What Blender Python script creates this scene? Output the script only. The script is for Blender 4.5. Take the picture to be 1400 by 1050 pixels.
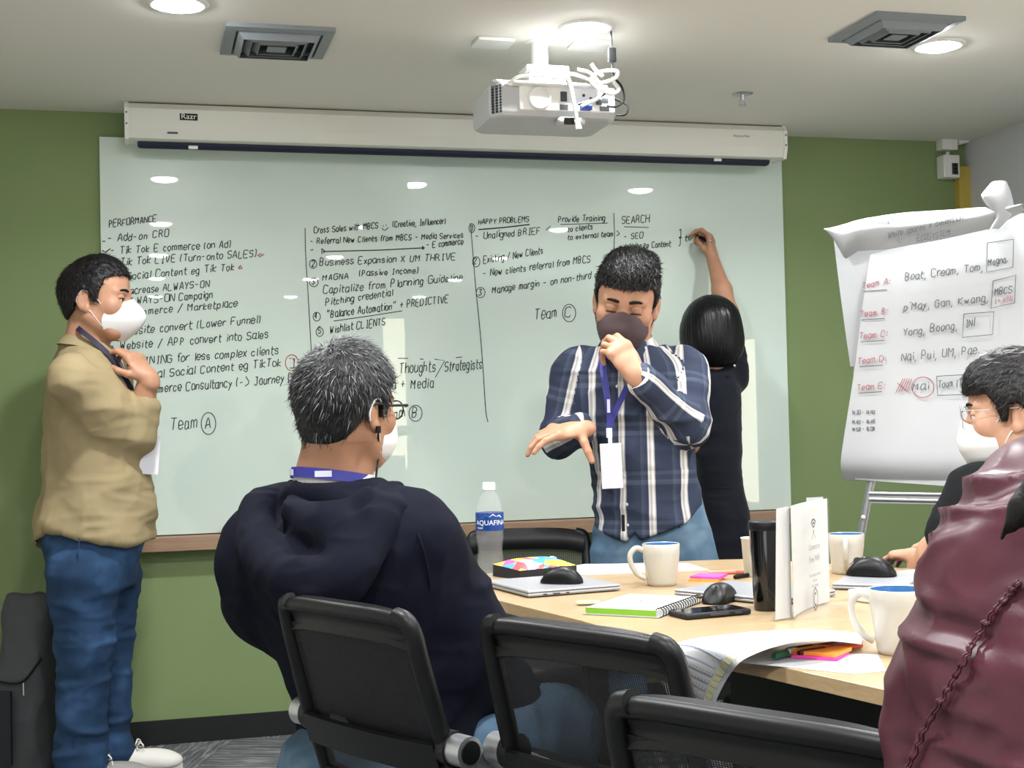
import bpy, bmesh, math, random
import numpy as np
from mathutils import Vector, Matrix, noise as mnoise

for _o in list(bpy.data.objects):
    bpy.data.objects.remove(_o)
SC = bpy.context.scene
COL = SC.collection
PI = math.pi

# ------------------------------------------------------------------ camera
FPX, YAW, PITCH, ROLL, CH = 1874.65, 15.016, 1.538, -1.2975, 1.15
_y, _p, _r = [math.radians(v) for v in (YAW, PITCH, ROLL)]
FW = np.array([math.sin(_y) * math.cos(_p), math.cos(_y) * math.cos(_p), math.sin(_p)])
_r0 = np.array([math.cos(_y), -math.sin(_y), 0.0])
_u0 = np.cross(_r0, FW)
RT = _r0 * math.cos(_r) + _u0 * math.sin(_r)
UP = _u0 * math.cos(_r) - _r0 * math.sin(_r)
EYE = np.array([0.0, 0.0, CH])
cam_data = bpy.data.cameras.new('camera')
cam_data.sensor_width = 36.0
cam_data.lens = FPX * 36.0 / 1400.0
cam_data.clip_start = 0.05
cam = bpy.data.objects.new('camera', cam_data)
COL.objects.link(cam)
_m = Matrix.Identity(4)
for i in range(3):
    _m[i][0], _m[i][1], _m[i][2], _m[i][3] = RT[i], UP[i], -FW[i], EYE[i]
cam.matrix_world = _m
SC.camera = cam

# ------------------------------------------------------------------ view and world
SC.view_settings.view_transform = 'Standard'
SC.view_settings.look = 'None'
SC.view_settings.exposure = 0.28
SC.view_settings.gamma = 1.0
SC.view_settings.use_curve_mapping = False
SC.cycles.max_bounces = 10
SC.cycles.diffuse_bounces = 6
SC.cycles.glossy_bounces = 4
SC.cycles.transmission_bounces = 8
SC.cycles.transparent_max_bounces = 16
SC.cycles.sample_clamp_indirect = 4.0
SC.cycles.caustics_reflective = False
SC.cycles.caustics_refractive = False
SC.cycles.use_denoising = True
world = bpy.data.worlds.new('world')
SC.world = world
world.use_nodes = True
world.node_tree.nodes['Background'].inputs[0].default_value = (0.8, 0.9, 1.0, 1)
world.node_tree.nodes['Background'].inputs[1].default_value = 0.3

LAMP = 195.0         # radiance of the downlight diffusers
LAMP_W = 12.5        # watts of each downlight's beam
LAMP_SPREAD = 150.0  # its beam angle
WINDOW_GLOW = 7.0    # daylight on the two window blinds

# ------------------------------------------------------------------ room sizes (metres)
D_WALL = 5.20        # green wall, y
H_CEIL = 2.312
X_RIGHT = 3.45
X_LEFT = -1.30
Y_FRONT = -3.20


def ray(px, py):
    return FW + RT * (px - 700.0) / FPX - UP * (py - 525.0) / FPX


def at(px, py, d):
    """the place at depth d (metres along the view axis) that the photo shows at px, py"""
    return EYE + ray(px, py) * d


def on(px, py, axis, val):
    r = ray(px, py)
    return EYE + r * ((val - EYE[axis]) / r[axis])


def on_plane(px, py, o, n):
    r = ray(px, py)
    return EYE + r * (np.dot(np.asarray(o) - EYE, n) / np.dot(r, n))


CR = np.array([math.cos(_y), -math.sin(_y), 0.0])   # level, to the right of the view
CF = np.array([math.sin(_y), math.cos(_y), 0.0])    # level, along the view
ZU = np.array([0.0, 0.0, 1.0])


def unit(v):
    v = np.asarray(v, float)
    return v / max(np.linalg.norm(v), 1e-9)


def frame(phi):
    """forward and right of somebody who faces phi degrees clockwise of the view direction"""
    a = math.radians(phi)
    return CF * math.cos(a) + CR * math.sin(a), CR * math.cos(a) - CF * math.sin(a)


# ------------------------------------------------------------------ materials
def lin(c):
    if isinstance(c, str):
        c = c.lstrip('#')
        c = [int(c[i:i + 2], 16) / 255.0 for i in (0, 2, 4)]
    return [x / 12.92 if x <= 0.04045 else ((x + 0.055) / 1.055) ** 2.4 for x in c[:3]]


class NT:
    def __init__(self, name):
        self.m = bpy.data.materials.new(name)
        self.m.use_nodes = True
        self.t = self.m.node_tree
        self.b = self.t.nodes['Principled BSDF']
        self.out = self.t.nodes['Material Output']

    def n(self, typ, **kw):
        nd = self.t.nodes.new(typ)
        for k, v in kw.items():
            if k.startswith('i_'):
                nd.inputs[k[2:].replace('_', ' ')].default_value = v
            elif k.startswith('n_'):
                nd.inputs[int(k[2:])].default_value = v
            else:
                setattr(nd, k, v)
        return nd

    def l(self, a, b):
        self.t.links.new(a, b)

    def ramp(self, fac, stops):
        r = self.n('ShaderNodeValToRGB')
        e = r.color_ramp.elements
        while len(e) < len(stops):
            e.new(0.5)
        for el, (p, c) in zip(e, stops):
            el.position = p
            el.color = (*lin(c), 1) if not isinstance(c, (int, float)) else (c, c, c, 1)
        self.l(fac, r.inputs[0])
        return r.outputs[0]

    def bump(self, h, strength, dist=0.01):
        b = self.n('ShaderNodeBump')
        b.inputs['Strength'].default_value = strength
        b.inputs['Distance'].default_value = dist
        self.l(h, b.inputs['Height'])
        self.l(b.outputs[0], self.b.inputs['Normal'])


MATS = {}


def mat(name, col, rough=0.6, metal=0.0, spec=0.5, var=0.06, vscale=12.0, bump=0.0, bscale=200.0, bdist=0.002,
        trans=0.0, ior=1.45, alpha=1.0, coat=0.0, sheen=0.0, emit=0.0, sss=0.0, stretch=None):
    """a plain procedural surface: base colour mottled by noise, optional fine relief"""
    if name in MATS:
        return MATS[name]
    g = NT(name)
    tc = g.n('ShaderNodeTexCoord')
    src = tc.outputs['Object']
    if stretch:
        mp = g.n('ShaderNodeMapping')
        mp.inputs['Scale'].default_value = stretch
        g.l(src, mp.inputs[0])
        src = mp.outputs[0]
    nz = g.n('ShaderNodeTexNoise', i_Scale=vscale, i_Detail=4.0)
    g.l(src, nz.inputs['Vector'])
    c = lin(col)
    lo = [max(0, x * (1 - var)) for x in c]
    hi = [min(1, x * (1 + var)) for x in c]
    mx = g.n('ShaderNodeMix', data_type='RGBA')
    mx.inputs[6].default_value = (*lo, 1)
    mx.inputs[7].default_value = (*hi, 1)
    g.l(nz.outputs[0], mx.inputs[0])
    g.l(mx.outputs[2], g.b.inputs['Base Color'])
    B = g.b.inputs
    B['Roughness'].default_value = rough
    B['Metallic'].default_value = metal
    B['Specular IOR Level'].default_value = spec
    B['IOR'].default_value = ior
    B['Transmission Weight'].default_value = trans
    B['Alpha'].default_value = alpha
    B['Coat Weight'].default_value = coat
    B['Sheen Weight'].default_value = sheen
    if sss:
        B['Subsurface Weight'].default_value = sss
        B['Subsurface Radius'].default_value = (0.010, 0.004, 0.002)
        B['Subsurface Scale'].default_value = 1.0
    if emit:
        g.l(mx.outputs[2], B['Emission Color'])
        B['Emission Strength'].default_value = emit
    if bump:
        n2 = g.n('ShaderNodeTexNoise', i_Scale=bscale, i_Detail=3.0)
        g.l(src, n2.inputs['Vector'])
        g.bump(n2.outputs[0], bump, bdist)
    MATS[name] = g.m
    return g.m


# ------------------------------------------------------------------ objects
def link(o, parent=None):
    COL.objects.link(o)
    if parent is not None:
        o.parent = parent
        o.matrix_parent_inverse = parent.matrix_world.inverted()
    return o


def tag(o, label=None, cat=None, group=None, kind=None):
    if label:
        o['label'] = label
    if cat:
        o['category'] = cat
    if group:
        o['group'] = group
    if kind:
        o['kind'] = kind
    return o


def wmat(o):
    m = o.matrix_basis.copy()
    while o.parent is not None:
        o = o.parent
        m = o.matrix_basis @ m
    return m


def thing(name, label, cat, loc=(0, 0, 0), rz=0.0, group=None):
    o = bpy.data.objects.new(name, None)
    o.empty_display_size = 0.05
    o.location = loc
    o.rotation_euler = (0, 0, rz)
    COL.objects.link(o)
    bpy.context.view_layer.update()
    return tag(o, label, cat, group)


def np_mesh(name, V, F, smooth=True, attrs=None):
    """mesh from numpy: V (n,3), F (m,4) or list of polygons"""
    me = bpy.data.meshes.new(name)
    V = np.asarray(V, np.float32)
    if isinstance(F, np.ndarray):
        m, k = F.shape
        me.vertices.add(len(V))
        me.vertices.foreach_set('co', V.ravel())
        me.loops.add(m * k)
        me.loops.foreach_set('vertex_index', F.astype(np.int32).ravel())
        me.polygons.add(m)
        me.polygons.foreach_set('loop_start', np.arange(0, m * k, k, dtype=np.int32))
        me.update(calc_edges=True)
    else:
        me.from_pydata([tuple(map(float, v)) for v in V], [], [tuple(int(i) for i in f) for f in F])
    me.validate()
    if smooth:
        me.polygons.foreach_set('use_smooth', np.ones(len(me.polygons), bool))
    if attrs:
        for an, av in attrs.items():
            a = me.attributes.new(an, 'FLOAT_VECTOR', 'POINT')
            a.data.foreach_set('vector', np.asarray(av, np.float32).ravel())
    return me


class MB:
    """collects shapes; build() links them as one mesh. Points are world points (or the parent's space when local=True)"""

    def __init__(self):
        self.V = []
        self.F = []
        self.S = []

    def add(self, V, F, smooth=False):
        n = len(self.V)
        self.V.extend([tuple(map(float, v)) for v in V])
        for f in F:
            self.F.append(tuple(int(i) + n for i in f))
            self.S.append(smooth)
        return self

    def box(self, c, size, R=None, bev=0.0, seg=2):
        bm = bmesh.new()
        bmesh.ops.create_cube(bm, size=1.0)
        for v in bm.verts:
            v.co = Vector((v.co.x * size[0], v.co.y * size[1], v.co.z * size[2]))
        if bev:
            self.bevelled = True
            bmesh.ops.bevel(bm, geom=list(bm.edges), offset=min(bev, min(size) * 0.49), segments=seg, profile=0.5, affect='EDGES')
        return self._bm(bm, c, R, bev > 0)

    def _bm(self, bm, c=(0, 0, 0), R=None, smooth=True):
        bm.verts.index_update()
        R = np.eye(3) if R is None else np.asarray(R)
        V = [R @ np.array(v.co) + np.asarray(c) for v in bm.verts]
        F = [[v.index for v in f.verts] for f in bm.faces]
        bm.free()
        return self.add(V, F, smooth)

    def cyl(self, a, b, r, r2=None, n=20, caps=True, smooth=True):
        a, b = np.asarray(a, float), np.asarray(b, float)
        r2 = r if r2 is None else r2
        d = unit(b - a)
        x = unit(np.cross(d, [0, 0, 1]) if abs(d[2]) < 0.9 else np.cross(d, [1, 0, 0]))
        y = np.cross(d, x)
        V = []
        for c, rr in ((a, r), (b, r2)):
            for i in range(n):
                t = 2 * PI * i / n
                V.append(c + (x * math.cos(t) + y * math.sin(t)) * rr)
        self.add(V, [(i, (i + 1) % n, n + (i + 1) % n, n + i) for i in range(n)], smooth)
        if caps:
            self.add(V[:n], [tuple(reversed(range(n)))])
            self.add(V[n:], [tuple(range(n))])
        return self

    def lathe(self, c, prof, n=32, axis=(0, 0, 1), close=False):
        c = np.asarray(c, float)
        d = unit(axis)
        x = unit(np.cross(d, [0, 0, 1]) if abs(d[2]) < 0.9 else np.array([1.0, 0, 0]))
        y = np.cross(d, x)
        V, F = [], []
        for (r, z) in prof:
            for i in range(n):
                t = 2 * PI * i / n
                V.append(c + d * z + (x * math.cos(t) + y * math.sin(t)) * r)
        m = len(prof)
        for j in range(m - 1):
            for i in range(n):
                F.append((j * n + i, j * n + (i + 1) % n, (j + 1) * n + (i + 1) % n, (j + 1) * n + i))
        return self.add(V, F, True)

    def tube(self, pts, r, n=10, closed=False, caps=True, flat=None):
        """round tube along points; r number or list; flat=(vector, factor) squashes across the vector"""
        P = [np.asarray(p, float) for p in pts]
        m = len(P)
        rs = [r] * m if not hasattr(r, '__len__') else list(r)
        V, F = [], []
        prev = None
        for i in range(m):
            if closed:
                t = unit(P[(i + 1) % m] - P[i - 1])
            else:
                t = unit(P[min(i + 1, m - 1)] - P[max(i - 1, 0)])
            if prev is None:
                x = unit(np.cross(t, [0, 0, 1]) if abs(t[2]) < 0.9 else np.cross(t, [1, 0, 0]))
            else:
                x = unit(prev - t * np.dot(prev, t))
            prev = x
            y = np.cross(t, x)
            for k in range(n):
                a = 2 * PI * k / n
                o = (x * math.cos(a) + y * math.sin(a)) * rs[i]
                if flat is not None:
                    fv = unit(flat[0])
                    o = o - fv * np.dot(o, fv) * (1 - flat[1])
                V.append(P[i] + o)
        for i in range(m if closed else m - 1):
            j = (i + 1) % m
            for k in range(n):
                F.append((i * n + k, i * n + (k + 1) % n, j * n + (k + 1) % n, j * n + k))
        if caps and not closed:
            F.append(tuple(reversed(range(n))))
            F.append(tuple((m - 1) * n + k for k in range(n)))
        return self.add(V, F, True)

    def sphere(self, c, r, n=16, R=None):
        bm = bmesh.new()
        bmesh.ops.create_uvsphere(bm, u_segments=n, v_segments=max(6, n // 2), radius=1.0)
        rr = (r, r, r) if not hasattr(r, '__len__') else r
        for v in bm.verts:
            v.co = Vector((v.co.x * rr[0], v.co.y * rr[1], v.co.z * rr[2]))
        return self._bm(bm, c, R, True)

    def sheet(self, G, thick=0.0, smooth=True):
        """grid of points G (rows, cols, 3), optionally a slab of the given thickness"""
        G = np.asarray(G, float)
        r, c, _ = G.shape
        F = [(i * c + j, i * c + j + 1, (i + 1) * c + j + 1, (i + 1) * c + j) for i in range(r - 1) for j in range(c - 1)]
        if not thick:
            return self.add(G.reshape(-1, 3), F, smooth)
        du = np.gradient(G, axis=1)
        dv = np.gradient(G, axis=0)
        N = np.cross(du, dv)
        N /= np.maximum(np.linalg.norm(N, axis=2, keepdims=True), 1e-9)
        A = (G + N * thick / 2).reshape(-1, 3)
        B = (G - N * thick / 2).reshape(-1, 3)
        n = r * c
        FF = list(F) + [tuple(n + i for i in reversed(f)) for f in F]
        edge = [i for i in range(c)] + [i * c + c - 1 for i in range(1, r)] + [(r - 1) * c + j for j in range(c - 2, -1, -1)] + [i * c for i in range(r - 2, 0, -1)]
        for a, b in zip(edge, edge[1:] + edge[:1]):
            FF.append((b, a, n + a, n + b))
        return self.add(np.vstack([A, B]), FF, smooth)

    def prism(self, pts2, z0, z1, O=(0, 0, 0), X=(1, 0, 0), Y=(0, 1, 0), Z=(0, 0, 1), bev=0.0):
        O, X, Y, Z = [np.asarray(v, float) for v in (O, X, Y, Z)]
        n = len(pts2)
        if bev:
            cx = np.mean(np.asarray(pts2), axis=0)
            rings = []
            P2 = np.asarray(pts2, float)
            nx = np.roll(P2, -1, axis=0) - np.roll(P2, 1, axis=0)
            nn = np.stack([nx[:, 1], -nx[:, 0]], 1)
            nn /= np.linalg.norm(nn, axis=1, keepdims=True)
            if np.sum((P2 - cx) * nn) < 0:
                nn = -nn
            rings = [(P2 - nn * bev, z0), (P2 - nn * bev * 0.3, z0 + bev * 0.3), (P2, z0 + bev), (P2, z1 - bev), (P2 - nn * bev * 0.3, z1 - bev * 0.3), (P2 - nn * bev, z1)]
        else:
            rings = [(np.asarray(pts2, float), z0), (np.asarray(pts2, float), z1)]
        V, F = [], []
        for (Q, z) in rings:
            for q in Q:
                V.append(O + X * q[0] + Y * q[1] + Z * z)
        for j in range(len(rings) - 1):
            for i in range(n):
                F.append((j * n + i, j * n + (i + 1) % n, (j + 1) * n + (i + 1) % n, (j + 1) * n + i))
        F.append(tuple(reversed(range(n))))
        F.append(tuple((len(rings) - 1) * n + i for i in range(n)))
        return self.add(V, F, False)

    def build(self, name, m, parent=None, label=None):
        me = bpy.data.meshes.new(name)
        V = self.V
        if parent is not None:
            inv = np.array(wmat(parent).inverted())
            A = np.asarray(V, float)
            V = (A @ inv[:3, :3].T + inv[:3, 3]).tolist()
        me.from_pydata([tuple(v) for v in V], [], self.F)
        me.polygons.foreach_set('use_smooth', self.S)
        me.update()
        bm = bmesh.new()
        bm.from_mesh(me)
        bmesh.ops.recalc_face_normals(bm, faces=bm.faces)
        bm.to_mesh(me)
        bm.free()
        if any(self.S) and not all(self.S):
            me.set_sharp_from_angle(angle=math.radians(40))
        elif any(self.S):
            me.set_sharp_from_angle(angle=math.radians(60))
        self_bev = getattr(self, 'bevelled', False)
        ms = m if isinstance(m, (list, tuple)) else [m]
        for x in ms:
            me.materials.append(x)
        o = bpy.data.objects.new(name, me)
        COL.objects.link(o)
        if self_bev:
            wn = o.modifiers.new('weighted_normals', 'WEIGHTED_NORMAL')
            wn.keep_sharp = True
        if parent is not None:
            o.parent = parent
        if label:
            o['label'] = label
        return o


def part_np(name, V, F, m, parent=None, attrs=None, label=None):
    V = np.asarray(V, float)
    if parent is not None:
        inv = np.array(wmat(parent).inverted())
        V = V @ inv[:3, :3].T + inv[:3, 3]
    me = np_mesh(name, V, F, True, attrs)
    me.materials.append(m)
    o = bpy.data.objects.new(name, me)
    COL.objects.link(o)
    if parent is not None:
        o.parent = parent
    if label:
        o['label'] = label
    return o


def copy_tree(o, parent=None):
    c = o.copy()
    COL.objects.link(c)
    if parent is not None:
        c.parent = parent
    for ch in list(o.children):
        copy_tree(ch, c)
    return c


def smooth_path(pts, n=8, closed=False):
    """Catmull-Rom through the points"""
    P = [np.asarray(p, float) for p in pts]
    m = len(P)
    out = []
    rng = range(m if closed else m - 1)
    for i in rng:
        p0 = P[i - 1] if (i > 0 or closed) else P[0] * 2 - P[1]
        p1 = P[i]
        p2 = P[(i + 1) % m]
        p3 = P[(i + 2) % m] if (i + 2 < m or closed) else P[-1] * 2 - P[-2]
        for k in range(n):
            t = k / n
            out.append(0.5 * ((2 * p1) + (-p0 + p2) * t + (2 * p0 - 5 * p1 + 4 * p2 - p3) * t * t + (-p0 + 3 * p1 - 3 * p2 + p3) * t ** 3))
    if not closed:
        out.append(P[-1])
    return out


def text_polys(txt, size, font_scale=1.0):
    """printed lettering as flat polygons in a local xy plane, centred on x"""
    cu = bpy.data.curves.new('lettering', 'FONT')
    cu.body = txt
    cu.size = size
    cu.align_x = 'CENTER'
    cu.align_y = 'CENTER'
    cu.resolution_u = 3
    ob = bpy.data.objects.new('lettering', cu)
    COL.objects.link(ob)
    dg = bpy.context.evaluated_depsgraph_get()
    me = bpy.data.meshes.new_from_object(ob.evaluated_get(dg))
    V = np.array([v.co[:] for v in me.vertices]) if len(me.vertices) else np.zeros((0, 3))
    F = [tuple(p.vertices) for p in me.polygons]
    bpy.data.objects.remove(ob)
    bpy.data.curves.remove(cu)
    bpy.data.meshes.remove(me)
    return V, F


def add_text(mb, txt, size, O, X, Y, lift=0.0006, sx=1.0):
    V, F = text_polys(txt, size)
    O, X, Y = [np.asarray(v, float) for v in (O, X, Y)]
    Z = np.cross(X, Y)
    mb.add([O + X * v[0] * sx + Y * v[1] + Z * lift for v in V], F)


# ------------------------------------------------------------------ single-stroke handwriting
GL = {
    'A': '022842 1434', 'B': '020828373625052534332202', 'C': '4738180703123243', 'D': '020828374644332202', 'E': '48080242 0535',
    'F': '480802 0535', 'G': '47381807031232434525', 'H': '0802 4842 0545', 'I': '1838 2822 1232', 'J': '3833221203 1848', 'K': '0802 480542',
    'L': '080242', 'M': '0208254842', 'N': '02084248', 'O': '180703123243473818', 'P': '02082837362505', 'Q': '180703123243473818 2442',
    'R': '02082837362505 2542', 'S': '473818070615354443321203', 'T': '0848 2822', 'U': '080312324348', 'V': '082248', 'W': '0812263248',
    'X': '0842 4802', 'Y': '082548 2522', 'Z': '08480242',
    'a': '36160503122233 36333242', 'b': '0802 05162635332212', 'c': '3526160503122233', 'd': '3832 3526160503122233', 'e': '04343526160503122233',
    'f': '38281712 0626', 'g': '3526160503122233 3631201001', 'h': '0802 05263532', 'i': '1612 1817', 'j': '26211001 2827', 'k': '0802 360432',
    'l': '1812', 'm': '0602 05162522 25364542', 'n': '0602 05263532', 'o': '160503122233352616', 'p': '0600 0516263533221203',
    'q': '3630 3526160503122233', 'r': '0602 04162636', 's': '35261605142433221203', 't': '18132232 0636', 'u': '0603122233 3632', 'v': '061236',
    'w': '0612253246', 'x': '0632 3602', 'y': '0623 3600', 'z': '06360232',
    '1': '172822', '2': '07183847460242', '3': '0848254443321203', '4': '32380444', '5': '480805354443321203', '0': '180703123243473818',
    '8': '28074422044728', '-': '0535', '.': '1213', ',': '1200', ':': '1516 1213', '(': '18070312', ')': '08171302', '/': '0149',
    '+': '2327 0545', "'": '1918', '"': '1917 3937', '>': '084402', '}': '1828251535252212', '^': '0648', '|': '2902',
}
GLW = {'i': 2.2, 'l': 2.0, 'j': 2.6, '.': 2.2, ',': 2.4, ':': 2.4, "'": 2.4, '(': 2.6, ')': 2.6, '1': 3.0, 't': 3.4, 'r': 3.4, 'f': 3.2, 'm': 5.2,
       'M': 5.4, 'W': 5.4, 'w': 5.2, ' ': 3.2, 'I': 4.2}
HW = random.Random(11)


def hand_strokes(txt, jitter=0.28, slant=0.10):
    """strokes of a handwritten line in font units; baseline 0, capitals 6 high"""
    out = []
    x = 0.0
    for ch in txt:
        g = GL.get(ch)
        w = GLW.get(ch, 3.9 if ch.islower() else 4.9)
        if g:
            dy = HW.uniform(-0.35, 0.35)
            sc = HW.uniform(0.9, 1.08)
            for st in g.split(' '):
                st = st.strip()
                if len(st) < 4 or len(st) % 2:
                    continue
                pts = []
                for i in range(0, len(st), 2):
                    a, b = int(st[i]), int(st[i + 1]) - 2
                    a += HW.uniform(-jitter, jitter)
                    b += HW.uniform(-jitter, jitter)
                    pts.append((x + a * 0.85 * sc + b * slant, b * sc + dy))
                out.append(pts)
        x += w
    return out, x


def ribbon(mb, pts, w, N):
    """flat pen line of width w along 3-D points lying in the plane of normal N"""
    P = [np.asarray(p, float) for p in pts]
    m = len(P)
    if m < 2:
        return
    V = []
    for i in range(m):
        t = unit(P[min(i + 1, m - 1)] - P[max(i - 1, 0)])
        s = unit(np.cross(N, t)) * w / 2
        V += [P[i] - s, P[i] + s]
    mb.add(V, [(2 * i, 2 * i + 2, 2 * i + 3, 2 * i + 1) for i in range(m - 1)])


class Writer:
    """writes pen lines on a plane: give it photo positions of a line's start and end"""

    def __init__(self, O, N, lift=0.0012):
        self.O, self.N, self.lift = np.asarray(O, float), unit(N), lift

    def p(self, px, py):
        return on_plane(px, py, self.O, self.N) + self.N * self.lift

    def text(self, mb, txt, x0, y0, x1, y1, h, w=0.0034):
        a, b = self.p(x0, y0), self.p(x1, y1)
        up = self.p(x0, y0 - h) - a
        st, W = hand_strokes(txt)
        for s in st:
            pts = [a + (b - a) * (q[0] / W) + up * (q[1] / 6.0) for q in s]
            if len(pts) > 2:
                pts = smooth_path(pts, 3)
            ribbon(mb, pts, w, self.N)

    def line(self, mb, pts, w=0.003, n=1):
        P = [self.p(*q) for q in pts]
        if n > 1:
            P = smooth_path(P, n)
        ribbon(mb, P, w, self.N)

    def ring(self, mb, cx, cy, rx, ry, w=0.003, turn=1.08):
        self.line(mb, [(cx + rx * math.cos(t), cy + ry * math.sin(t)) for t in [2 * PI * turn * i / 22 - 1.2 for i in range(23)]], w)
# ------------------------------------------------------------------ organic shapes: smooth unions meshed by surface nets
def _sq(x):
    return x * x


class Blob:
    def __init__(self):
        self.ops = []
        self.uv = []

    def _add(self, bb, fn, k, op, uv=None):
        self.ops.append((np.asarray(bb[0], float), np.asarray(bb[1], float), fn, k, op))
        if op == 'u':
            self.uv.append((fn, uv))
        return self

    def cap(self, a, b, ra, rb=None, k=0.02, op='u', flat=None, uv=None):
        """tapered capsule; flat=(axis, factor) squashes it along the axis"""
        a, b = np.asarray(a, float), np.asarray(b, float)
        rb = ra if rb is None else rb
        R = max(ra, rb)
        bb = (np.minimum(a, b) - R, np.maximum(a, b) + R)
        Mx = None
        if flat is not None:
            n = unit(flat[0])
            Mx = np.eye(3) + (1.0 / flat[1] - 1.0) * np.outer(n, n)
        A = a if Mx is None else Mx @ a
        Bv = (b if Mx is None else Mx @ b) - A
        L2 = max(float(Bv @ Bv), 1e-9)

        def fn(x, y, z):
            if Mx is not None:
                x, y, z = (Mx[0, 0] * x + Mx[0, 1] * y + Mx[0, 2] * z, Mx[1, 0] * x + Mx[1, 1] * y + Mx[1, 2] * z,
                           Mx[2, 0] * x + Mx[2, 1] * y + Mx[2, 2] * z)
            px, py, pz = x - A[0], y - A[1], z - A[2]
            h = np.clip((px * Bv[0] + py * Bv[1] + pz * Bv[2]) / L2, 0, 1)
            d = np.sqrt(_sq(px - h * Bv[0]) + _sq(py - h * Bv[1]) + _sq(pz - h * Bv[2]))
            return d - (ra + (rb - ra) * h)
        return self._add(bb, fn, k, op, uv)

    def chain(self, pts, rs, k=0.02, op='u', flat=None, uv=None):
        for i in range(len(pts) - 1):
            self.cap(pts[i], pts[i + 1], rs[i], rs[i + 1], k, op, flat, uv)
        return self

    def ell(self, c, r, R=None, k=0.02, op='u', uv=None):
        c = np.asarray(c, float)
        r = np.asarray(r if hasattr(r, '__len__') else (r, r, r), float)
        R = np.eye(3) if R is None else np.asarray(R)
        ext = np.sqrt(((R * r) ** 2).sum(1))

        def fn(x, y, z):
            px, py, pz = x - c[0], y - c[1], z - c[2]
            q = [(R[0, i] * px + R[1, i] * py + R[2, i] * pz) for i in range(3)]
            k0 = np.sqrt(_sq(q[0] / r[0]) + _sq(q[1] / r[1]) + _sq(q[2] / r[2]))
            k1 = np.sqrt(_sq(q[0] / r[0] ** 2) + _sq(q[1] / r[1] ** 2) + _sq(q[2] / r[2] ** 2))
            return k0 * (k0 - 1.0) / np.maximum(k1, 1e-6)
        return self._add((c - ext, c + ext), fn, k, op, uv)

    def box(self, c, half, rad, R=None, k=0.01, op='u'):
        c = np.asarray(c, float)
        hb = np.asarray(half, float) - rad
        R = np.eye(3) if R is None else np.asarray(R)
        ext = np.abs(R) @ np.asarray(half, float)

        def fn(x, y, z):
            px, py, pz = x - c[0], y - c[1], z - c[2]
            q = [np.abs(R[0, i] * px + R[1, i] * py + R[2, i] * pz) - hb[i] for i in range(3)]
            out = np.sqrt(_sq(np.maximum(q[0], 0)) + _sq(np.maximum(q[1], 0)) + _sq(np.maximum(q[2], 0)))
            return out + np.minimum(np.maximum(q[0], np.maximum(q[1], q[2])), 0) - rad
        return self._add((c - ext, c + ext), fn, k, op)

    def loft(self, O, rt, fw, rows, k=0.03, op='u', uv=None, p=2.0, up=ZU, endk=0.02):
        """stack of ellipses: rows of (h, centre right, centre forward, half width, half depth), h rising along up"""
        O, rt, fw, up = [np.asarray(v, float) for v in (O, rt, fw, up)]
        rows = sorted(rows)
        T = np.array(rows, float)
        hs = np.linspace(T[0, 0], T[-1, 0], 200)
        # smooth the table a little so that the outline has no kinks
        tab = [np.interp(hs, T[:, 0], T[:, i]) for i in range(1, 5)]
        ker = np.ones(9) / 9
        sm = []
        for t in tab:
            tp = np.concatenate([np.full(4, t[0]), t, np.full(4, t[-1])])
            sm.append(np.convolve(tp, ker, 'valid'))
        pts = []
        for h, cx, cy, w, d in rows:
            for sx in (-1, 1):
                for sy in (-1, 1):
                    pts.append(O + up * h + rt * (cx + sx * w) + fw * (cy + sy * d))
        pts = np.array(pts)
        h0, h1 = T[0, 0], T[-1, 0]

        def fn(x, y, z):
            px, py, pz = x - O[0], y - O[1], z - O[2]
            h = px * up[0] + py * up[1] + pz * up[2]
            a = px * rt[0] + py * rt[1] + pz * rt[2]
            b = px * fw[0] + py * fw[1] + pz * fw[2]
            cx, cy, w, d = [np.interp(h, hs, t) for t in sm]
            q = (np.abs((a - cx) / w) ** p + np.abs((b - cy) / d) ** p) ** (1.0 / p)
            dist = (q - 1.0) * np.minimum(w, d)
            return np.maximum(dist, np.maximum(h - h1, h0 - h))
        return self._add((pts.min(0), pts.max(0)), fn, k, op, uv)

    def cut(self, fn, k=0.0):
        """keep where fn(x,y,z) < 0"""
        self.ops.append((None, None, fn, k, 'i'))
        return self

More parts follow.
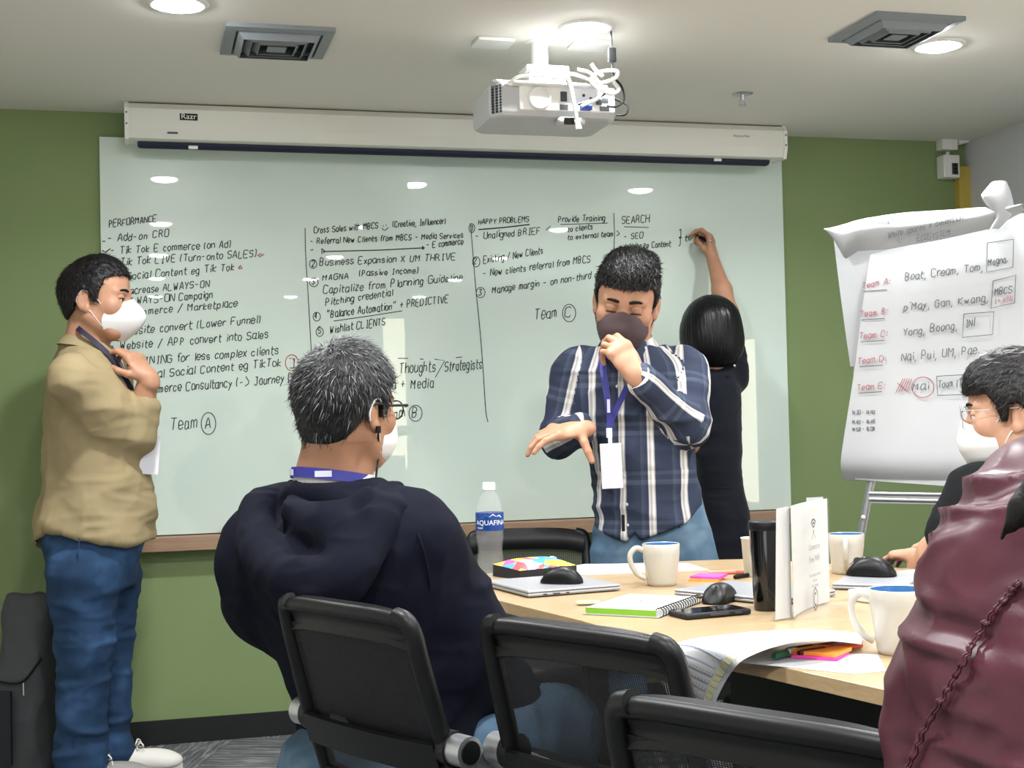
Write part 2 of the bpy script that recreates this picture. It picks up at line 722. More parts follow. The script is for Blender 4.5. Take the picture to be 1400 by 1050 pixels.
    def mesh(self, vox, grow=0.0, only=None):
        bbs = [(o[0], o[1]) for o in self.ops if o[4] == 'u']
        lo = np.min([b[0] for b in bbs], axis=0) - 3 * vox - grow
        hi = np.max([b[1] for b in bbs], axis=0) + 3 * vox + grow
        if only is not None:
            lo, hi = np.maximum(lo, only[0]), np.minimum(hi, only[1])
        n = np.ceil((hi - lo) / vox).astype(int) + 1
        V = np.full(n, 0.15, np.float32)
        ax = [(lo[i] + vox * np.arange(n[i])) for i in range(3)]
        for blo, bhi, fn, k, op in self.ops:
            if blo is None:
                i0, i1 = np.zeros(3, int), n
            else:
                m = k + 3 * vox + grow
                i0 = np.clip(np.floor((blo - m - lo) / vox).astype(int), 0, n)
                i1 = np.clip(np.ceil((bhi + m - lo) / vox).astype(int) + 1, 0, n)
            if np.any(i1 <= i0):
                continue
            sl = tuple(slice(a, b) for a, b in zip(i0, i1))
            x = ax[0][sl[0]][:, None, None]
            y = ax[1][sl[1]][None, :, None]
            z = ax[2][sl[2]][None, None, :]
            d = np.broadcast_to(fn(x, y, z), V[sl].shape).astype(np.float32)
            if op == 'u':
                d = d - grow
                a = V[sl]
                if k > 0:
                    h = np.maximum(k - np.abs(a - d), 0) / k
                    V[sl] = np.minimum(a, d) - h * h * k * 0.25
                else:
                    V[sl] = np.minimum(a, d)
            else:
                a = V[sl]
                e = -d if op == 's' else d
                if k > 0:
                    h = np.maximum(k - np.abs(a - e), 0) / k
                    V[sl] = np.maximum(a, e) + h * h * k * 0.25
                else:
                    V[sl] = np.maximum(a, e)
        return surface_nets(V, lo, vox)

    def fabric_uv(self, P, drop=None):
        """cloth coordinates of each point: those of the nearest piece that carries them"""
        best = np.full(len(P), 1e9)
        UV = np.zeros((len(P), 3))
        x, y, z = P[:, 0], P[:, 1], P[:, 2]
        for fn, uv in self.uv:
            if uv is None:
                continue
            d = fn(x, y, z)
            m = d < best
            if m.any():
                UV[m] = uv(P[m])
                best[m] = d[m]
        return UV


def surface_nets(V, lo, vox):
    S = V < 0
    n = V.shape
    c = np.zeros(tuple(k - 1 for k in n), np.int8)
    for i in (0, 1):
        for j in (0, 1):
            for k in (0, 1):
                c += S[i:n[0] - 1 + i, j:n[1] - 1 + j, k:n[2] - 1 + k]
    act = (c > 0) & (c < 8)
    I = np.argwhere(act)
    idx = np.full(act.shape, -1, np.int32)
    idx[act] = np.arange(len(I), dtype=np.int32)
    pos = np.zeros((len(I), 3))
    cnt = np.zeros(len(I))
    corners = [(i, j, k) for i in (0, 1) for j in (0, 1) for k in (0, 1)]
    val = {q: V[I[:, 0] + q[0], I[:, 1] + q[1], I[:, 2] + q[2]] for q in corners}
    for q in corners:
        for a in range(3):
            if q[a] == 0:
                q2 = list(q)
                q2[a] = 1
                q2 = tuple(q2)
                v0, v1 = val[q], val[q2]
                m = (v0 < 0) != (v1 < 0)
                t = np.where(m, v0 / np.where(m, v0 - v1, 1), 0)
                for b in range(3):
                    pos[:, b] += np.where(m, q[b] + (t if b == a else 0), 0)
                cnt += m
    P = lo + (I + pos / cnt[:, None]) * vox
    F = []
    for a in range(3):
        b, d = (a + 1) % 3, (a + 2) % 3
        s0 = [slice(None)] * 3
        s1 = [slice(None)] * 3
        s0[a] = slice(0, n[a] - 1)
        s1[a] = slice(1, n[a])
        A, B = S[tuple(s0)], S[tuple(s1)]
        E = np.argwhere(A != B)
        ok = (E[:, b] > 0) & (E[:, d] > 0) & (E[:, b] < n[b] - 1) & (E[:, d] < n[d] - 1)
        E = E[ok]
        if not len(E):
            continue
        inside = A[E[:, 0], E[:, 1], E[:, 2]]
        q = []
        for (ob, od) in ((-1, -1), (0, -1), (0, 0), (-1, 0)):
            G = E.copy()
            G[:, b] += ob
            G[:, d] += od
            q.append(idx[G[:, 0], G[:, 1], G[:, 2]])
        Q = np.stack(q, 1)
        Q[~inside] = Q[~inside][:, ::-1]
        F.append(Q)
    F = np.vstack(F)
    F = F[(F >= 0).all(1)]
    return P, F


def vnormals(P, F):
    N = np.zeros_like(P)
    d1 = P[F[:, 2]] - P[F[:, 0]]
    d2 = P[F[:, 3]] - P[F[:, 1]]
    fn = np.cross(d1, d2)
    for i in range(4):
        for a in range(3):
            N[:, a] += np.bincount(F[:, i], fn[:, a], len(P))
    return N / np.maximum(np.linalg.norm(N, axis=1, keepdims=True), 1e-12)


def relax(P, F, it=2, lam=0.5):
    n = len(P)
    for _ in range(it):
        A = np.zeros_like(P)
        c = np.zeros(n)
        for i in range(4):
            j = (i + 1) % 4
            for (u, v) in ((F[:, i], F[:, j]), (F[:, j], F[:, i])):
                for a in range(3):
                    A[:, a] += np.bincount(u, P[v, a], n)
                c += np.bincount(u, minlength=n)
        P = P + lam * (A / np.maximum(c, 1)[:, None] - P)
    return P


def _hash(ix, iy, iz, seed):
    h = (ix.astype(np.int64) * 73856093) ^ (iy.astype(np.int64) * 19349663) ^ (iz.astype(np.int64) * 83492791) ^ (seed * 2654435761)
    h = (h ^ (h >> 13)) * 1274126177
    h = h ^ (h >> 16)
    return (h & 0xFFFFF) / float(0xFFFFF)


def vnoise(P, seed=0):
    """value noise in 0..1"""
    I = np.floor(P)
    f = P - I
    f = f * f * f * (f * (f * 6 - 15) + 10)
    I = I.astype(np.int64)
    r = np.zeros(len(P))
    for i in (0, 1):
        for j in (0, 1):
            for k in (0, 1):
                w = (f[:, 0] if i else 1 - f[:, 0]) * (f[:, 1] if j else 1 - f[:, 1]) * (f[:, 2] if k else 1 - f[:, 2])
                r += w * _hash(I[:, 0] + i, I[:, 1] + j, I[:, 2] + k, seed)
    return r


def ridges(P, seed=0):
    """sharp creases between soft swells, 0..1"""
    warp = np.stack([vnoise(P * 0.7 + 5.3, seed + 1), vnoise(P * 0.7 + 9.1, seed + 2), vnoise(P * 0.7 + 2.7, seed + 3)], 1)
    v = vnoise(P + warp * 0.9, seed)
    return 1 - np.abs(2 * v - 1)


def wrinkle(P, F, specs):
    """push cloth along its normals. specs: (frequency vec along right/forward/up, amplitude, seed, weight fn or None, axes or None)"""
    N = vnormals(P, F)
    d = np.zeros(len(P))
    for sp in specs:
        fr, amp, seed = sp[0], sp[1], sp[2]
        wf = sp[3] if len(sp) > 3 else None
        ax = sp[4] if len(sp) > 4 else None
        Q = P if ax is None else P @ np.asarray(ax, float).T
        v = ridges(Q * np.asarray(fr, float), seed) - 0.6
        if wf is not None:
            v = v * wf(P)
        d += v * amp
    return P + N * d[:, None]


# ------------------------------------------------------------------ figures
def outline_rows(d, phi, rows, px0, depth=None, width=None, fit='d'):
    """torso table from the photo outline: rows (y, x left, x right, known half width or depth). fit says which one the outline gives"""
    s = d / FPX
    c, sn = abs(math.cos(math.radians(phi))), abs(math.sin(math.radians(phi)))
    cs = math.cos(math.radians(phi))
    ss = math.sin(math.radians(phi))
    out = []
    for (py, xl, xr, kn) in rows:
        half = (xr - xl) / 2 * s
        cx = (xl + xr) / 2
        h = at(cx, py, d)[2]
        off = (cx - px0) * s
        if fit == 'd':
            w = kn
            dd = math.sqrt(max(half ** 2 - (w * c) ** 2, 0.06 ** 2)) / max(sn, 1e-3)
            out.append((h, 0.0 if abs(ss) > 0.3 else off / cs, off / ss if abs(ss) > 0.3 else 0.0, w, dd))
        else:
            dd = kn
            w = math.sqrt(max(half ** 2 - (dd * sn) ** 2, 0.05 ** 2)) / max(c, 1e-3)
            out.append((h, off / cs, 0.0, w, dd))
    return out


class Head:
    """a head of real size; x to the person's right, y forward, z up"""

    def __init__(self, c, phi, pitch=0.0, roll=0.0, sc=1.0):
        f, r = frame(phi)
        p, q = math.radians(pitch), math.radians(roll)
        f2 = f * math.cos(p) - ZU * math.sin(p)        # pitch > 0 nods down
        u2 = np.cross(r, f2)
        r3 = r * math.cos(q) + u2 * math.sin(q)         # roll > 0 lifts the person's right side
        u3 = u2 * math.cos(q) - r * math.sin(q)
        self.R = np.stack([r3, f2, u3], 1)
        self.c = np.asarray(c, float)
        self.s = sc
        self.lash_z = 0.0016
        self.rt, self.fw, self.up = r3, f2, u3

    def w(self, x, y, z):
        return self.c + self.R @ (np.array([x, y, z], float) * self.s)

    def local(self, P):
        return (np.asarray(P) - self.c) @ self.R / self.s

    def skin(self, B, ears=True):
        s, R = self.s, self.R
        E = lambda c, r, k=0.02, op='u', rot=None: B.ell(self.w(*c), np.array(r) * s, R if rot is None else R @ rot, k * s, op)
        E((0, -0.018, 0.028), (0.0755, 0.094, 0.085), 0.0)
        E((0, 0.022, -0.035), (0.064, 0.070, 0.078), 0.03)
        E((0, 0.030, 0.040), (0.064, 0.060, 0.062), 0.03)
        E((0, 0.062, -0.094), (0.026, 0.024, 0.021), 0.03)
        for sx in (-1, 1):
            E((sx * 0.043, 0.056, -0.020), (0.024, 0.026, 0.024), 0.025)
            B.cap(self.w(sx * 0.058, -0.004, -0.052), self.w(sx * 0.026, 0.058, -0.094), 0.016 * s, 0.014 * s, 0.03 * s)
            B.cap(self.w(sx * 0.012, 0.084, 0.021), self.w(sx * 0.045, 0.072, 0.022), 0.0095 * s, 0.008 * s, 0.014 * s)
        for sx in (-1, 1):
            E((sx * 0.0315, 0.094, 0.003), (0.017, 0.014, 0.0105), 0.012, 's')
            E((sx * 0.0315, 0.0762, 0.0066), (0.0152, 0.0134, 0.0094), 0.002)
            E((sx * 0.0315, 0.0755, -0.0080), (0.0145, 0.0128, 0.0072), 0.002)
        B.cap(self.w(0, 0.084, 0.012), self.w(0, 0.103, -0.026), 0.0075 * s, 0.0115 * s, 0.012 * s)
        for sx in (-1, 1):
            E((sx * 0.012, 0.093, -0.030), (0.0085, 0.010, 0.0075), 0.008)
        E((0, 0.086, -0.060), (0.024, 0.010, 0.006), 0.01)
        E((0, 0.084, -0.069), (0.020, 0.010, 0.007), 0.008)
        if ears:
            for sx in (-1, 1):
                a = math.radians(22 * sx)
                rz = np.array([[math.cos(a), -math.sin(a), 0], [math.sin(a), math.cos(a), 0], [0, 0, 1]])
                E((sx * 0.080, -0.012, -0.006), (0.0065, 0.0185, 0.032), 0.006, 'u', rz)
                E((sx * 0.078, -0.002, -0.030), (0.006, 0.010, 0.012), 0.006, 'u', rz)
                E((sx * 0.0865, -0.009, -0.004), (0.0045, 0.0115, 0.021), 0.004, 's', rz)
                E((sx * 0.083, -0.016, -0.002), (0.0035, 0.006, 0.017), 0.003, 'u', rz)

    def eyes(self, parent, m_white, m_dark, look=(0, 1, 0), lid=0.0):
        s = self.s
        for sx in (-1, 1):
            mb = MB()
            c = self.w(sx * 0.0315, 0.0760, 0.0015)
            mb.sphere(c, 0.0123 * s, 18)
            e = mb.build('eye', m_white, parent)
            ir = MB()
            lk = unit(self.R @ np.array(look, float))
            ir.lathe(c, [(0.0001, 0.01265 * s), (0.003 * s, 0.0126 * s), (0.0054 * s, 0.0117 * s)], 16, lk)
            ir.build('iris', m_dark, e)
        for sx in (-1, 1):       # lids over the upper part of each eye
            pass

    def brows(self, parent, m, th=0.0036, drop=0.0):
        for sx in (-1, 1):
            mb = MB()
            pts = [self.w(sx * x, y + .0045, z - drop) for x, y, z in ((0.013, 0.0925, 0.0250), (0.024, 0.0905, 0.0275), (0.036, 0.084, 0.0275), (0.048, 0.0735, 0.0225))]
            mb.tube(smooth_path(pts, 5), [th * s_ * self.s for s_ in np.interp(np.linspace(0, 1, 16), [0, 0.3, 0.8, 1], [0.75, 1.0, 0.75, 0.25])], 8,
                    flat=(self.fw, 0.5))
            mb.build('eyebrow', m, parent)

    def lashes(self, parent, m):
        """closed or lowered lids: a dark lash line along each"""
        for sx in (-1, 1):
            mb = MB()
            pts = [self.w(sx * x, y, z) for x, y, z in ((0.0180, 0.0855, self.lash_z), (0.026, 0.0900, self.lash_z + .0014), (0.036, 0.0892, self.lash_z + .0014), (0.0455, 0.0825, self.lash_z - .0004))]
            mb.tube(smooth_path(pts, 5), 0.00125 * self.s, 6)
            mb.build('eyelashes', m, parent)

    def hair(self, m, parent, line, thick=0.012, top=0.012, vox=0.0035, name='hair', lump=0.004, label=None, extra=None, cutk=0.006,
             rad=(0.0755, 0.094, 0.085)):
        """cap of hair over the skull. line: (y, z) pairs - hair lies above this border at each distance forward"""
        B = Blob()
        s, R = self.s, self.R
        B.ell(self.w(0, -0.018, 0.028), (np.array(rad) + thick) * s, R, 0.0)
        B.ell(self.w(0, 0.005, 0.028 + top * 0.75), np.array([0.071 + thick, 0.080 + thick * 0.8, 0.085 + thick * 0.6 + top * 0.35]) * s, R, 0.02 * s)
        B.ell(self.w(0, -0.03, -0.035), np.array([0.064 + thick * 0.5, 0.062 + thick * 0.6, 0.06]) * s, R, 0.02 * s)
        if extra:
            extra(B, self)
        ly = np.array([q[0] for q in line])
        lz = np.array([q[1] for q in line])
        c, Rm = self.c, self.R

        def below(x, y, z):
            px, py, pz = x - c[0], y - c[1], z - c[2]
            b = (Rm[0, 1] * px + Rm[1, 1] * py + Rm[2, 1] * pz) / s
            u = (Rm[0, 2] * px + Rm[1, 2] * py + Rm[2, 2] * pz) / s
            return (np.interp(b, ly, lz) - u) * s * 0.8
        B.cut(below, cutk * s)
        P, F = B.mesh(vox)
        P = relax(P, F, 1)
        L = self.local(P)
        N = vnormals(P, F)
        n = vnoise(L * np.array([110, 55, 90]), 3) + 0.6 * vnoise(L * np.array([230, 90, 180]), 8) - 0.8
        up = np.clip((L[:, 2] + 0.02) * 14, 0.25, 1)
        P = P + N * (n * lump * s * up)[:, None]
        o = part_np(name, P, F, m, parent, label=label)
        return o, P, N, L

    def strands(self, m, parent, P, N, L, count, length, flow, seed=1, lift=0.35, width=0.0011, zmin=0.0, name='hair_strands', keep=None, taper=True):
        """fine locks on the hair: thin tapering ribs, one mesh"""
        rg = np.random.default_rng(seed)
        ok = np.where(L[:, 2] > zmin)[0] if keep is None else np.where(keep(L))[0]
        pick = rg.choice(ok, count)
        p0, n0, l0 = P[pick], N[pick], L[pick]
        fl = flow(l0, rg)                                  # local direction of lie
        fl = fl @ self.R.T
        fl = fl - n0 * (fl * n0).sum(1, keepdims=True)
        fl /= np.maximum(np.linalg.norm(fl, axis=1, keepdims=True), 1e-6)
        jit = rg.normal(0, 0.25, (count, 3))
        dirs = fl + jit
        dirs /= np.linalg.norm(dirs, axis=1, keepdims=True)
        ln = length * rg.uniform(0.6, 1.25, count)[:, None]
        side = np.cross(dirs, n0)
        side /= np.maximum(np.linalg.norm(side, axis=1, keepdims=True), 1e-6)
        V = []
        W = [1.0, 0.9, 0.6, 0.08]
        for i, t in enumerate((0, 0.35, 0.7, 1.0)):
            c = p0 - n0 * 0.0015 + dirs * ln * t + n0 * (lift * length * (t - 0.62 * t * t))
            wd = width * W[i]
            V += [c - side * wd, c + n0 * wd * 0.9, c + side * wd]
        V = np.stack(V, 1).reshape(-1, 3)                  # per strand 12 points
        base = np.arange(count)[:, None] * 12
        Fq = []
        for i in range(3):
            for k in range(2):
                a = i * 3 + k
                Fq.append(np.concatenate([base + a, base + a + 1, base + a + 4, base + a + 3], 1))
        F = np.vstack(Fq)
        return part_np(name, V, F, m, parent)

    def neck(self, B, base, r=0.056, r2=0.064, k=0.03):
        B.cap(self.w(0, -0.030, -0.050), base, r * self.s, r2 * self.s, k)


def hand_blob(B, wrist, fdir, palm, side, curls, spread=0.12, thumb=None, sc=1.0, wr=0.026):
    """a hand: fdir points along the fingers at the knuckles, palm is the direction the palm looks, side +1 right hand, -1 left.
    curls: per finger (index..little) three bend angles in degrees; thumb: list of local points (across, along, out of palm)"""
    f = unit(fdir)
    n = unit(np.asarray(palm, float) - f * np.dot(palm, f))
    x = np.cross(f, n) * side           # towards the thumb
    wrist = np.asarray(wrist, float)
    S = sc

    def W(a, b, c):
        return wrist + (x * a + f * b + n * c) * S
    R = np.stack([x, f, n], 1)
    B.ell(W(0.002, 0.052, 0), np.array([0.040, 0.050, 0.0145]) * S, R, 0.018)
    B.cap(W(0.026, 0.080, -0.001), W(-0.030, 0.074, -0.001), 0.0125 * S, 0.0115 * S, 0.014)
    B.cap(W(0, -0.012, 0), W(0.0, 0.030, 0), wr * S, 0.026 * S, 0.02, flat=(n, 0.68))
    base = [(0.027, 0.086), (0.0085, 0.091), (-0.0105, 0.087), (-0.028, 0.079)]
    lens = [(0.040, 0.025, 0.020), (0.044, 0.028, 0.021), (0.041, 0.026, 0.020), (0.032, 0.020, 0.018)]
    rad = [0.0092, 0.0094, 0.0088, 0.0078]
    for i in range(4):
        p = W(base[i][0], base[i][1], -0.001)
        a = spread * (1.2 - i * 0.8)
        d0 = unit(f * math.cos(a) + x * math.sin(a))
        ang = 0.0
        prev = p - d0 * 0.012 * S
        r = rad[i] * S
        for j in range(3):
            ang += math.radians(curls[i][j])
            dd = d0 * math.cos(ang) + n * math.sin(ang)
            q = p + dd * lens[i][j] * S
            B.cap(p, q, r, r * (0.92 if j < 2 else 0.84), 0.0035 if j else 0.009)
            p = q
            r *= 0.92
    th = thumb or [(0.022, 0.022, 0.006), (0.046, 0.048, 0.012), (0.058, 0.078, 0.014), (0.060, 0.104, 0.014)]
    T = [W(*q) for q in th]
    rr = [0.0150, 0.0115, 0.0105, 0.0085]
    for i in range(3):
        B.cap(T[i], T[i + 1], rr[i] * S, rr[i + 1] * S, 0.012 if i == 0 else 0.004)
    return W


def skin_mesh(name, blobs, m, parent):
    """one body mesh from several regions, each at its own fineness"""
    Vs, Fs, n = [], [], 0
    for it in blobs:
        P, F = it[0].mesh(it[1], it[2] if len(it) > 2 else 0.0)
        P = relax(P, F, 1, 0.35)
        Vs.append(P)
        Fs.append(F + n)
        n += len(P)
    return part_np(name, np.vstack(Vs), np.vstack(Fs), m, parent)


def limb_uv(a, b, r, off=(0.0, 0.0), ref=None):
    """cloth coordinates round a sleeve or leg"""
    a, b = np.asarray(a, float), np.asarray(b, float)
    t = unit(b - a)
    ref = ZU if ref is None else np.asarray(ref, float)
    x = unit(ref - t * np.dot(ref, t)) if abs(np.dot(ref, t)) < 0.95 else unit(np.cross(t, [1, 0.3, 0]))
    y = np.cross(t, x)

    def uv(P):
        q = P - a
        return np.stack([np.arctan2(q @ y, q @ x) * r + off[0], -(q @ t) + off[1], np.zeros(len(P))], 1)
    return uv


def flat_uv(O, rt, fw, k=0.35, off=(0.0, 0.0)):
    O, rt, fw = [np.asarray(v, float) for v in (O, rt, fw)]

    def uv(P):
        q = P - O
        a, b = q @ rt, q @ fw
        return np.stack([np.arctan2(a, b) * 0.17 * 0.55 + a * 0.45 + off[0], q[:, 2] + off[1], np.zeros(len(P))], 1)
    return uv


def ring_collar(parent, m, O, rt, fw, rx, ry, tilt, h, fall, gap, name='collar', thick=0.003, spread=0.016, a0=None):
    """shirt collar: a stand round the neck turned down outside; gap is the half opening at the front in radians"""
    O, rt, fw = [np.asarray(v, float) for v in (O, rt, fw)]
    rows = []
    prof = [(0.0, 0.0), (0.002, h * 0.5), (0.004, h), (0.009, h + 0.003), (0.012, h - 0.004), (spread, h - fall * 0.5), (spread + 0.010, h - fall)]
    n = 48
    for (o, z) in prof:
        row = []
        for i in range(n + 1):
            t = gap + (2 * PI - 2 * gap) * i / n
            front = max(0.0, math.cos(t))
            e = 1.0
            zz = z - tilt * math.cos(t) - (0.018 * front ** 3 if z < h - fall * 0.6 else 0)
            row.append(O + fw * math.cos(t) * (ry + o * e) + rt * math.sin(t) * (rx + o * e) + ZU * zz)
        rows.append(row)
    mb = MB()
    mb.sheet(np.array(rows), thick)
    return mb.build(name, m, parent)


def strap(parent, m, pts, w, name='lanyard', facing=None, thick=0.0012, n=8, label=None):
    """flat ribbon along the points; facing gives the ribbon's normal at each point (or one for all)"""
    P = smooth_path(pts, n)
    Nf = np.asarray(facing, float)
    if Nf.ndim == 1:
        NN = [Nf] * len(P)
    else:
        NN = [unit(v) for v in smooth_path(list(Nf), n)]
    G = []
    for i in range(len(P)):
        t = unit(P[min(i + 1, len(P) - 1)] - P[max(i - 1, 0)])
        s = unit(np.cross(t, NN[i])) * w / 2
        G.append([P[i] - s, P[i], P[i] + s])
    mb = MB()
    mb.sheet(np.array(G), thick)
    return mb.build(name, m, parent, label=label)


def corner_uv(o, P, F, B):
    """cloth coordinates per face corner, each face wholly in the coordinates of one garment piece"""
    x, y, z = P[:, 0], P[:, 1], P[:, 2]
    pieces = [(fn, uv) for fn, uv in B.uv if uv is not None]
    D = np.stack([fn(x, y, z) for fn, uv in pieces], 1)
    lab = np.argmin(D, 1)
    fl = np.median(lab[F], axis=1).astype(int)
    me = o.data
    UV = np.zeros((len(F), 4, 3))
    for i, (fn, uv) in enumerate(pieces):
        m = fl == i
        if m.any():
            UV[m] = uv(P[F[m].ravel()]).reshape(-1, 4, 3)
            # keep a face from wrapping round the back seam
            d = UV[m][:, :, 0]
            wrap = (d.max(1) - d.min(1)) > .12
            q = UV[m]
            q[wrap] = q[wrap][:, :1]
            UV[m] = q
    a = me.attributes.new('fab', 'FLOAT_VECTOR', 'CORNER')
    a.data.foreach_set('vector', UV.astype(np.float32).ravel())
# ------------------------------------------------------------------ the materials
def m_wall():
    g = NT('green_paint')
    tc = g.n('ShaderNodeTexCoord')
    nz = g.n('ShaderNodeTexNoise', i_Scale=1.2, i_Detail=3.0)
    g.l(tc.outputs['Object'], nz.inputs['Vector'])
    g.l(g.ramp(nz.outputs[0], [(0.3, '#798c5c'), (0.7, '#7d9060')]), g.b.inputs['Base Color'])
    g.b.inputs['Roughness'].default_value = 0.75
    n2 = g.n('ShaderNodeTexNoise', i_Scale=350.0, i_Detail=2.0)
    g.l(tc.outputs['Object'], n2.inputs['Vector'])
    g.bump(n2.outputs[0], 0.15, 0.001)
    return g.m


def m_carpet():
    g = NT('streaked_carpet')
    tc = g.n('ShaderNodeTexCoord')
    mp = g.n('ShaderNodeMapping')
    mp.inputs['Rotation'].default_value = (0, 0, 0.35)
    g.l(tc.outputs['Object'], mp.inputs[0])
    ch = g.n('ShaderNodeTexChecker')
    ch.inputs['Scale'].default_value = 2.0
    ch.inputs['Color1'].default_value = (0, 0, 0, 1)
    ch.inputs['Color2'].default_value = (1, 1, 1, 1)
    g.l(mp.outputs[0], ch.inputs['Vector'])
    streaks = []
    for sc in ((5, 75, 1), (75, 5, 1)):
        m2 = g.n('ShaderNodeMapping')
        m2.inputs['Scale'].default_value = sc
        g.l(mp.outputs[0], m2.inputs[0])
        nz = g.n('ShaderNodeTexNoise', i_Scale=1.0, i_Detail=5.0, i_Roughness=0.7)
        g.l(m2.outputs[0], nz.inputs['Vector'])
        streaks.append(nz.outputs[0])
    mx = g.n('ShaderNodeMix', data_type='FLOAT')
    g.l(ch.outputs['Fac'], mx.inputs[0])
    g.l(streaks[0], mx.inputs[2])
    g.l(streaks[1], mx.inputs[3])
    g.l(g.ramp(mx.outputs[0], [(0.34, '#3d4043'), (0.5, '#606264'), (0.62, '#9c9e9f'), (0.75, '#6f7273')]), g.b.inputs['Base Color'])
    g.b.inputs['Roughness'].default_value = 0.95
    n2 = g.n('ShaderNodeTexNoise', i_Scale=500.0)
    g.l(tc.outputs['Object'], n2.inputs['Vector'])
    g.bump(n2.outputs[0], 0.6, 0.004)
    return g.m


def m_wood(name, c1, c2, c3, axis=(1, 14, 14), rough=0.35, coat=0.2):
    g = NT(name)
    tc = g.n('ShaderNodeTexCoord')
    mp = g.n('ShaderNodeMapping')
    mp.inputs['Scale'].default_value = axis
    g.l(tc.outputs['Object'], mp.inputs[0])
    nz = g.n('ShaderNodeTexNoise', i_Scale=3.0, i_Detail=6.0, i_Roughness=0.65, i_Distortion=0.6)
    g.l(mp.outputs[0], nz.inputs['Vector'])
    g.l(g.ramp(nz.outputs[0], [(0.25, c1), (0.5, c2), (0.75, c3)]), g.b.inputs['Base Color'])
    g.b.inputs['Roughness'].default_value = rough
    g.b.inputs['Coat Weight'].default_value = coat
    g.b.inputs['Coat Roughness'].default_value = 0.25
    return g.m


def m_mesh_fabric():
    """woven chair netting: fine threads with gaps one sees through"""
    g = NT('black_netting')
    tc = g.n('ShaderNodeTexCoord')
    w1 = g.n('ShaderNodeTexWave', bands_direction='X', i_Scale=85.0)
    w2 = g.n('ShaderNodeTexWave', bands_direction='Z', i_Scale=120.0)
    for w in (w1, w2):
        g.l(tc.outputs['Object'], w.inputs['Vector'])
    ad = g.n('ShaderNodeMath', operation='MAXIMUM')
    g.l(w1.outputs['Fac'], ad.inputs[0])
    g.l(w2.outputs['Fac'], ad.inputs[1])
    rp = g.ramp(ad.outputs[0], [(0.42, 0.0), (0.62, 1.0)])
    g.b.inputs['Base Color'].default_value = (*lin('#090a0b'), 1)
    g.b.inputs['Roughness'].default_value = 0.6
    g.l(rp, g.b.inputs['Alpha'])
    return g.m


def m_plaid():
    g = NT('plaid_cotton')
    at_ = g.n('ShaderNodeAttribute', attribute_name='fab')
    sp = g.n('ShaderNodeSeparateXYZ')
    g.l(at_.outputs['Vector'], sp.inputs[0])

    def stripes(sock, period, off, stops):
        a = g.n('ShaderNodeMath', operation='MULTIPLY_ADD')
        g.l(sock, a.inputs[0])
        a.inputs[1].default_value = 1.0 / period
        a.inputs[2].default_value = off
        f = g.n('ShaderNodeMath', operation='FRACT')
        g.l(a.outputs[0], f.inputs[0])
        return g.ramp(f.outputs[0], stops)
    vert = stripes(sp.outputs[0], 0.098, 10.18, [(0.0, 0.10), (0.34, 0.10), (0.36, 0.62), (0.42, 0.95), (0.50, 0.62), (0.56, 0.90), (0.60, 0.10), (0.80, 0.22), (0.84, 0.10)])
    hor = stripes(sp.outputs[1], 0.150, 10.1, [(0.0, 0.0), (0.40, 0.05), (0.42, 0.36), (0.50, 0.44), (0.52, 0.10), (0.60, 0.10), (0.62, 0.36), (0.68, 0.36), (0.70, 0.0)])
    mx = g.n('ShaderNodeMath', operation='MULTIPLY_ADD')
    g.l(hor, mx.inputs[0])
    mx.inputs[1].default_value = 0.34
    g.l(vert, mx.inputs[2])
    col = g.ramp(mx.outputs[0], [(0.0, '#2b3142'), (0.14, '#343b4e'), (0.35, '#515a6c'), (0.70, '#a9a8a8'), (1.0, '#e2ded6')])
    g.l(col, g.b.inputs['Base Color'])
    g.b.inputs['Roughness'].default_value = 0.85
    g.b.inputs['Specular IOR Level'].default_value = 0.2
    return g.m


def m_denim(name, c1, c2, c3):
    g = NT(name)
    tc = g.n('ShaderNodeTexCoord')
    nz = g.n('ShaderNodeTexNoise', i_Scale=7.0, i_Detail=4.0)
    g.l(tc.outputs['Object'], nz.inputs['Vector'])
    g.l(g.ramp(nz.outputs[0], [(0.3, c1), (0.52, c2), (0.72, c3)]), g.b.inputs['Base Color'])
    n2 = g.n('ShaderNodeTexNoise', i_Scale=600.0)
    g.l(tc.outputs['Object'], n2.inputs['Vector'])
    g.bump(n2.outputs[0], 0.35, 0.001)
    g.b.inputs['Roughness'].default_value = 0.85
    g.b.inputs['Specular IOR Level'].default_value = 0.2
    return g.m


def m_strands(name, stops, rough=0.45):
    g = NT(name)
    ge = g.n('ShaderNodeNewGeometry')
    g.l(g.ramp(ge.outputs['Random Per Island'], stops), g.b.inputs['Base Color'])
    g.b.inputs['Roughness'].default_value = rough
    g.b.inputs['Specular IOR Level'].default_value = 0.5
    return g.m


def m_hair(name, c, c2, rough=0.5, scale=(160, 60, 60)):
    g = NT(name)
    tc = g.n('ShaderNodeTexCoord')
    mp = g.n('ShaderNodeMapping')
    mp.inputs['Scale'].default_value = scale
    g.l(tc.outputs['Object'], mp.inputs[0])
    nz = g.n('ShaderNodeTexNoise', i_Scale=1.5, i_Detail=3.0)
    g.l(mp.outputs[0], nz.inputs['Vector'])
    g.l(g.ramp(nz.outputs[0], [(0.4, c), (0.75, c2)]), g.b.inputs['Base Color'])
    g.b.inputs['Roughness'].default_value = rough
    g.b.inputs['Specular IOR Level'].default_value = 0.25
    g.bump(nz.outputs[0], 0.4, 0.004)
    return g.m


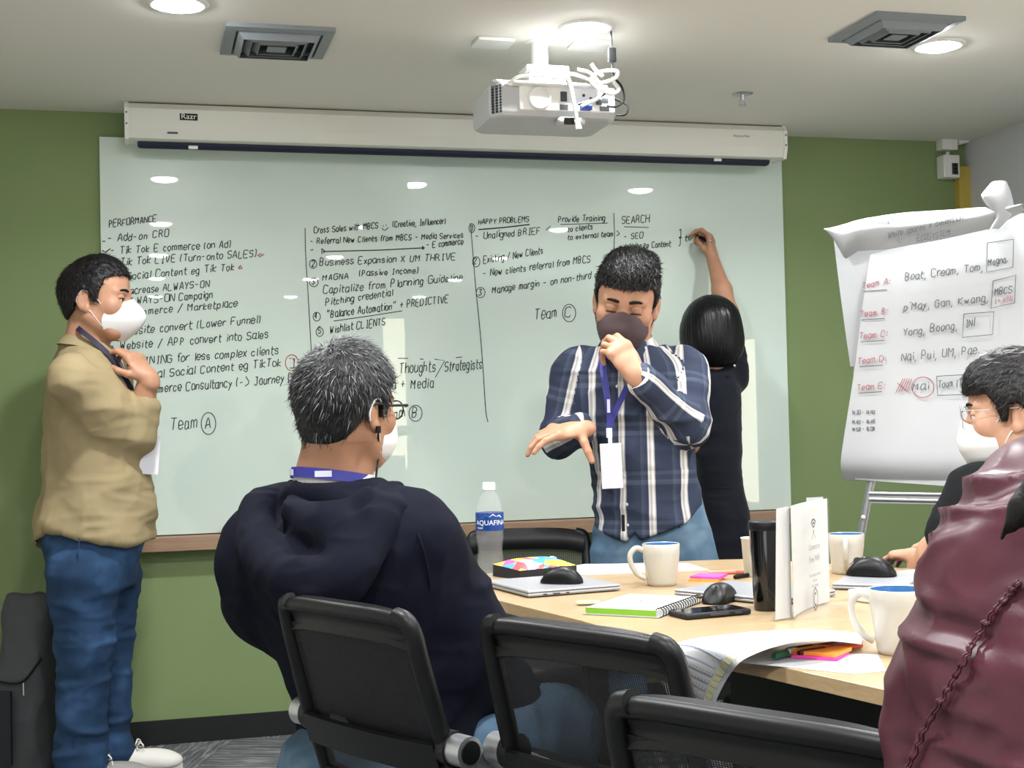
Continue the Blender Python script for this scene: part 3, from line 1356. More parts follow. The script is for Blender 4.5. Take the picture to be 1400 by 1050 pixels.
def m_flower_pouch():
    g = NT('printed_pouch')
    tc = g.n('ShaderNodeTexCoord')
    vo = g.n('ShaderNodeTexVoronoi', i_Scale=34.0)
    g.l(tc.outputs['Object'], vo.inputs['Vector'])
    sp = g.n('ShaderNodeSeparateColor')
    g.l(vo.outputs['Color'], sp.inputs[0])
    c = g.ramp(sp.outputs[0], [(0.0, '#e8508c'), (0.18, '#f2e04a'), (0.34, '#52b848'), (0.5, '#f4f0e6'), (0.62, '#3f8fd0'), (0.78, '#e2474f'), (0.9, '#f2a23c')])
    c.node.color_ramp.interpolation = 'CONSTANT'
    g.l(c, g.b.inputs['Base Color'])
    g.b.inputs['Roughness'].default_value = 0.5
    return g.m


def m_navy():
    m = mat('navy_fleece', '#11131e', 0.95, var=0.12, vscale=30, bump=0.3, bscale=400, bdist=0.001, spec=0.12)
    return m


MW = dict(
    wall=m_wall(), carpet=m_carpet(),
    ceiling=mat('ceiling_paint', '#e2e0d8', 0.85, var=0.02, vscale=2, bump=0.08, bscale=120),
    grey_wall=mat('grey_paint', '#c4c4c8', 0.8, var=0.03, vscale=2),
    cream_wall=mat('cream_paint', '#e4e2da', 0.8, var=0.03, vscale=2),
    base=mat('black_skirting', '#17191a', 0.5),
    table=m_wood('pale_maple', '#987f5c', '#a28b69', '#ab9778', (3, 20, 20), 0.35, 0.1),
    table_edge=m_wood('maple_edge', '#a98e68', '#b69b74', '#bfa580', (8, 8, 40), 0.5, 0.0),
    ledge=m_wood('brown_ledge', '#8d6f57', '#9d7f66', '#a98c72', (3, 30, 60), 0.5, 0.0),
    white=mat('white_plastic', '#e6e6e2', 0.4, var=0.02),
    white_gloss=mat('white_gloss_plastic', '#efefec', 0.25, var=0.02),
    screen_case=mat('cream_enamel', '#dfe0d6', 0.4, var=0.02),
    grey_plastic=mat('light_grey_plastic', '#b9bbbb', 0.45, var=0.03),
    dgrey=mat('dark_grey_plastic', '#3a3d40', 0.5),
    black=mat('black_plastic', '#08090a', 0.42, var=0.1, spec=0.35),
    black_soft=mat('black_rubber', '#17191b', 0.6),
    gloss_black=mat('gloss_black', '#08090a', 0.12, coat=0.5),
    navy_bar=mat('navy_bar_cloth', '#1d2438', 0.6),
    metal=mat('brushed_metal', '#b9bbbd', 0.35, metal=0.9, var=0.04, vscale=60),
    chrome=mat('bright_metal', '#d5d7d9', 0.18, metal=1.0, var=0.02),
    vent=mat('vent_grey', '#80868a', 0.5, var=0.03),
    vent_dark=mat('vent_dark', '#262d35', 0.6),
    paper=mat('white_paper', '#c0c2c3', 0.8, var=0.015, vscale=6),
    paper2=mat('grey_white_paper', '#aeb0b2', 0.8, var=0.02, vscale=6),
    ink=mat('black_marker_ink', '#1c2420', 0.5),
    ink_soft=mat('faded_black_ink', '#555c5e', 0.6),
    ink_red=mat('red_marker_ink', '#b0453f', 0.6),
    ink_pink=mat('dull_red_ink', '#a8636a', 0.6),
    mug=mat('white_ceramic', '#bdb8ac', 0.22, var=0.02, coat=0.3),
    mug_blue=mat('blue_glaze', '#3a70a6', 0.25, var=0.05, coat=0.3),
    silver=mat('silver_lid', '#a0a2a6', 0.35, metal=0.35, var=0.02),
    green_card=mat('green_card', '#7db838', 0.6),
    pink_note=mat('pink_note', '#ff4fb4', 0.6, var=0.02),
    orange_note=mat('orange_note', '#ffa23e', 0.6, var=0.02),
    netting=m_mesh_fabric(), plaid=m_plaid(), pouch=m_flower_pouch(),
    jeans=m_denim('blue_denim', '#1c2f47', '#263f5d', '#3c5a80'),
    jeans2=m_denim('washed_denim', '#3d5468', '#50697e', '#71889a'),
    navy=m_navy(),
    khaki=mat('khaki_cotton', '#998a69', 0.85, var=0.05, vscale=20, bump=0.2, bscale=500, bdist=0.001, spec=0.2),
    black_dress=mat('blue_black_knit', '#13161f', 0.9, var=0.1, vscale=25, spec=0.2, sheen=0.1),
    black_tee=mat('black_cotton', '#17191b', 0.9, var=0.1, vscale=25, spec=0.2),
    maroon=mat('maroon_nylon', '#4c212d', 0.40, var=0.08, vscale=14, spec=0.45, bump=0.1, bscale=500, bdist=0.0008),
    skin=mat('skin', '#b2856a', 0.5, var=0.07, vscale=40, bump=0.12, bscale=350, bdist=0.001, sss=0.08, spec=0.4),
    skin_pale=mat('pale_skin', '#bc9178', 0.5, var=0.06, vscale=40, bump=0.1, bscale=350, bdist=0.001, sss=0.08, spec=0.4),
    skin_tan=mat('tan_skin', '#a0755a', 0.5, var=0.08, vscale=40, bump=0.12, bscale=350, bdist=0.001, sss=0.08, spec=0.4),
    eye=mat('eye_white', '#d9d3cc', 0.2), iris=mat('dark_iris', '#1a110d', 0.15),
    mask=mat('white_mask_cloth', '#d6d6d5', 0.8, var=0.02, vscale=30),
    mask_brown=mat('brown_mask_cloth', '#4a3a3c', 0.75, var=0.06, vscale=30, bump=0.2, bscale=400, bdist=0.001),
    hair=m_hair('black_hair', '#0b0a0b', '#1d1a1a'),
    hair_grey=m_hair('greying_hair', '#111112', '#2c2c2d'),
    strand_black=m_strands('black_strands', [(0.0, '#070707'), (0.7, '#151314'), (1.0, '#2c2a2b')], 0.4),
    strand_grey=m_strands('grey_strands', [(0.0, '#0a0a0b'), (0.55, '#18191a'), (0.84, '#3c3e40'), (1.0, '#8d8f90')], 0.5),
    lanyard=mat('blue_lanyard_ribbon', '#2a2a7c', 0.55),
    lanyard_dark=mat('dark_lanyard_ribbon', '#241f38', 0.6),
    lanyard_white=mat('white_lanyard_print', '#cfd0e4', 0.6),
    badge=mat('badge_card', '#dcdce4', 0.3, var=0.03, coat=0.4),
    shirt_white=mat('grey_white_cotton', '#c9c7c6', 0.85, var=0.04),
    bag=mat('grey_bag_nylon', '#45474a', 0.75, var=0.1, vscale=10, bump=0.15, bscale=300),
    bag_dark=mat('dark_bag_nylon', '#1d1f23', 0.75, var=0.1),
    sole=mat('shoe_white', '#d9d6cf', 0.6), shoe_grey=mat('shoe_grey', '#8d8a86', 0.7),
    glass=mat('clear_glass', '#ffffff', 0.02, trans=1.0, ior=1.45, var=0.0),
    clear=mat('clear_plastic', '#f0f4f5', 0.08, alpha=0.05, spec=0.9, var=0.0, coat=0.4),
    blue_label=mat('blue_label_film', '#123f86', 0.3, var=0.05),
    yellow=mat('yellow_curtain', '#b9a44c', 0.8, var=0.08, vscale=20),
)
# ------------------------------------------------------------------ the room
def slab(name, lo, hi, m):
    mb = MB()
    mb.box([(a + b) / 2 for a, b in zip(lo, hi)], [b - a for a, b in zip(lo, hi)])
    return tag(mb.build(name, m), kind='structure')


slab('floor', (X_LEFT - .1, Y_FRONT - .1, -0.1), (X_RIGHT + .1, D_WALL + .1, 0.0), MW['carpet'])
slab('ceiling', (X_LEFT - .1, Y_FRONT - .1, H_CEIL), (X_RIGHT + .1, D_WALL + .1, H_CEIL + 0.1), MW['ceiling'])
slab('wall_back', (X_LEFT - .1, D_WALL, 0), (X_RIGHT + .1, D_WALL + .1, H_CEIL), MW['wall'])
slab('wall_right', (X_RIGHT, Y_FRONT - .1, 0), (X_RIGHT + .1, D_WALL, H_CEIL), MW['grey_wall'])
slab('wall_left', (X_LEFT - .1, Y_FRONT - .1, 0), (X_LEFT, D_WALL, H_CEIL), MW['cream_wall'])
slab('wall_front', (X_LEFT, Y_FRONT - .1, 0), (X_RIGHT, Y_FRONT, H_CEIL), MW['cream_wall'])
slab('baseboard_back', (X_LEFT, D_WALL - .012, 0.0), (X_RIGHT, D_WALL, 0.088), MW['base'])
slab('trim_1', (3.395, D_WALL - .035, 0.1), (X_RIGHT, D_WALL, 2.20), MW['yellow'])

# two windows with sunlit blinds on the walls the glass board mirrors
m_glow = mat('sunlit_blind', '#f3ead0', 0.8, emit=WINDOW_GLOW, var=0.03)


def window(name, c, size, ax):
    """blind in a frame; ax 0: on the right wall, 1: on the front wall"""
    mb = MB()
    w, h = size
    t = 0.03
    if ax == 0:
        mb.box(c, (0.012, w, h))
    else:
        mb.box(c, (w, 0.012, h))
    root = tag(mb.build(name, m_glow), kind='structure')
    fr = MB()
    for s in (-1, 1):
        if ax == 0:
            fr.box((c[0], c[1] + s * (w / 2 + t / 2), c[2]), (0.03, t, h + 2 * t), bev=.003)
            fr.box((c[0], c[1], c[2] + s * (h / 2 + t / 2)), (0.03, w, t), bev=.003)
        else:
            fr.box((c[0] + s * (w / 2 + t / 2), c[1], c[2]), (t, 0.03, h + 2 * t), bev=.003)
            fr.box((c[0], c[1], c[2] + s * (h / 2 + t / 2)), (w, 0.03, t), bev=.003)
    fr.build('window_frame', MW['white'], root)
    return root


window('window_1', (X_RIGHT - .012, 2.87, 1.12), (0.36, 0.95), 0)
window('window_2', (2.42, Y_FRONT + .012, 1.45), (0.22, 1.50), 1)

# ------------------------------------------------------------------ ceiling fittings
lamp_spots = []
for row, y in enumerate((None, 2.40, 0.95, -0.50, -2.0)):
    for col_, px in enumerate(((243, 5), (802, 37), (1283, 62))):
        p = on(px[0], px[1], 2, H_CEIL)
        lamp_spots.append((p[0], p[1] if y is None else y, row, col_))
m_diff = mat('lit_diffuser', '#f8fafe', 0.6, emit=LAMP, var=0.0)
LAMP_LABEL = {
    (0, 0): 'round recessed downlight at the top edge beside the left air vent',
    (0, 1): 'round recessed downlight glowing just behind the projector mount',
    (0, 2): 'round recessed downlight beside the right hand air vent',
}
for x, y, row, col_ in lamp_spots:
    lab = LAMP_LABEL.get((row, col_))
    g = 'ceiling downlights by the glass board' if row == 0 else 'ceiling downlights further back over the room'
    root = thing('ceiling_downlight', lab or 'round recessed downlight over the rear of the room', 'ceiling light', (x, y, H_CEIL), 0, g)
    r = MB()
    r.lathe((x, y, H_CEIL), [(0.058, -0.001), (0.060, -0.005), (0.072, -0.007), (0.082, -0.004), (0.085, 0.0)], 40)
    r.build('trim_ring', MW['white'], root)
    dd = MB()
    dd.lathe((x, y, H_CEIL), [(0.0001, -0.017), (0.02, -0.0165), (0.04, -0.0145), (0.053, -0.010), (0.0585, -0.003)], 40)
    dd.build('diffuser', m_diff, root)
    ld = bpy.data.lights.new('downlight_beam', 'AREA')
    ld.shape = 'DISK'
    ld.size = 0.11
    ld.energy = LAMP_W
    ld.color = (0.985, 0.992, 1.0)
    ld.spread = math.radians(LAMP_SPREAD)
    lo_ = bpy.data.objects.new('downlight_beam', ld)
    COL.objects.link(lo_)
    lo_.parent = root
    lo_.location = (0, 0, -0.022)


def air_vent(corners, label):
    P = [on(a, b, 2, H_CEIL) for a, b in corners]
    c = np.mean(P, 0)
    w = (np.linalg.norm(P[1] - P[0]) + np.linalg.norm(P[2] - P[3])) / 2
    h = (np.linalg.norm(P[3] - P[0]) + np.linalg.norm(P[2] - P[1])) / 2
    w = h = (w + h) / 2
    root = thing('air_vent', label, 'air vent', (c[0], c[1], H_CEIL), 0, 'ceiling air vents')

    def ringf(mb, s0, z0, s1, z1):
        """square band sloping from half size s0 at z0 to s1 at z1"""
        V = []
        for s, z in ((s0, z0), (s1, z1)):
            V += [(c[0] - s, c[1] - s, H_CEIL + z), (c[0] + s, c[1] - s, H_CEIL + z), (c[0] + s, c[1] + s, H_CEIL + z), (c[0] - s, c[1] + s, H_CEIL + z)]
        mb.add(V, [(i, (i + 1) % 4, 4 + (i + 1) % 4, 4 + i) for i in range(4)])
    s = w / 2
    f = MB()
    ringf(f, s, 0.0, s, -0.012)
    ringf(f, s, -0.012, s * 0.80, -0.016)
    ringf(f, s * 0.80, -0.016, s * 0.78, 0.0)
    f.build('frame', MW['vent'], root)
    b = MB()
    ringf(b, s * 0.8, -0.002, 0.001, -0.002)
    b.build('backing', MW['vent_dark'], root)
    for k in (0.66, 0.50, 0.34):
        v = MB()
        ringf(v, s * (k + 0.10), -0.014, s * k, -0.034)
        ringf(v, s * k, -0.034, s * (k - 0.012), -0.033)
        ringf(v, s * (k - 0.012), -0.033, s * (k + 0.085), -0.013)
        v.build('louvre', MW['vent'], root)
    q = MB()
    q.box((c[0], c[1], H_CEIL - 0.030), (s * 0.36, s * 0.36, 0.004), bev=.001)
    q.build('centre_plate', MW['vent'], root)


air_vent([(316, 30), (463, 37), (435, 76), (296, 70)], 'square grey ceiling air vent above the left part of the glass board')
air_vent([(1202, 13), (1320, 27), (1247, 59), (1128, 50)], 'square grey ceiling air vent beside the downlight at the right')

p = on(1015, 128, 2, H_CEIL)
root = thing('sprinkler_head', 'small metal fire sprinkler head in the ceiling right of the projector', 'sprinkler', tuple(p))
b = MB()
b.lathe(p, [(0.0001, -0.004), (0.028, -0.006), (0.036, -0.003), (0.038, 0.0)], 24)
b.build('escutcheon', MW['metal'], root)
b = MB()
b.cyl(p + [0, 0, -0.004], p + [0, 0, -0.026], 0.009, 0.007)
for s in (-1, 1):
    b.tube([p + [s * .008, 0, -.024], p + [s * .012, 0, -.034], p + [s * .004, 0, -.043]], 0.0022, 6)
b.build('body', MW['metal'], root)
b = MB()
b.lathe(p, [(0.0001, -0.043), (0.015, -0.043), (0.016, -0.045), (0.0001, -0.046)], 20)
b.build('deflector', MW['metal'], root)

for (px, py, lab) in ((674, 56, 'flat white access plate on the ceiling left of the projector mount'),
                      (806, 60, 'flat white access plate on the ceiling under the middle downlight')):
    p = on(px, py, 2, H_CEIL)
    b = MB()
    b.box(p + [0, 0, -0.006], (0.115, 0.10, 0.012), bev=.004)
    tag(b.build('ceiling_plate', MW['white']), lab, 'ceiling plate', 'ceiling access plates')

# ------------------------------------------------------------------ wall fittings in the right corner
p0 = on(1290, 211, 1, D_WALL - .06)
p1 = on(1313, 243, 1, D_WALL - .06)
c = (p0 + p1) / 2
root = thing('emergency_light', 'white wall box with a small dark switch panel in the upper right corner', 'wall box', (c[0], D_WALL - .001, c[2]))
w, h = abs(p1[0] - p0[0]), abs(p0[2] - p1[2])
b = MB()
b.box((c[0], D_WALL - .0315, c[2]), (w, 0.061, h), bev=.006)
b.build('casing', MW['white'], root)
b = MB()
b.box((c[0] + w * .16, D_WALL - .0635, c[2] - h * .12), (w * .36, 0.004, h * .5), bev=.001)
sp = b.build('switch_panel', MW['dgrey'], root)
b = MB()
for k in range(3):
    b.box((c[0] + w * .16, D_WALL - .0665, c[2] - h * .12 + (k - 1) * h * .15), (w * .16, 0.003, h * .08), bev=.0006)
b.build('switch', MW['black'], sp)
p0 = on(1288, 192, 1, D_WALL - .05)
p1 = on(1310, 207, 1, D_WALL - .05)
c2 = (p0 + p1) / 2
b = MB()
b.box((c2[0], D_WALL - .026, (c2[2] + H_CEIL) / 2 - .005), (abs(p1[0] - p0[0]), 0.05, (H_CEIL - p1[2])), bev=.004)
b.cyl((c2[0], D_WALL - .03, p1[2]), (c2[0], D_WALL - .03, c[2] + h / 2), .008)
tag(b.build('cable_duct', MW['white']), 'short white cable duct above the white wall box', 'cable duct')
b = MB()
a1, a2 = on(1309, 195, 1, D_WALL - .03), on(1341, 187, 1, D_WALL - .03)
b.tube([a1, a2], 0.012, 12)
b.tube([a2 + [-.006, -.002, -.001], a2 + [.0, -.05, .002]], 0.012, 12)
tag(b.build('blind_rail', MW['white']), 'thin white blind rail in the ceiling corner above the yellow strip', 'blind rail')

# ------------------------------------------------------------------ the glass board
XL, XR, ZB, ZT = -0.145, 2.570, 0.762, 2.218
g = NT('back_painted_glass')
tc = g.n('ShaderNodeTexCoord')
nz = g.n('ShaderNodeTexNoise', i_Scale=1.5, i_Detail=3.0)
g.l(tc.outputs['Object'], nz.inputs['Vector'])
g.l(g.ramp(nz.outputs[0], [(0.3, '#cfe0d5'), (0.7, '#d3e3d9')]), g.b.inputs['Base Color'])
g.b.inputs['Roughness'].default_value = 0.30
g.b.inputs['Specular IOR Level'].default_value = 0.35
g.b.inputs['Coat Weight'].default_value = 1.0
g.b.inputs['Coat Roughness'].default_value = 0.012
g.b.inputs['Coat IOR'].default_value = 1.5
m_board = g.m
b = MB()
BY = D_WALL - .020
b.box(((XL + XR) / 2, (BY + D_WALL - .002) / 2, (ZB + ZT) / 2), (XR - XL, D_WALL - .002 - BY, ZT - ZB))
board = tag(b.build('glass_whiteboard', m_board), 'large pale green glass writing board covered in handwritten notes', 'whiteboard')

W = Writer((0, BY, 1.5), (0, -1, 0))
ink, red = MB(), MB()
T = lambda *a, **k: W.text(ink, *a, **k)
T('PERFORMANCE', 149, 311, 215, 303, 9)
T('- Add-on CRO', 147, 332, 233, 323, 10)
T("- Tik Tok E commerce (on Ad)", 151, 348, 317, 338, 10)
T('- Tik Tok LIVE (Turn-onto SALES)', 152, 364, 352, 351, 10)
T('- Social Content eg Tik Tok', 160, 384, 322, 369, 10)
T('- Increase ALWAYS-ON', 160, 404, 288, 392, 10)
T('- ALWAYS-ON Campaign', 160, 418, 292, 407, 10)
T('- Ecommerce / Marketplace', 158, 434, 326, 419, 10)
T('- Website convert (Lower Funnel)', 152, 460, 358, 441, 11)
T('- Website / APP convert into Sales', 150, 479, 368, 462, 11)
T('TRAINING for less complex clients', 172, 500, 382, 484, 11)
T('- Ideal Social Content eg TikTok', 180, 519, 386, 500, 11)
T('- Ecommerce Consultancy (-> Journey Design)', 176, 540, 432, 520, 12)
T('Team', 233, 588, 272, 584, 16)
T('A', 280, 586, 291, 585, 15)
W.ring(ink, 285, 579, 10, 15)
T('2', 426, 365, 431, 364, 8)
T('Cross Sales with MBCS', 429, 319, 518, 312, 8)
W.line(ink, [(522, 312), (526, 315), (531, 311)], n=4)
W.line(ink, [(524, 308), (524, 310)])
W.line(ink, [(528, 307), (528, 309)])
T('(Creative, Influencer)', 537, 311, 610, 306, 8)
T('- Referral New Clients from MBCS - Media Services', 424, 334, 634, 325, 8)
T('-', 424, 346, 432, 345, 8)
W.line(ink, [(441, 344), (520, 342), (578, 339)], 0.004)
W.line(ink, [(440, 340), (445, 344), (440, 347), (440, 340)], 0.004)
W.line(ink, [(577, 337), (580, 339), (577, 341)], 0.006)
T('- E commerce', 583, 339, 634, 334, 8)
W.ring(ink, 428, 361, 5, 6)
T('Business Expansion X UM THRIVE', 437, 363, 624, 355, 9)
T('3', 426, 389, 431, 388, 8)
W.ring(ink, 429, 386, 6, 6)
T('MAGNA', 441, 384, 478, 381, 8)
T('(Passive Income)', 491, 378, 573, 373, 8)
T('Capitalize from Planning Guideline', 442, 402, 634, 383, 10)
T('Pitching credential', 445, 418, 538, 404, 9)
T('4', 430, 436, 434, 435, 8)
W.ring(ink, 433, 433, 5, 6)
T('"Balance Automation" + PREDICTIVE', 446, 435, 614, 413, 10)
W.line(ink, [(456, 439), (505, 432), (550, 425)])
T('5', 435, 456, 439, 455, 8)
W.ring(ink, 437, 454, 5, 6)
T('Wishlist CLIENTS', 451, 456, 528, 444, 10)
W.line(ink, [(417, 312), (418, 350), (421, 400), (425, 470), (428, 520)], n=5)
W.line(ink, [(643, 305), (646, 340), (650, 390), (656, 450), (660, 500), (664, 560), (667, 577)], n=5)
T('Custom Thoughts', 500, 514, 597, 507, 15)
W.line(ink, [(594, 491), (608, 493), (595, 516)], 0.003)
T('Strategists', 608, 508, 660, 504, 14)
W.line(ink, [(544, 490), (558, 490)])
W.line(ink, [(574, 491), (579, 491)])
W.line(ink, [(623, 489), (632, 488)])
T('Data + Media', 515, 533, 594, 530, 13)
T('Team', 520, 574, 556, 570, 14)
T('B', 563, 571, 573, 570, 13)
W.ring(ink, 568, 565, 9, 11)
T('1', 643, 316, 647, 315, 8)
W.ring(ink, 645, 312, 4, 6)
T('HAPPY PROBLEMS', 654, 307, 724, 303, 7)
W.line(ink, [(654, 314), (690, 311), (724, 307)], 0.005)
T('- Unaligned BRIEF', 650, 327, 740, 320, 9)
W.line(ink, [(746, 315), (750, 311), (753, 309)])
T('Provide Training', 763, 304, 828, 302, 8)
W.line(ink, [(766, 307), (800, 306), (831, 305)])
T('to clients', 776, 317, 811, 313, 7)
T('to external team >', 776, 328, 848, 322, 7)
W.line(ink, [(839, 291), (840, 320), (839, 343)], n=4)
T('SEARCH', 850, 306, 889, 304, 10)
W.line(ink, [(853, 310), (887, 311)])
T('- SEO', 853, 327, 880, 325, 8)
T('- Website Content', 853, 342, 918, 337, 8)
T('}', 926, 336, 936, 335, 22)
T('to a', 936, 330, 957, 325, 8)
T('2', 647, 361, 653, 360, 8)
W.ring(ink, 651, 358, 5, 7)
T('Existing / New Clients', 661, 360, 743, 347, 9)
T('- New clients referral from MBCS', 660, 379, 808, 358, 9)
T('3', 654, 404, 660, 403, 8)
W.ring(ink, 657, 400, 6, 7)
T('Manage margin - on non-third clients', 673, 401, 842, 376, 9)
T('Team', 731, 437, 764, 433, 15)
T('C', 772, 434, 783, 433, 13)
W.ring(ink, 778, 428, 9, 12)
W.text(red, '1', 399, 502, 404, 502, 12)
W.line(red, [(395, 490), (402, 490), (402, 502), (396, 503), (405, 503)], 0.003)
W.ring(red, 399, 496, 9, 11)
W.line(red, [(352, 350), (356, 347), (361, 348), (354, 351)], 0.004)
W.line(red, [(326, 366), (329, 363), (331, 367), (326, 367)], 0.005)
W.line(ink, [(140, 330), (144, 330)], 0.004)
W.line(ink, [(140, 342), (144, 345), (151, 340)], 0.004)
ink.build('handwriting', MW['ink'], board, 'black marker handwriting')
red.build('handwriting', MW['ink_red'], board, 'red marker marks')
b = MB()
for (x, z) in ((XL + .06, ZT - .05), (XR - .06, ZT - .05), (XL + .06, ZB + .05), (XR - .06, ZB + .05)):
    pass

# wooden ledge under the board, running past both its ends
b = MB()
b.box((1.13, D_WALL - .042, ZB - .030), (2.86, 0.084, 0.052), bev=.003)
tag(b.build('trim_2', MW['ledge']), kind='structure')
q = on(316, 722, 1, D_WALL - .045)
root = thing('whiteboard_eraser', 'small pink board eraser on the wooden ledge under the glass board', 'eraser', (q[0], D_WALL - .045, ZB - .004))
b = MB()
b.box((q[0], D_WALL - .045, ZB + .011), (0.062, 0.034, 0.018), bev=.004)
b.build('body', mat('pink_plastic', '#e0407e', 0.45), root)
b = MB()
b.box((q[0], D_WALL - .045, ZB - .001), (0.060, 0.032, 0.008), bev=.001)
b.build('felt', mat('pink_felt', '#f08fb4', 0.9), root)

# ------------------------------------------------------------------ the roll-up screen over the board
YS0, YS1 = 4.985, 5.095
sx0 = on(170, 160, 1, YS0)[0]
sx1 = on(1076, 190, 1, YS0)[0]
z1 = H_CEIL - .006
z0 = on(300, 192, 1, YS0)[2]
root = thing('projection_screen', 'long cream roll-up projection screen case hung above the glass board', 'projection screen', ((sx0 + sx1) / 2, 5.04, z0))
prof = [(YS1, z1), (YS0 + .02, z1), (YS0, z1 - .022), (YS0, z0 + .040), (YS0 + .012, z0 + .003), (YS0 + .03, z0), (YS1, z0)]
b = MB()
b.prism(prof, sx0 + .012, sx1 - .012, (0, 0, 0), (0, 1, 0), (0, 0, 1), (1, 0, 0))
case = b.build('case', MW['screen_case'], root)
for x in (sx0, sx1 - .014):
    b = MB()
    pr = [(YS1 + .002, z1 + .004), (YS0 + .016, z1 + .004), (YS0 - .004, z1 - .022), (YS0 - .004, z0 + .038), (YS0 + .010, z0 - .003), (YS1 + .002, z0 - .003)]
    b.prism(pr, x, x + .014, (0, 0, 0), (0, 1, 0), (0, 0, 1), (1, 0, 0))
    cap_ = b.build('end_cap', MW['white'], root)
    for zz in (z0 + .05, z0 + .09):
        sc = MB()
        sc.cyl((x + .014 if x > 1 else x, YS0 + .03, zz), (x + (.016 if x > 1 else -.002), YS0 + .03, zz), .004, n=10)
        sc.build('screw', MW['dgrey'], cap_)
        sc = MB()
        sc.cyl((x + .007, YS0 - .004, zz), (x + .007, YS0 - .0055, zz), .0032, n=10)
        sc.build('screw', MW['dgrey'], cap_)
for x in (sx0 + .25, sx1 - .25):
    b = MB()
    b.box((x, YS0 + .075, (z1 + H_CEIL) / 2), (0.05, 0.05, H_CEIL - z1))
    b.build('ceiling_bracket', MW['white'], root)
tx = on(258, 160, 1, YS0)
b = MB()
b.box((tx[0], YS0 - .0008, tx[2]), (0.062, 0.0016, 0.024))
lg = b.build('logo_plate', MW['black'], case)
b = MB()
add_text(b, 'Razr', 0.027, (tx[0], YS0 - .0016, tx[2] + .001), (1, 0, 0), (0, 0, 1), 0.0006, 1.1)
b.build('lettering', MW['white_gloss'], lg)
tx = on(1014, 186, 1, YS0)
b = MB()
add_text(b, 'Sharp as Razr', 0.013, (tx[0], YS0, tx[2]), (1, 0, 0), (0, 0, 1), 0.0008)
tx = on(236, 181, 1, YS0)
b.box((tx[0], YS0 + .003, tx[2] - .001), (0.036, 0.002, 0.006))
b.build('lettering', MW['dgrey'], case, 'small dark printed words')
b = MB()
bx0, bx1 = on(188, 193, 1, 5.06)[0], on(1050, 214, 1, 5.06)[0]
zb = on(300, 198, 1, 5.06)[2]
b.tube([(bx0, 5.06, zb), (bx0 + .01, 5.06, zb), (bx1 - .01, 5.06, zb), (bx1, 5.06, zb)], [0.016, 0.021, 0.021, 0.016], 14)
bar = b.build('weight_bar', MW['navy_bar'], root, 'dark navy bottom bar')
for px in (264, 980):
    tx = on(px, 202 if px < 500 else 219, 1, 5.05)
    b = MB()
    b.box((tx[0], 5.045, tx[2]), (0.034, 0.014, 0.012), bev=.003)
    h_ = b.build('pull_tab', MW['white_gloss'], bar)

# ------------------------------------------------------------------ projector
p = on(737, 58, 2, H_CEIL)
dP = float(np.dot(p - EYE, FW))
root = thing('projector_mount', 'white ceiling pole and bracket that carries the projector', 'projector mount', tuple(p))
b = MB()
b.lathe(p, [(0.045, 0.0), (0.045, -0.004), (0.026, -0.006), (0.026, -0.075)], 28)
b.cyl(p + [0, 0, -.02], p + [0, 0, -.08], .0245)
b.build('pole', MW['white'], root)
b = MB()
b.box(p + [0.012, 0, -.092], (0.135, 0.10, 0.020), bev=.004)
b.box(p + [0.012, 0, -.117], (0.115, 0.085, 0.034), bev=.004)
for k in (-1, 0, 1):
    b.cyl(p + [0.012 + k * .03, -.042, -.117], p + [0.012 + k * .03, -.047, -.117], .006, n=12)
b.build('bracket', MW['white'], root)
b = MB()
for (dx, dy) in ((-.17, -.10), (.19, -.08), (-.13, .12), (.16, .12)):
    b.tube([p + [0.01, 0, -.137], p + [dx * .5, dy * .5, -.139], p + [dx, dy, -.150]], 0.010, 8, flat=((0, 0, 1), .35))
b.build('spider_arms', MW['white'], root)

pc = p + np.array([0.015, 0.02, -0.207])
root = thing('projector', 'white projector hung from the ceiling with a tangle of cables', 'projector', tuple(pc + [0, 0, .05]))
b = MB()
hw, hd, hh = 0.198, 0.135, 0.052
top = [(-hw + .03, -hd), (hw - .03, -hd), (hw, -hd + .04), (hw, hd - .03), (hw - .03, hd), (-hw + .03, hd), (-hw, hd - .03), (-hw, -hd + .04)]
b.prism(top, -hh, hh, pc, (1, 0, 0), (0, 1, 0), (0, 0, 1), bev=.016)
body = b.build('body', MW['grey_plastic'], root)
b = MB()
b.box(pc + [0.035, -hd - .001, .006], (0.300, 0.010, 0.075), bev=.004)
b.build('rear_panel', MW['white_gloss'], root)
b = MB()
b.box(pc + [-0.005, -hd - .010, .044], (0.27, 0.05, 0.010), bev=.004)
b.build('top_flange', MW['white_gloss'], root)
b = MB()
lc = pc + np.array([-0.055, -hd - .004, .004])
b.lathe(lc, [(0.036, 0.0), (0.036, 0.010), (0.031, 0.014), (0.029, 0.011), (0.0001, 0.011)], 32, (0, -1, 0))
b.build('round_cover', MW['white'], root)
b = MB()
for i in range(3):
    for j in range(10):
        b.box(pc + [-hw + .012 + i * .010 - .004, -hd + .026 - i * .0105 - .001, -.036 + j * .0085], (0.007, 0.006, 0.006))
b.build('grille', MW['vent_dark'], root)
for k, (x, z, w_, h_) in enumerate(((.022, .012, .02, .03), (.022, -.02, .026, .016), (.085, .018, .008, .008), (.107, .010, .007, .007), (.132, .0, .018, .018), (.150, -.02, .03, .014), (.152, .006, .02, .014))):
    b = MB()
    b.box(pc + [x, -hd - .006, z], (w_, 0.006, h_), bev=.001)
    b.build('socket', MW['dgrey'], root)
b = MB()
b.box(pc + [0.045, -hd + .012, -hh - .010], (0.085, 0.06, 0.024), bev=.009)
ft = b.build('foot', MW['grey_plastic'], root)
b = MB()
b.box(pc + [0.034, -hd - .0195, -hh - .012], (0.034, 0.003, 0.022), bev=.001)
b.build('sensor_window', MW['gloss_black'], ft)
b = MB()
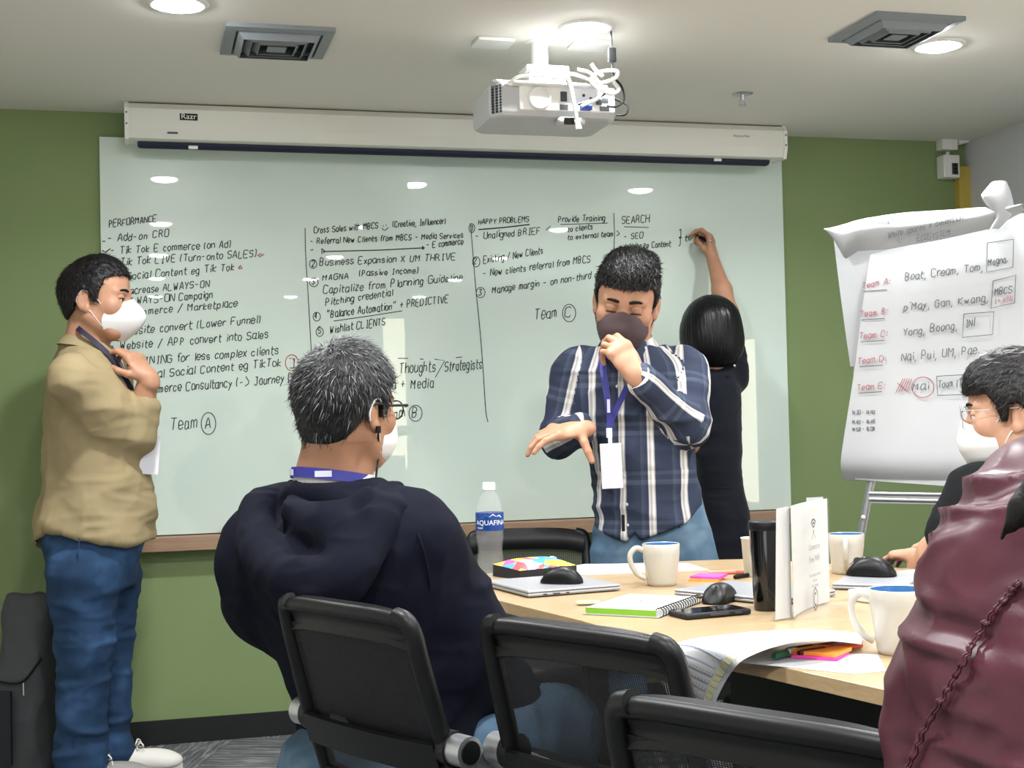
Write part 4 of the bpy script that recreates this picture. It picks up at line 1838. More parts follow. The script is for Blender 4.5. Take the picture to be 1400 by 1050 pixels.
b.box(pc + [0.088, -hd - .018, -.022], (0.034, 0.022, 0.014), bev=.003)
b.build('plug', mat('blue_plug', '#2f4fa8', 0.4), root, 'blue video plug')

q = lambda x, y, z: pc + np.array([x, -hd - .02 + y, z])
b = MB()
b.tube(smooth_path([q(-.02, 0, .06), q(.04, -.01, .075), q(.12, -.02, .05), q(.17, -.03, .062), q(.175, -.03, .085), q(.12, -.02, .08), q(.10, -.02, .05), q(.15, -.03, .015), q(.185, -.02, .03), q(.17, -.02, .055)], 8), .0055, 8)
b.tube(smooth_path([q(.06, -.01, .09), q(.10, -.02, .075), q(.13, -.025, .03), q(.115, -.025, .0), q(.07, -.01, -.02)], 8), .005, 8)
b.tube(smooth_path([q(.025, -.01, .075), q(.035, -.02, .03), q(.045, -.02, -.03), q(.052, -.02, -.07)], 8), .006, 8)
b.tube([q(.052, -.02, -.07), q(.055, -.02, -.085), q(.056, -.02, -.092)], [.006, .010, .010], 8)
b.tube(smooth_path([q(-.15, .02, .045), q(-.12, 0, .062), q(-.06, -.01, .066), q(.02, -.01, .062)], 8), .005, 8)
b.tube(smooth_path([q(.10, -.02, .105), q(.115, -.02, .085), q(.135, -.02, .07)], 6), .006, 8)
tag(b.build('white_cable', MW['white_gloss']), 'white cable loops tied in a bundle on the projector', 'cable')
b = MB()
b.tube(smooth_path([q(.165, -.02, .11), q(.17, -.022, .07), q(.195, -.02, .04), q(.20, -.02, .0), q(.175, -.02, -.02), q(.155, 0, -.015)], 8), .0035, 8)
b.tube(smooth_path([q(.06, -.005, -.014), q(.11, -.02, .0), q(.14, -.028, .015)], 8), .0035, 8)
b.tube(smooth_path([q(.19, .04, .02), q(.225, .02, -.005), q(.215, .01, -.035), q(.19, .02, -.036)], 8), .0035, 8)
b.box(q(.165, -.02, .135), (0.026, 0.018, 0.044), bev=.004)
b.cyl(q(.165, -.02, .158), np.array([q(.165, -.02, .158)[0], q(.165, -.02, .158)[1], H_CEIL - .0005]), .0035, n=8)
tag(b.build('power_cable', MW['black']), 'black power cable with plug beside the white cable loops', 'cable')
# ------------------------------------------------------------------ flip chart
# the sheet stands at 45 degrees to the view in the right corner
FC = at(1265, 480, 4.35)
FPHI = 180 + 33                      # the way the sheet looks (towards the table)
ff, fr = frame(FPHI)
FL = -fr                             # to the right in the photo
FN = unit(ff + np.array([0, 0, 0.10]))   # sheet leans back a little
FU = unit(np.cross(FN, -FL)) if np.cross(FN, -FL)[2] > 0 else unit(np.cross(-FL, FN))
flp = lambda px, py: on_plane(px, py, FC, FN)
root = thing('flip_chart', 'white flip chart pad on a grey metal easel in the right corner', 'flip chart', (FC[0], FC[1], 0))
TL, TR = flp(1143, 320), flp(1404, 287)
BL, BR = flp(1150, 650), flp(1404, 665)
ex = unit(TR - TL)


def sheet_pts(l0, l1, r0, r1, nu=20, nv=26, bend=None):
    G = np.zeros((nv, nu, 3))
    for j in range(nv):
        v = j / (nv - 1)
        a = l0 + (l1 - l0) * v
        c = r0 + (r1 - r0) * v
        for i in range(nu):
            u = i / (nu - 1)
            G[j, i] = a + (c - a) * u + (bend(u, v) if bend else 0)
    return G


bb = MB()
bb.sheet(sheet_pts(flp(1160, 318) - FN * .035, flp(1165, 655) - FN * .035, flp(1404, 292) - FN * .035, flp(1404, 672) - FN * .035, 2, 2), .012, False)
bb.build('backing_board', MW['grey_plastic'], root)
bb = MB()
bb.sheet(sheet_pts(flp(1136, 317) - FN * .020, flp(1160, 500) - FN * .020, flp(1404, 288) - FN * .020, flp(1404, 520) - FN * .020, 20, 20,
                   lambda u, v: FN * (0.006 * math.sin(5 * u + 3 * v))), .002)
bb.build('paper_sheet', MW['paper2'], root, 'older sheet behind the front one')


def curl(u, v):
    o = FN * (0.006 * math.sin(4 * u + 1) * v + 0.004 * math.sin(9 * v))
    e = max(0.0, v - 0.90) / 0.10
    return o - FN * (0.045 * e * e) + FU * 0.0


front = sheet_pts(flp(1190, 348), flp(1147, 655), flp(1400, 292), flp(1404, 668), 24, 40, curl)
bb = MB()
bb.sheet(front, .0012)
fs = bb.build('paper_sheet', MW['paper'], root, 'front sheet with the team list')
# sheets turned over the top, crumpled at both corners
rng = random.Random(4)
G = np.zeros((10, 34, 3))
tops = [(1134, 316), (1165, 308), (1190, 301), (1240, 294), (1300, 290), (1350, 287), (1404, 284)]
bots = [(1139, 322), (1158, 356), (1176, 345), (1218, 343), (1290, 329), (1362, 313), (1404, 290)]
tx_ = np.linspace(0, 1, len(tops))
for i in range(34):
    u = i / 33
    a = flp(np.interp(u, tx_, [q[0] for q in tops]), np.interp(u, tx_, [q[1] for q in tops]))
    c = flp(np.interp(u, tx_, [q[0] for q in bots]), np.interp(u, tx_, [q[1] for q in bots]))
    for j in range(10):
        v = j / 9
        G[j, i] = a + (c - a) * v + FN * (0.018 + 0.040 * math.sin(PI * min(1, v * 0.9 + .1)) * (1 + 0.3 * math.sin(7 * u)) + 0.010 * (vnoise(np.array([[u * 9, v * 4, 1.0]]), 5)[0]))
bb = MB()
bb.sheet(G, .0012)
fold = bb.build('turned_over_sheet', MW['paper2'], root)
# upright curled corner
G = np.zeros((10, 8, 3))
ctr = [(1357, 318, .05), (1372, 300, .055), (1366, 284, .05), (1358, 268, .045), (1362, 252, .035)]
wd = [0.020, 0.030, 0.050, 0.060, 0.030]
for j in range(10):
    v = j / 9 * 4
    px_, py_, n_ = [np.interp(v, range(5), [q[k] for q in ctr]) for k in range(3)]
    w_ = np.interp(v, range(5), wd)
    c0 = flp(px_ + 6, py_) + FN * n_
    for i in range(8):
        a = (i / 7 - .5) * 2.6
        G[j, i] = c0 + ex * w_ * math.sin(a) * .8 + FN * w_ * (math.cos(a) - .6) * .9
bb = MB()
bb.sheet(G, .0012)
bb.build('turned_over_corner', MW['paper2'], root)

WF = Writer(FC, FN, 0.0105)
k, r_, s_ = MB(), MB(), MB()
w_ = 0.0026
for (nm, y0, y1, x0) in (('Team A:', 395, 388, 1180), ('Team B:', 434, 429, 1177), ('Team C:', 464, 460, 1176), ('Team D:', 498, 494, 1174), ('Team E:', 534, 531, 1173)):
    WF.text(r_, nm, x0, y0, x0 + 40, y1, 8, w_)
    WF.line(k, [(x0 + 2, y0 + 4), (x0 + 34, y0 + 2)], w_)
for t in (('Boat, Cream, Tom,', 1239, 384, 1347, 370, 10), ("p'May, Gan, Kwang,", 1237, 426, 1354, 412, 10), ('Yong, Boong,', 1236, 460, 1312, 450, 10),
          ('Nai, Pui, UM, Pae.', 1234, 494, 1342, 484, 11), ('Magna.', 1352, 364, 1380, 359, 9), ('MBCS', 1361, 405, 1386, 400, 9), ('INI', 1321, 448, 1336, 445, 9),
          ('Mai', 1249, 534, 1273, 532, 10), ('Toom (THRIVE)', 1284, 531, 1350, 526, 10)):
    WF.text(k, *t, w_)
WF.text(r_, '(+ KN)', 1362, 416, 1386, 412, 7, 0.002)
for box_ in (((1351, 333), (1387, 328), (1386, 366), (1350, 373), (1351, 333)), ((1359, 385), (1390, 377), (1388, 415), (1356, 422), (1359, 385)),
             ((1319, 430), (1360, 427), (1358, 458), (1317, 462), (1319, 430)), ((1282, 515), (1351, 511), (1351, 539), (1283, 541), (1282, 515))):
    WF.line(k, box_, w_)
WF.ring(r_, 1263, 530, 15, 14, 0.003)
for i in range(5):
    WF.line(r_, [(1226 + i * 4, 538 - i), (1236 + i * 3, 518)], 0.0025)
WF.line(r_, [(1228, 524), (1243, 536)], 0.0025)
for (t, y) in (('14.30 - 14.40', 567), ('14.40 - 14.48', 580), ('14.58 - 15.08', 590)):
    WF.text(s_, t, 1166, y, 1198, y - 1, 5, 0.0018)
k.build('handwriting', MW['ink_soft'], fs, 'dark handwriting on the team list')
r_.build('handwriting', MW['ink_pink'], fs, 'red handwriting on the team list')
s_.build('handwriting', MW['ink_soft'], fs, 'small written times')
WT = Writer(FC + FN * 0.064, FN, 0.0)
t_ = MB()
WT.text(t_, 'Disruption', 1192, 310, 1236, 301, 7, .002)
WT.text(t_, 'White spaces x dimension', 1214, 326, 1318, 300, 8, .002)
WT.text(t_, 'ECOSYSTEM', 1254, 330, 1300, 321, 8, .002)
t_.build('handwriting', MW['ink_soft'], fold, 'faint handwriting on the turned sheet')


def leg_pt(px, py, back=0.05):
    return flp(px, py) - FN * back


b = MB()
l_top, l_bot = leg_pt(1185, 655), leg_pt(1168, 745)
dirv = unit(l_bot - l_top)
foot = l_top + dirv * (l_top[2] / -dirv[2])
b.tube([l_top - dirv * .5, foot + [0, 0, .012]], .0145, 10, flat=(FN, .7))
b.build('leg', MW['metal'], root)
l2 = leg_pt(1420, 665)
d2 = unit(dirv + ex * .35)
b = MB()
b.tube([l2 - unit(dirv) * .5, l2 + d2 * ((l2[2] - .012) / -d2[2])], .0145, 10, flat=(FN, .7))
b.build('leg', MW['metal'], root)
b = MB()
mid = (TL + TR) / 2 - FN * .06
b.tube([mid, np.array([mid[0] - ff[0] * .62, mid[1] - ff[1] * .62, .012])], .0135, 10)
b.build('leg', MW['metal'], root)
b = MB()
for (y0, y1) in ((674, 677), (682, 687)):
    b.tube([leg_pt(1183, y0, .045), leg_pt(1410, y1, .045)], .0085, 10)
b.build('crossbar', MW['metal'], root)
b = MB()
b.sheet(sheet_pts(leg_pt(1183, 676, .044), leg_pt(1183, 687, .044), leg_pt(1410, 680, .044), leg_pt(1410, 692, .044), 2, 2), .006, False)
b.build('pen_tray', MW['metal'], root)
b = MB()
kn = leg_pt(1176, 707, .03)
b.sphere(kn, .008, 10)
b.build('knob', MW['white'], root)
# ------------------------------------------------------------------ table
ZTAB = 0.74
tp = lambda px, py, z=ZTAB: on(px, py, 2, z)
edge_px = [(643, 787), (649, 813), (794, 848), (897, 879), (1038, 905), (1210, 943)]
L = [tp(*q) for q in edge_px]
far = [tp(1233, 777), tp(1032, 764), tp(985, 765), tp(760, 774)]
last = unit(L[-1] - L[-2])
near = [L[-1] + last * 0.12, np.array([1.78, L[-1][1] - .12, ZTAB])]
right = [np.array([1.84, 2.2, ZTAB]), np.array([1.95, 2.8, ZTAB]), np.array([2.03, 3.25, ZTAB])]
outline = [q[:2] for q in L + near + right + far]
root = thing('meeting_table', 'long pale wood meeting table crowded with mugs, papers and laptops', 'table', (1.6, 2.8, 0))
b = MB()
b.prism(outline, ZTAB - .024, ZTAB, bev=.0015)
b.build('tabletop', MW['table'], root)
b = MB()
cen = np.mean(np.array(outline), 0)
inner = [tuple(cen + (np.array(q) - cen) * 0.9965) for q in outline]
b.prism(outline, ZTAB - .0245, ZTAB - .0018)
b.F = b.F[:-2]
b.S = b.S[:-2]
V = [((np.array(v[:2]) - cen) * 1.0008 + cen).tolist() + [v[2]] for v in b.V]
b.V = [tuple(v) for v in V]
b.build('edge_band', MW['table_edge'], root)
for (x, y) in ((1.15, 3.50), (1.82, 3.40), (1.32, 2.1), (1.68, 2.1)):
    b = MB()
    b.box((x, y, (ZTAB - .025) / 2 + .006), (0.06, 0.06, ZTAB - .037), bev=.004)
    b.lathe((x, y, 0), [(0.0001, 0.0), (0.03, 0.0), (0.03, 0.012), (0.0001, 0.012)], 20)
    b.build('leg', MW['black'], root)
b = MB()
b.box((1.485, 3.45, ZTAB - .055), (0.60, 0.05, 0.058), bev=.003)
b.box((1.50, 2.10, ZTAB - .055), (0.30, 0.05, 0.058), bev=.003)
b.box((1.50, 2.78, ZTAB - .055), (0.05, 1.28, 0.058), bev=.003)
b.build('under_frame', MW['black'], root)
b = MB()
b.box((1.50, 2.78, .40), (0.022, 1.22, 0.62), bev=.003)
b.build('modesty_panel', MW['black'], root)


def rect_from(a, bq, c, z):
    """rectangle on the plane z from three photo corners (b between a and c): centre, length axis, width axis, sizes"""
    A, B_, C_ = [tp(q[0], q[1], z) for q in (a, bq, c)]
    u = unit(A - B_)
    w = np.linalg.norm(A - B_)
    v = np.array([-u[1], u[0], 0])
    h = float(np.dot(C_ - B_, v))
    if h < 0:
        v, h = -v, -h
    return B_ + u * w / 2 + v * h / 2, u, v, w, h


def frame3(u, v):
    return np.stack([u, v, np.cross(u, v)], 1)


def laptop(a, bq, c, label, m_lid, th=0.017, z=ZTAB):
    cc, u, v, w, h = rect_from(a, bq, c, z + th)
    R = frame3(u, v)
    root = thing('laptop', label, 'laptop', (cc[0], cc[1], z), 0, 'laptops on the table')
    up = np.array([0, 0, 1.0])
    b_ = MB()
    b_.box(cc + up * (-.0068 - (th - .009) / 2), (w, h, th - .009), R, bev=.003)
    base = b_.build('base', MW['silver'], root)
    b_ = MB()
    b_.box(cc - up * .0035, (w, h, .0065), R, bev=.003)
    b_.build('lid', m_lid, root)
    b_ = MB()
    for s in (-1, 1):
        for t in (-1, 1):
            b_.cyl(cc + u * s * (w / 2 - .03) + v * t * (h / 2 - .03) - up * (th - .0003), cc + u * s * (w / 2 - .03) + v * t * (h / 2 - .03) - up * (th - .002), .006, n=10)
    b_.build('rubber_foot', MW['black'], base)
    b_ = MB()
    # ports on the right-hand side
    for t, l in ((-.32, .010), (-.20, .018), (-.08, .008)):
        for s in (-1, 1):
            b_.box(cc + u * s * (w / 2 + .0001) + v * h * t + up * (-.0068 - (th - .009) / 2), (.001, l, .004), R)
    b_.build('port', MW['dgrey'], base)
    return cc, u, v, w, h, z + th


def mouse(px, py, z, ang, label, sc=1.0):
    c_ = tp(px, py, z)
    root = thing('computer_mouse', label, 'computer mouse', tuple(c_), 0, 'black computer mice')
    f_, r_ = frame(ang)
    n_u, n_v = 22, 16
    V = []
    for i in range(n_u + 1):
        t = i / n_u
        y = (t - .5) * .108 * sc
        w_ = .031 * sc * (max(1 - abs(2 * t - 1) ** 3.2, 0.0)) ** .5 * (1 - .10 * math.sin(PI * t)) + .0006
        hh = (.039 * math.sin(PI * (t * .80 + .12)) ** .8) * sc * (max(1 - abs(2 * t - 1) ** 6, .05))
        row = []
        for j in range(n_v + 1):
            a = PI * j / n_v
            row.append(c_ + f_ * y + r_ * w_ * math.cos(a) * (1.0 + .08 * math.sin(a)) + ZU * (.002 + max(hh, .002) * math.sin(a) ** .7))
        V.append(row)
    b_ = MB()
    G = np.array(V)
    b_.sheet(G)
    for i in range(n_u):
        b_.add([G[i, 0], G[i + 1, 0], G[i + 1, -1], G[i, -1]], [(3, 2, 1, 0)])
    b_.build('shell', MW['black'], root)
    b_ = MB()
    b_.cyl(c_ + f_ * .028 * sc + ZU * .0295 * sc - r_ * .0035, c_ + f_ * .028 * sc + ZU * .0295 * sc + r_ * .0035, .0085 * sc, n=18)
    b_.build('scroll_wheel', MW['dgrey'], root)
    b_ = MB()
    b_.tube([c_ + f_ * y * sc + ZU * z_ * sc for y, z_ in ((.012, .0385), (.030, .0345), (.046, .0205))], .0008, 6)
    b_.build('button_gap', MW['gloss_black'], root)


def mug(px, py, label, handle_phi, hgt=.102, r=.041, rt=.046):
    c_ = tp(px, py)
    root = thing('mug', label, 'mug', tuple(c_), 0, 'white mugs with blue inside')
    b_ = MB()
    b_.lathe(c_, [(0.0001, 0.002), (r * .72, .002), (r * .78, 0.0), (r * .86, .001), (r * .90, .008), (r * .96, .03), (rt * .98, hgt * .75), (rt, hgt - .002), (rt - .0015, hgt), (rt - .003, hgt - .001)], 48)
    b_.build('cup', MW['mug'], root)
    b_ = MB()
    b_.lathe(c_, [(rt - .003, hgt - .001), (rt - .0045, hgt - .012), (r * .92, .03), (r * .80, .008), (0.0001, .006)], 48)
    b_.build('inside', MW['mug_blue'], root, 'blue glazed inside')
    f_, _ = frame(handle_phi)
    b_ = MB()
    pts = [(rt - .004, hgt * .84), (rt + .016, hgt * .90), (rt + .031, hgt * .74), (rt + .027, hgt * .48), (rt + .012, hgt * .27), (rt - .006, hgt * .17)]
    side = np.cross(f_, ZU)
    b_.tube(smooth_path([c_ + f_ * x + ZU * z_ for x, z_ in pts], 7), [.0068] * 36, 12, flat=(side, 1.0))
    b_.build('handle', MW['mug'], root)


def paper(pts_px, label, name='paper_sheet', z=ZTAB, th=.0012, m=None, cat='paper', group=None):
    P = [tp(q[0], q[1], z + th) for q in pts_px]
    b_ = MB()
    b_.prism([p_[:2] for p_ in P], z + .0002, z + th)
    return tag(b_.build(name, m or MW['paper']), label, cat, group)


# bottle ---------------------------------------------------------------
c = tp(671, 786)
root = thing('water_bottle', 'clear plastic water bottle with a blue label and white cap', 'bottle', tuple(c))
S = 1.0
prof = [(0.0001, .004), (.020, .002), (.032, .0), (.0355, .004), (.037, .014), (.0355, .03), (.034, .05), (.0325, .07), (.034, .085), (.0355, .10), (.036, .115), (.0372, .117), (.0372, .168), (.036, .170), (.035, .178), (.030, .200), (.022, .216), (.0145, .224), (.0135, .232)]
n = 48
b = MB()
V, F = [], []
for j, (r, z) in enumerate(prof):
    for i in range(n):
        t = 2 * PI * i / n
        rip = 0.0
        if .02 < z < .11:
            rip = .0016 * math.sin(6 * t + z * 160)
        if .175 < z < .212:
            rip = .0012 * math.sin(10 * t) * math.sin(z * 500)
        V.append(c + np.array([math.cos(t) * (r + rip), math.sin(t) * (r + rip), z]))
for j in range(len(prof) - 1):
    for i in range(n):
        F.append((j * n + i, j * n + (i + 1) % n, (j + 1) * n + (i + 1) % n, (j + 1) * n + i))
b.add(V, F, True)
body = b.build('bottle_body', MW['clear'], root)
so = body.modifiers.new('wall', 'SOLIDIFY')
so.thickness = .0009
b = MB()
b.lathe(c, [(.0378, .120), (.0380, .121), (.0380, .166), (.0378, .167)], 48)
lb = b.build('paper_label', MW['blue_label'], root, 'blue wrapped label with white lettering')
tocam = unit(np.array([-c[0], -c[1], 0]))
side = np.cross(ZU, tocam)


def wrap(mb, V, F, r, z, yaw=0.0):
    out = []
    for v in V:
        a = v[0] / r + yaw
        out.append(c + (tocam * math.cos(a) + side * math.sin(a)) * r + ZU * (z + v[1]))
    mb.add(out, F)


b = MB()
V, F = text_polys('AQUAFINA', .0185)
wrap(b, V, F, .0386, .141, .10)
V = [(-.03, .0, 0), (-.018, .008, 0), (-.008, .003, 0), (.002, .011, 0), (.012, .004, 0), (.022, .008, 0), (.03, .0, 0)]
wrap(b, V, [tuple(range(7))], .0386, .154, .18)
V, F = text_polys('water', .009)
wrap(b, V, F, .0386, .128, -.75)
b.build('lettering', MW['white_gloss'], lb)
b = MB()
b.lathe(c, [(.0155, .226), (.0165, .227), (.0165, .244), (.0150, .247), (.0001, .247)], 32)
for i in range(32):
    t = 2 * PI * i / 32
    b.box(c + np.array([math.cos(t) * .0166, math.sin(t) * .0166, .236]), (.0012, .0012, .016))
b.build('cap', MW['white_gloss'], root)

# printed pouch ------------------------------------------------------------
P = [tp(688, 786), tp(772, 776), tp(776, 764), tp(700, 770)]
z_ = .03
root = thing('pencil_pouch', 'flat zip pouch with a bright flower print beside the water bottle', 'pouch', tuple(np.mean(P, 0)))
a0, u, v, w, h = rect_from((727, 788), (690, 780), (712, 764), ZTAB + .012)
u = unit(tp(770, 774) - tp(690, 782))
v = np.array([-u[1], u[0], 0])
cc = tp(731, 776, ZTAB + .02)
G = np.zeros((14, 22, 3))
for j in range(14):
    for i in range(22):
        s, t = i / 21 - .5, j / 13 - .5
        bul = (1 - (2 * s) ** 4) * (1 - (2 * t) ** 4)
        G[j, i] = cc + u * s * .185 + v * t * .125 + ZU * (.004 + .016 * bul + .008 * (t + .5))
b = MB()
b.sheet(G)
b.build('printed_top', MW['pouch'], root)
b = MB()
G2 = G.copy()
G2[:, :, 2] = np.minimum(G[:, :, 2] - .003, ZTAB + .001 + np.abs(G[:, :, 2] * 0))
b.sheet(G2[::-1])
ring = [(0, i) for i in range(22)] + [(j, 21) for j in range(1, 14)] + [(13, i) for i in range(20, -1, -1)] + [(j, 0) for j in range(12, 0, -1)]
for (p_, q_) in zip(ring, ring[1:] + ring[:1]):
    b.add([G[p_], G[q_], G2[q_], G2[p_]], [(0, 1, 2, 3)])
b.build('dark_underside', MW['bag_dark'], root, 'dark side band')
b = MB()
b.tube(smooth_path([G[13, 21], G[13, 21] + u * .012 + ZU * .004, G[13, 21] + u * .026], 5), .003, 8)
b.build('zip_pull', MW['metal'], root)

# laptops, mice, papers ---------------------------------------------------------
lp1 = laptop((662, 793), (722, 808), (843, 797), 'closed silver laptop beside the water bottle with a mouse on it', MW['silver'])
mouse(768, 797, lp1[5], -72, 'small black mouse lying on the closed silver laptop')
paper([(748, 779), (800, 786), (970, 779), (940, 770), (800, 771)], 'white paper sheets lying at the far edge of the table')
mug(905, 800, 'white mug with blue inside standing behind the spiral notebook', -95)
lp2 = laptop((1066, 819), (921, 805), (988, 792), 'closed grey laptop partly behind the black tumbler', MW['silver'], .016)
mouse(984, 823, ZTAB, -150, 'black mouse on the table between the spiral notebook and the tumbler', 1.05)
lp3 = laptop((1137, 797), (1240, 800), (1262, 783), 'closed pale laptop beside the right hand mug with a mouse on it', MW['silver'], .016)
mouse(1191, 787, lp3[5], -60, 'large black mouse lying on the pale laptop at the right', 1.15)
paper([(1090, 778), (1135, 778), (1130, 772), (1080, 772)], 'white paper slip at the far edge behind the folded sign')
mug(1158, 784, 'white mug standing behind the folded sign with its handle forward', 195)
mug(1231, 893, 'white mug with blue inside in front beside the maroon jacket', -62, .110, .043, .050)

# spiral notebook -------------------------------------------------------------------
cc, u, v, w, h = rect_from((797, 830), (900, 835), (950, 815), ZTAB + .016)
R = frame3(u, v)
root = thing('spiral_notebook', 'spiral bound notebook with a green cover edge', 'notebook', (cc[0], cc[1], ZTAB))
b = MB()
b.box((cc[0], cc[1], ZTAB + .0095), (w * .94, h * .98, .012), R)
b.build('pages', MW['paper'], root)
b = MB()
b.box((cc[0], cc[1], ZTAB + .0018), (w, h, .003), R, bev=.0006)
b.build('back_cover', MW['paper2'], root)
b = MB()
far_s = u
s_edge = v if np.dot(v, CF) < 0 else -v
p_ = np.array([cc[0], cc[1], ZTAB + .0095]) + s_edge * (h * .49)
b.box(p_ + s_edge * .0006, (w * .94, .0012, .0125), R)
b.build('green_page_edge', MW['green_card'], root, 'green coloured edge')
b = MB()
ring_side = u if np.dot(u, CR) > 0 else -u
for i in range(17):
    q_ = np.array([cc[0], cc[1], ZTAB + .011]) + ring_side * (w / 2) + v * h * (.94 * (i / 16 - .5))
    b.tube([q_ + ring_side * math.cos(t) * .0095 + ZU * math.sin(t) * .0095 for t in np.linspace(0, 2 * PI, 15)[:-1]], .0011, 5, closed=True)
b.build('spiral', MW['black'], root)
b = MB()
q_ = np.array([cc[0], cc[1], ZTAB + .0162])
b.tube([q_ + u * .02 * w, q_ + v * h * .3 + u * w * .16], .0032, 8)
b2 = b
tag(b.build('pink_pen', mat('pink_pen_plastic', '#e9a2a8', 0.4)), 'slim pink pen lying on the spiral notebook', 'pen')
b = MB()
cq = tp(808, 827)
b.box(cq + ZU * .006 - CR * .006, (.05, .03, .004), frame3(CR, CF), bev=.001)
tag(b.build('yellow_note', mat('yellow_note', '#efe9a0', 0.7)), 'pale yellow note slip sticking out of the spiral notebook', 'sticky note')

# phone ----------------------------------------------------------------------------------
a_, b_ = tp(924, 842, ZTAB + .01), tp(1036, 832, ZTAB + .01)
u = unit(b_ - a_)
v = np.array([-u[1], u[0], 0])
R = frame3(u, v)
cc = (a_ + b_) / 2 + v * .030
root = thing('smartphone', 'black smartphone in a rugged case on the table before the tumbler', 'phone', (cc[0], cc[1], ZTAB))
b = MB()
b.box((cc[0], cc[1], ZTAB + .0065), (.155, .076, .012), R, bev=.004)
b.build('case', MW['black_soft'], root)
b = MB()
b.box((cc[0], cc[1], ZTAB + .0128), (.146, .068, .001), R)
b.build('screen', MW['gloss_black'], root)
b = MB()
b.box((cc - v * .0385 + ZU * 0)[:2].tolist() + [ZTAB + .0068], (.045, .002, .0045), R, bev=.0006)
b.box((cc - v * .0385 + u * .045)[:2].tolist() + [ZTAB + .0068], (.016, .002, .0045), R, bev=.0006)
b.build('side_button', MW['dgrey'], root)

# tumbler, pale cup -------------------------------------------------------------------------
c = tp(1049, 834)
root = thing('tumbler', 'tall black travel tumbler standing behind the folded sign', 'tumbler', tuple(c))
hT = at(1049, 712, np.dot(c - EYE, FW))[2] - ZTAB
b = MB()
b.lathe(c, [(.0001, .001), (.026, .0), (.0275, .003), (.030, hT * .4), (.0335, hT * .86), (.0345, hT * .90)], 40)
b.build('tumbler_body', MW['gloss_black'], root)
b = MB()
b.lathe(c, [(.0350, hT * .90), (.0355, hT * .905), (.0355, hT * .985), (.0335, hT), (.0001, hT)], 40)
b.build('lid', MW['black'], root)
c = tp(1033, 788)
root = thing('paper_cup', 'pale green cup half hidden by the black tumbler', 'cup', tuple(c))
b = MB()
b.lathe(c, [(.0001, .001), (.026, .0), (.028, .002), (.034, .095), (.0355, .096), (.0355, .099), (.033, .098), (.027, .006), (.0001, .005)], 36)
b.build('cup', mat('pale_green_card', '#c6d2c4', 0.6), root)

# wifi sign --------------------------------------------------------------------------------------
bl, br = tp(1088, 848), tp(1136, 826)
u = unit(br - bl)
v = np.array([-u[1], u[0], 0])                     # away from the viewer
if np.dot(v, CF) < 0:
    v = -v
dS = np.dot(bl - EYE, FW)
hS = at(1088, 690, dS)[2] - ZTAB
wS = np.linalg.norm(br - bl) * 1.02
cc = (bl + br) / 2
root = thing('table_sign', 'standing clear sign holder with white network notice cards', 'sign', tuple(cc))
b = MB()
b.sheet(np.array([[bl + ZU * .002, br + ZU * .002], [bl + ZU * hS * .99, br + ZU * hS * .99]]), .003, False)
b.sheet(np.array([[bl - v * .0 + ZU * .0022 - u * .0, br + ZU * .0022], [bl + v * .07 + ZU * .0022, br + v * .07 + ZU * .0022]]), .003, False)
b.sheet(np.array([[bl - v * .035 + ZU * .0022 + u * .01, br - v * .035 + ZU * .0022 + u * .02], [bl + ZU * .0022, br + ZU * .0022]]), .003, False)
b.build('holder', MW['clear'], root)
b = MB()
G = np.zeros((2, 12, 3))
b.sheet(np.array([[bl + v * .004 + ZU * .006 + u * wS * (i / 11) + v * .01 * math.sin(PI * i / 11) for i in range(12)], [bl + v * .004 + ZU * hS * .985 + u * wS * (i / 11) + v * .01 * math.sin(PI * i / 11) for i in range(12)]]), .001)
card = b.build('notice_card', MW['paper'], root)
b = MB()
lft = unit(-CR * .62 - CF * .25)
b.sheet(np.array([[bl + v * .012 + ZU * .004 + u * .012, bl + v * .002 + lft * .045 + ZU * .004], [bl + v * .012 + ZU * hS * .98 + u * .012, bl + v * .0 + lft * .038 + ZU * hS * .97]]), .0012, False)
b.build('notice_card', MW['paper'], root)
b = MB()
b.sheet(np.array([[bl + u * wS + v * .012 + ZU * .008, bl + u * (wS + .004) + v * .05 + ZU * .008], [bl + u * (wS) + v * .012 + ZU * hS * 1.0, bl + u * (wS + .004) + v * .05 + ZU * hS * .99]]), .0012, False)
b.build('notice_card', MW['paper'], root)
nrm = -v
b = MB()
oc = bl + u * wS * .5 - v * .0032
X_ = u
for (txt, f_, sz) in (('Connect to', .585, .0165), ('Free WiFi', .475, .0185), ('SSI: Contagency Guest', .335, .0085), ('ID: User', .285, .0082), ('PW: 2223624', .235, .0082)):
    add_text(b, txt, sz, oc + ZU * hS * f_, X_, ZU, .0005)
# aerial sign: arcs over a dot, and the bolt shape
for r_, a_ in ((.008, .9), (.015, .9), (.022, .9)):
    pts = [oc + ZU * (hS * .735 + r_ * math.cos(t)) + X_ * r_ * math.sin(t) for t in np.linspace(-a_, a_, 9)]
    ribbon(b, pts, .0042, nrm)
b.add([oc + ZU * (hS * .725) + X_ * .003 * math.cos(t) + ZU * .003 * math.sin(t) for t in np.linspace(0, 2 * PI, 13)[:-1]], [tuple(range(12))])
ribbon(b, [oc + ZU * hS * .72 + X_ * .0, oc + ZU * hS * .655 - X_ * .012], .0018, nrm)
ribbon(b, [oc + ZU * hS * .72 + X_ * .0, oc + ZU * hS * .655 + X_ * .012], .0018, nrm)
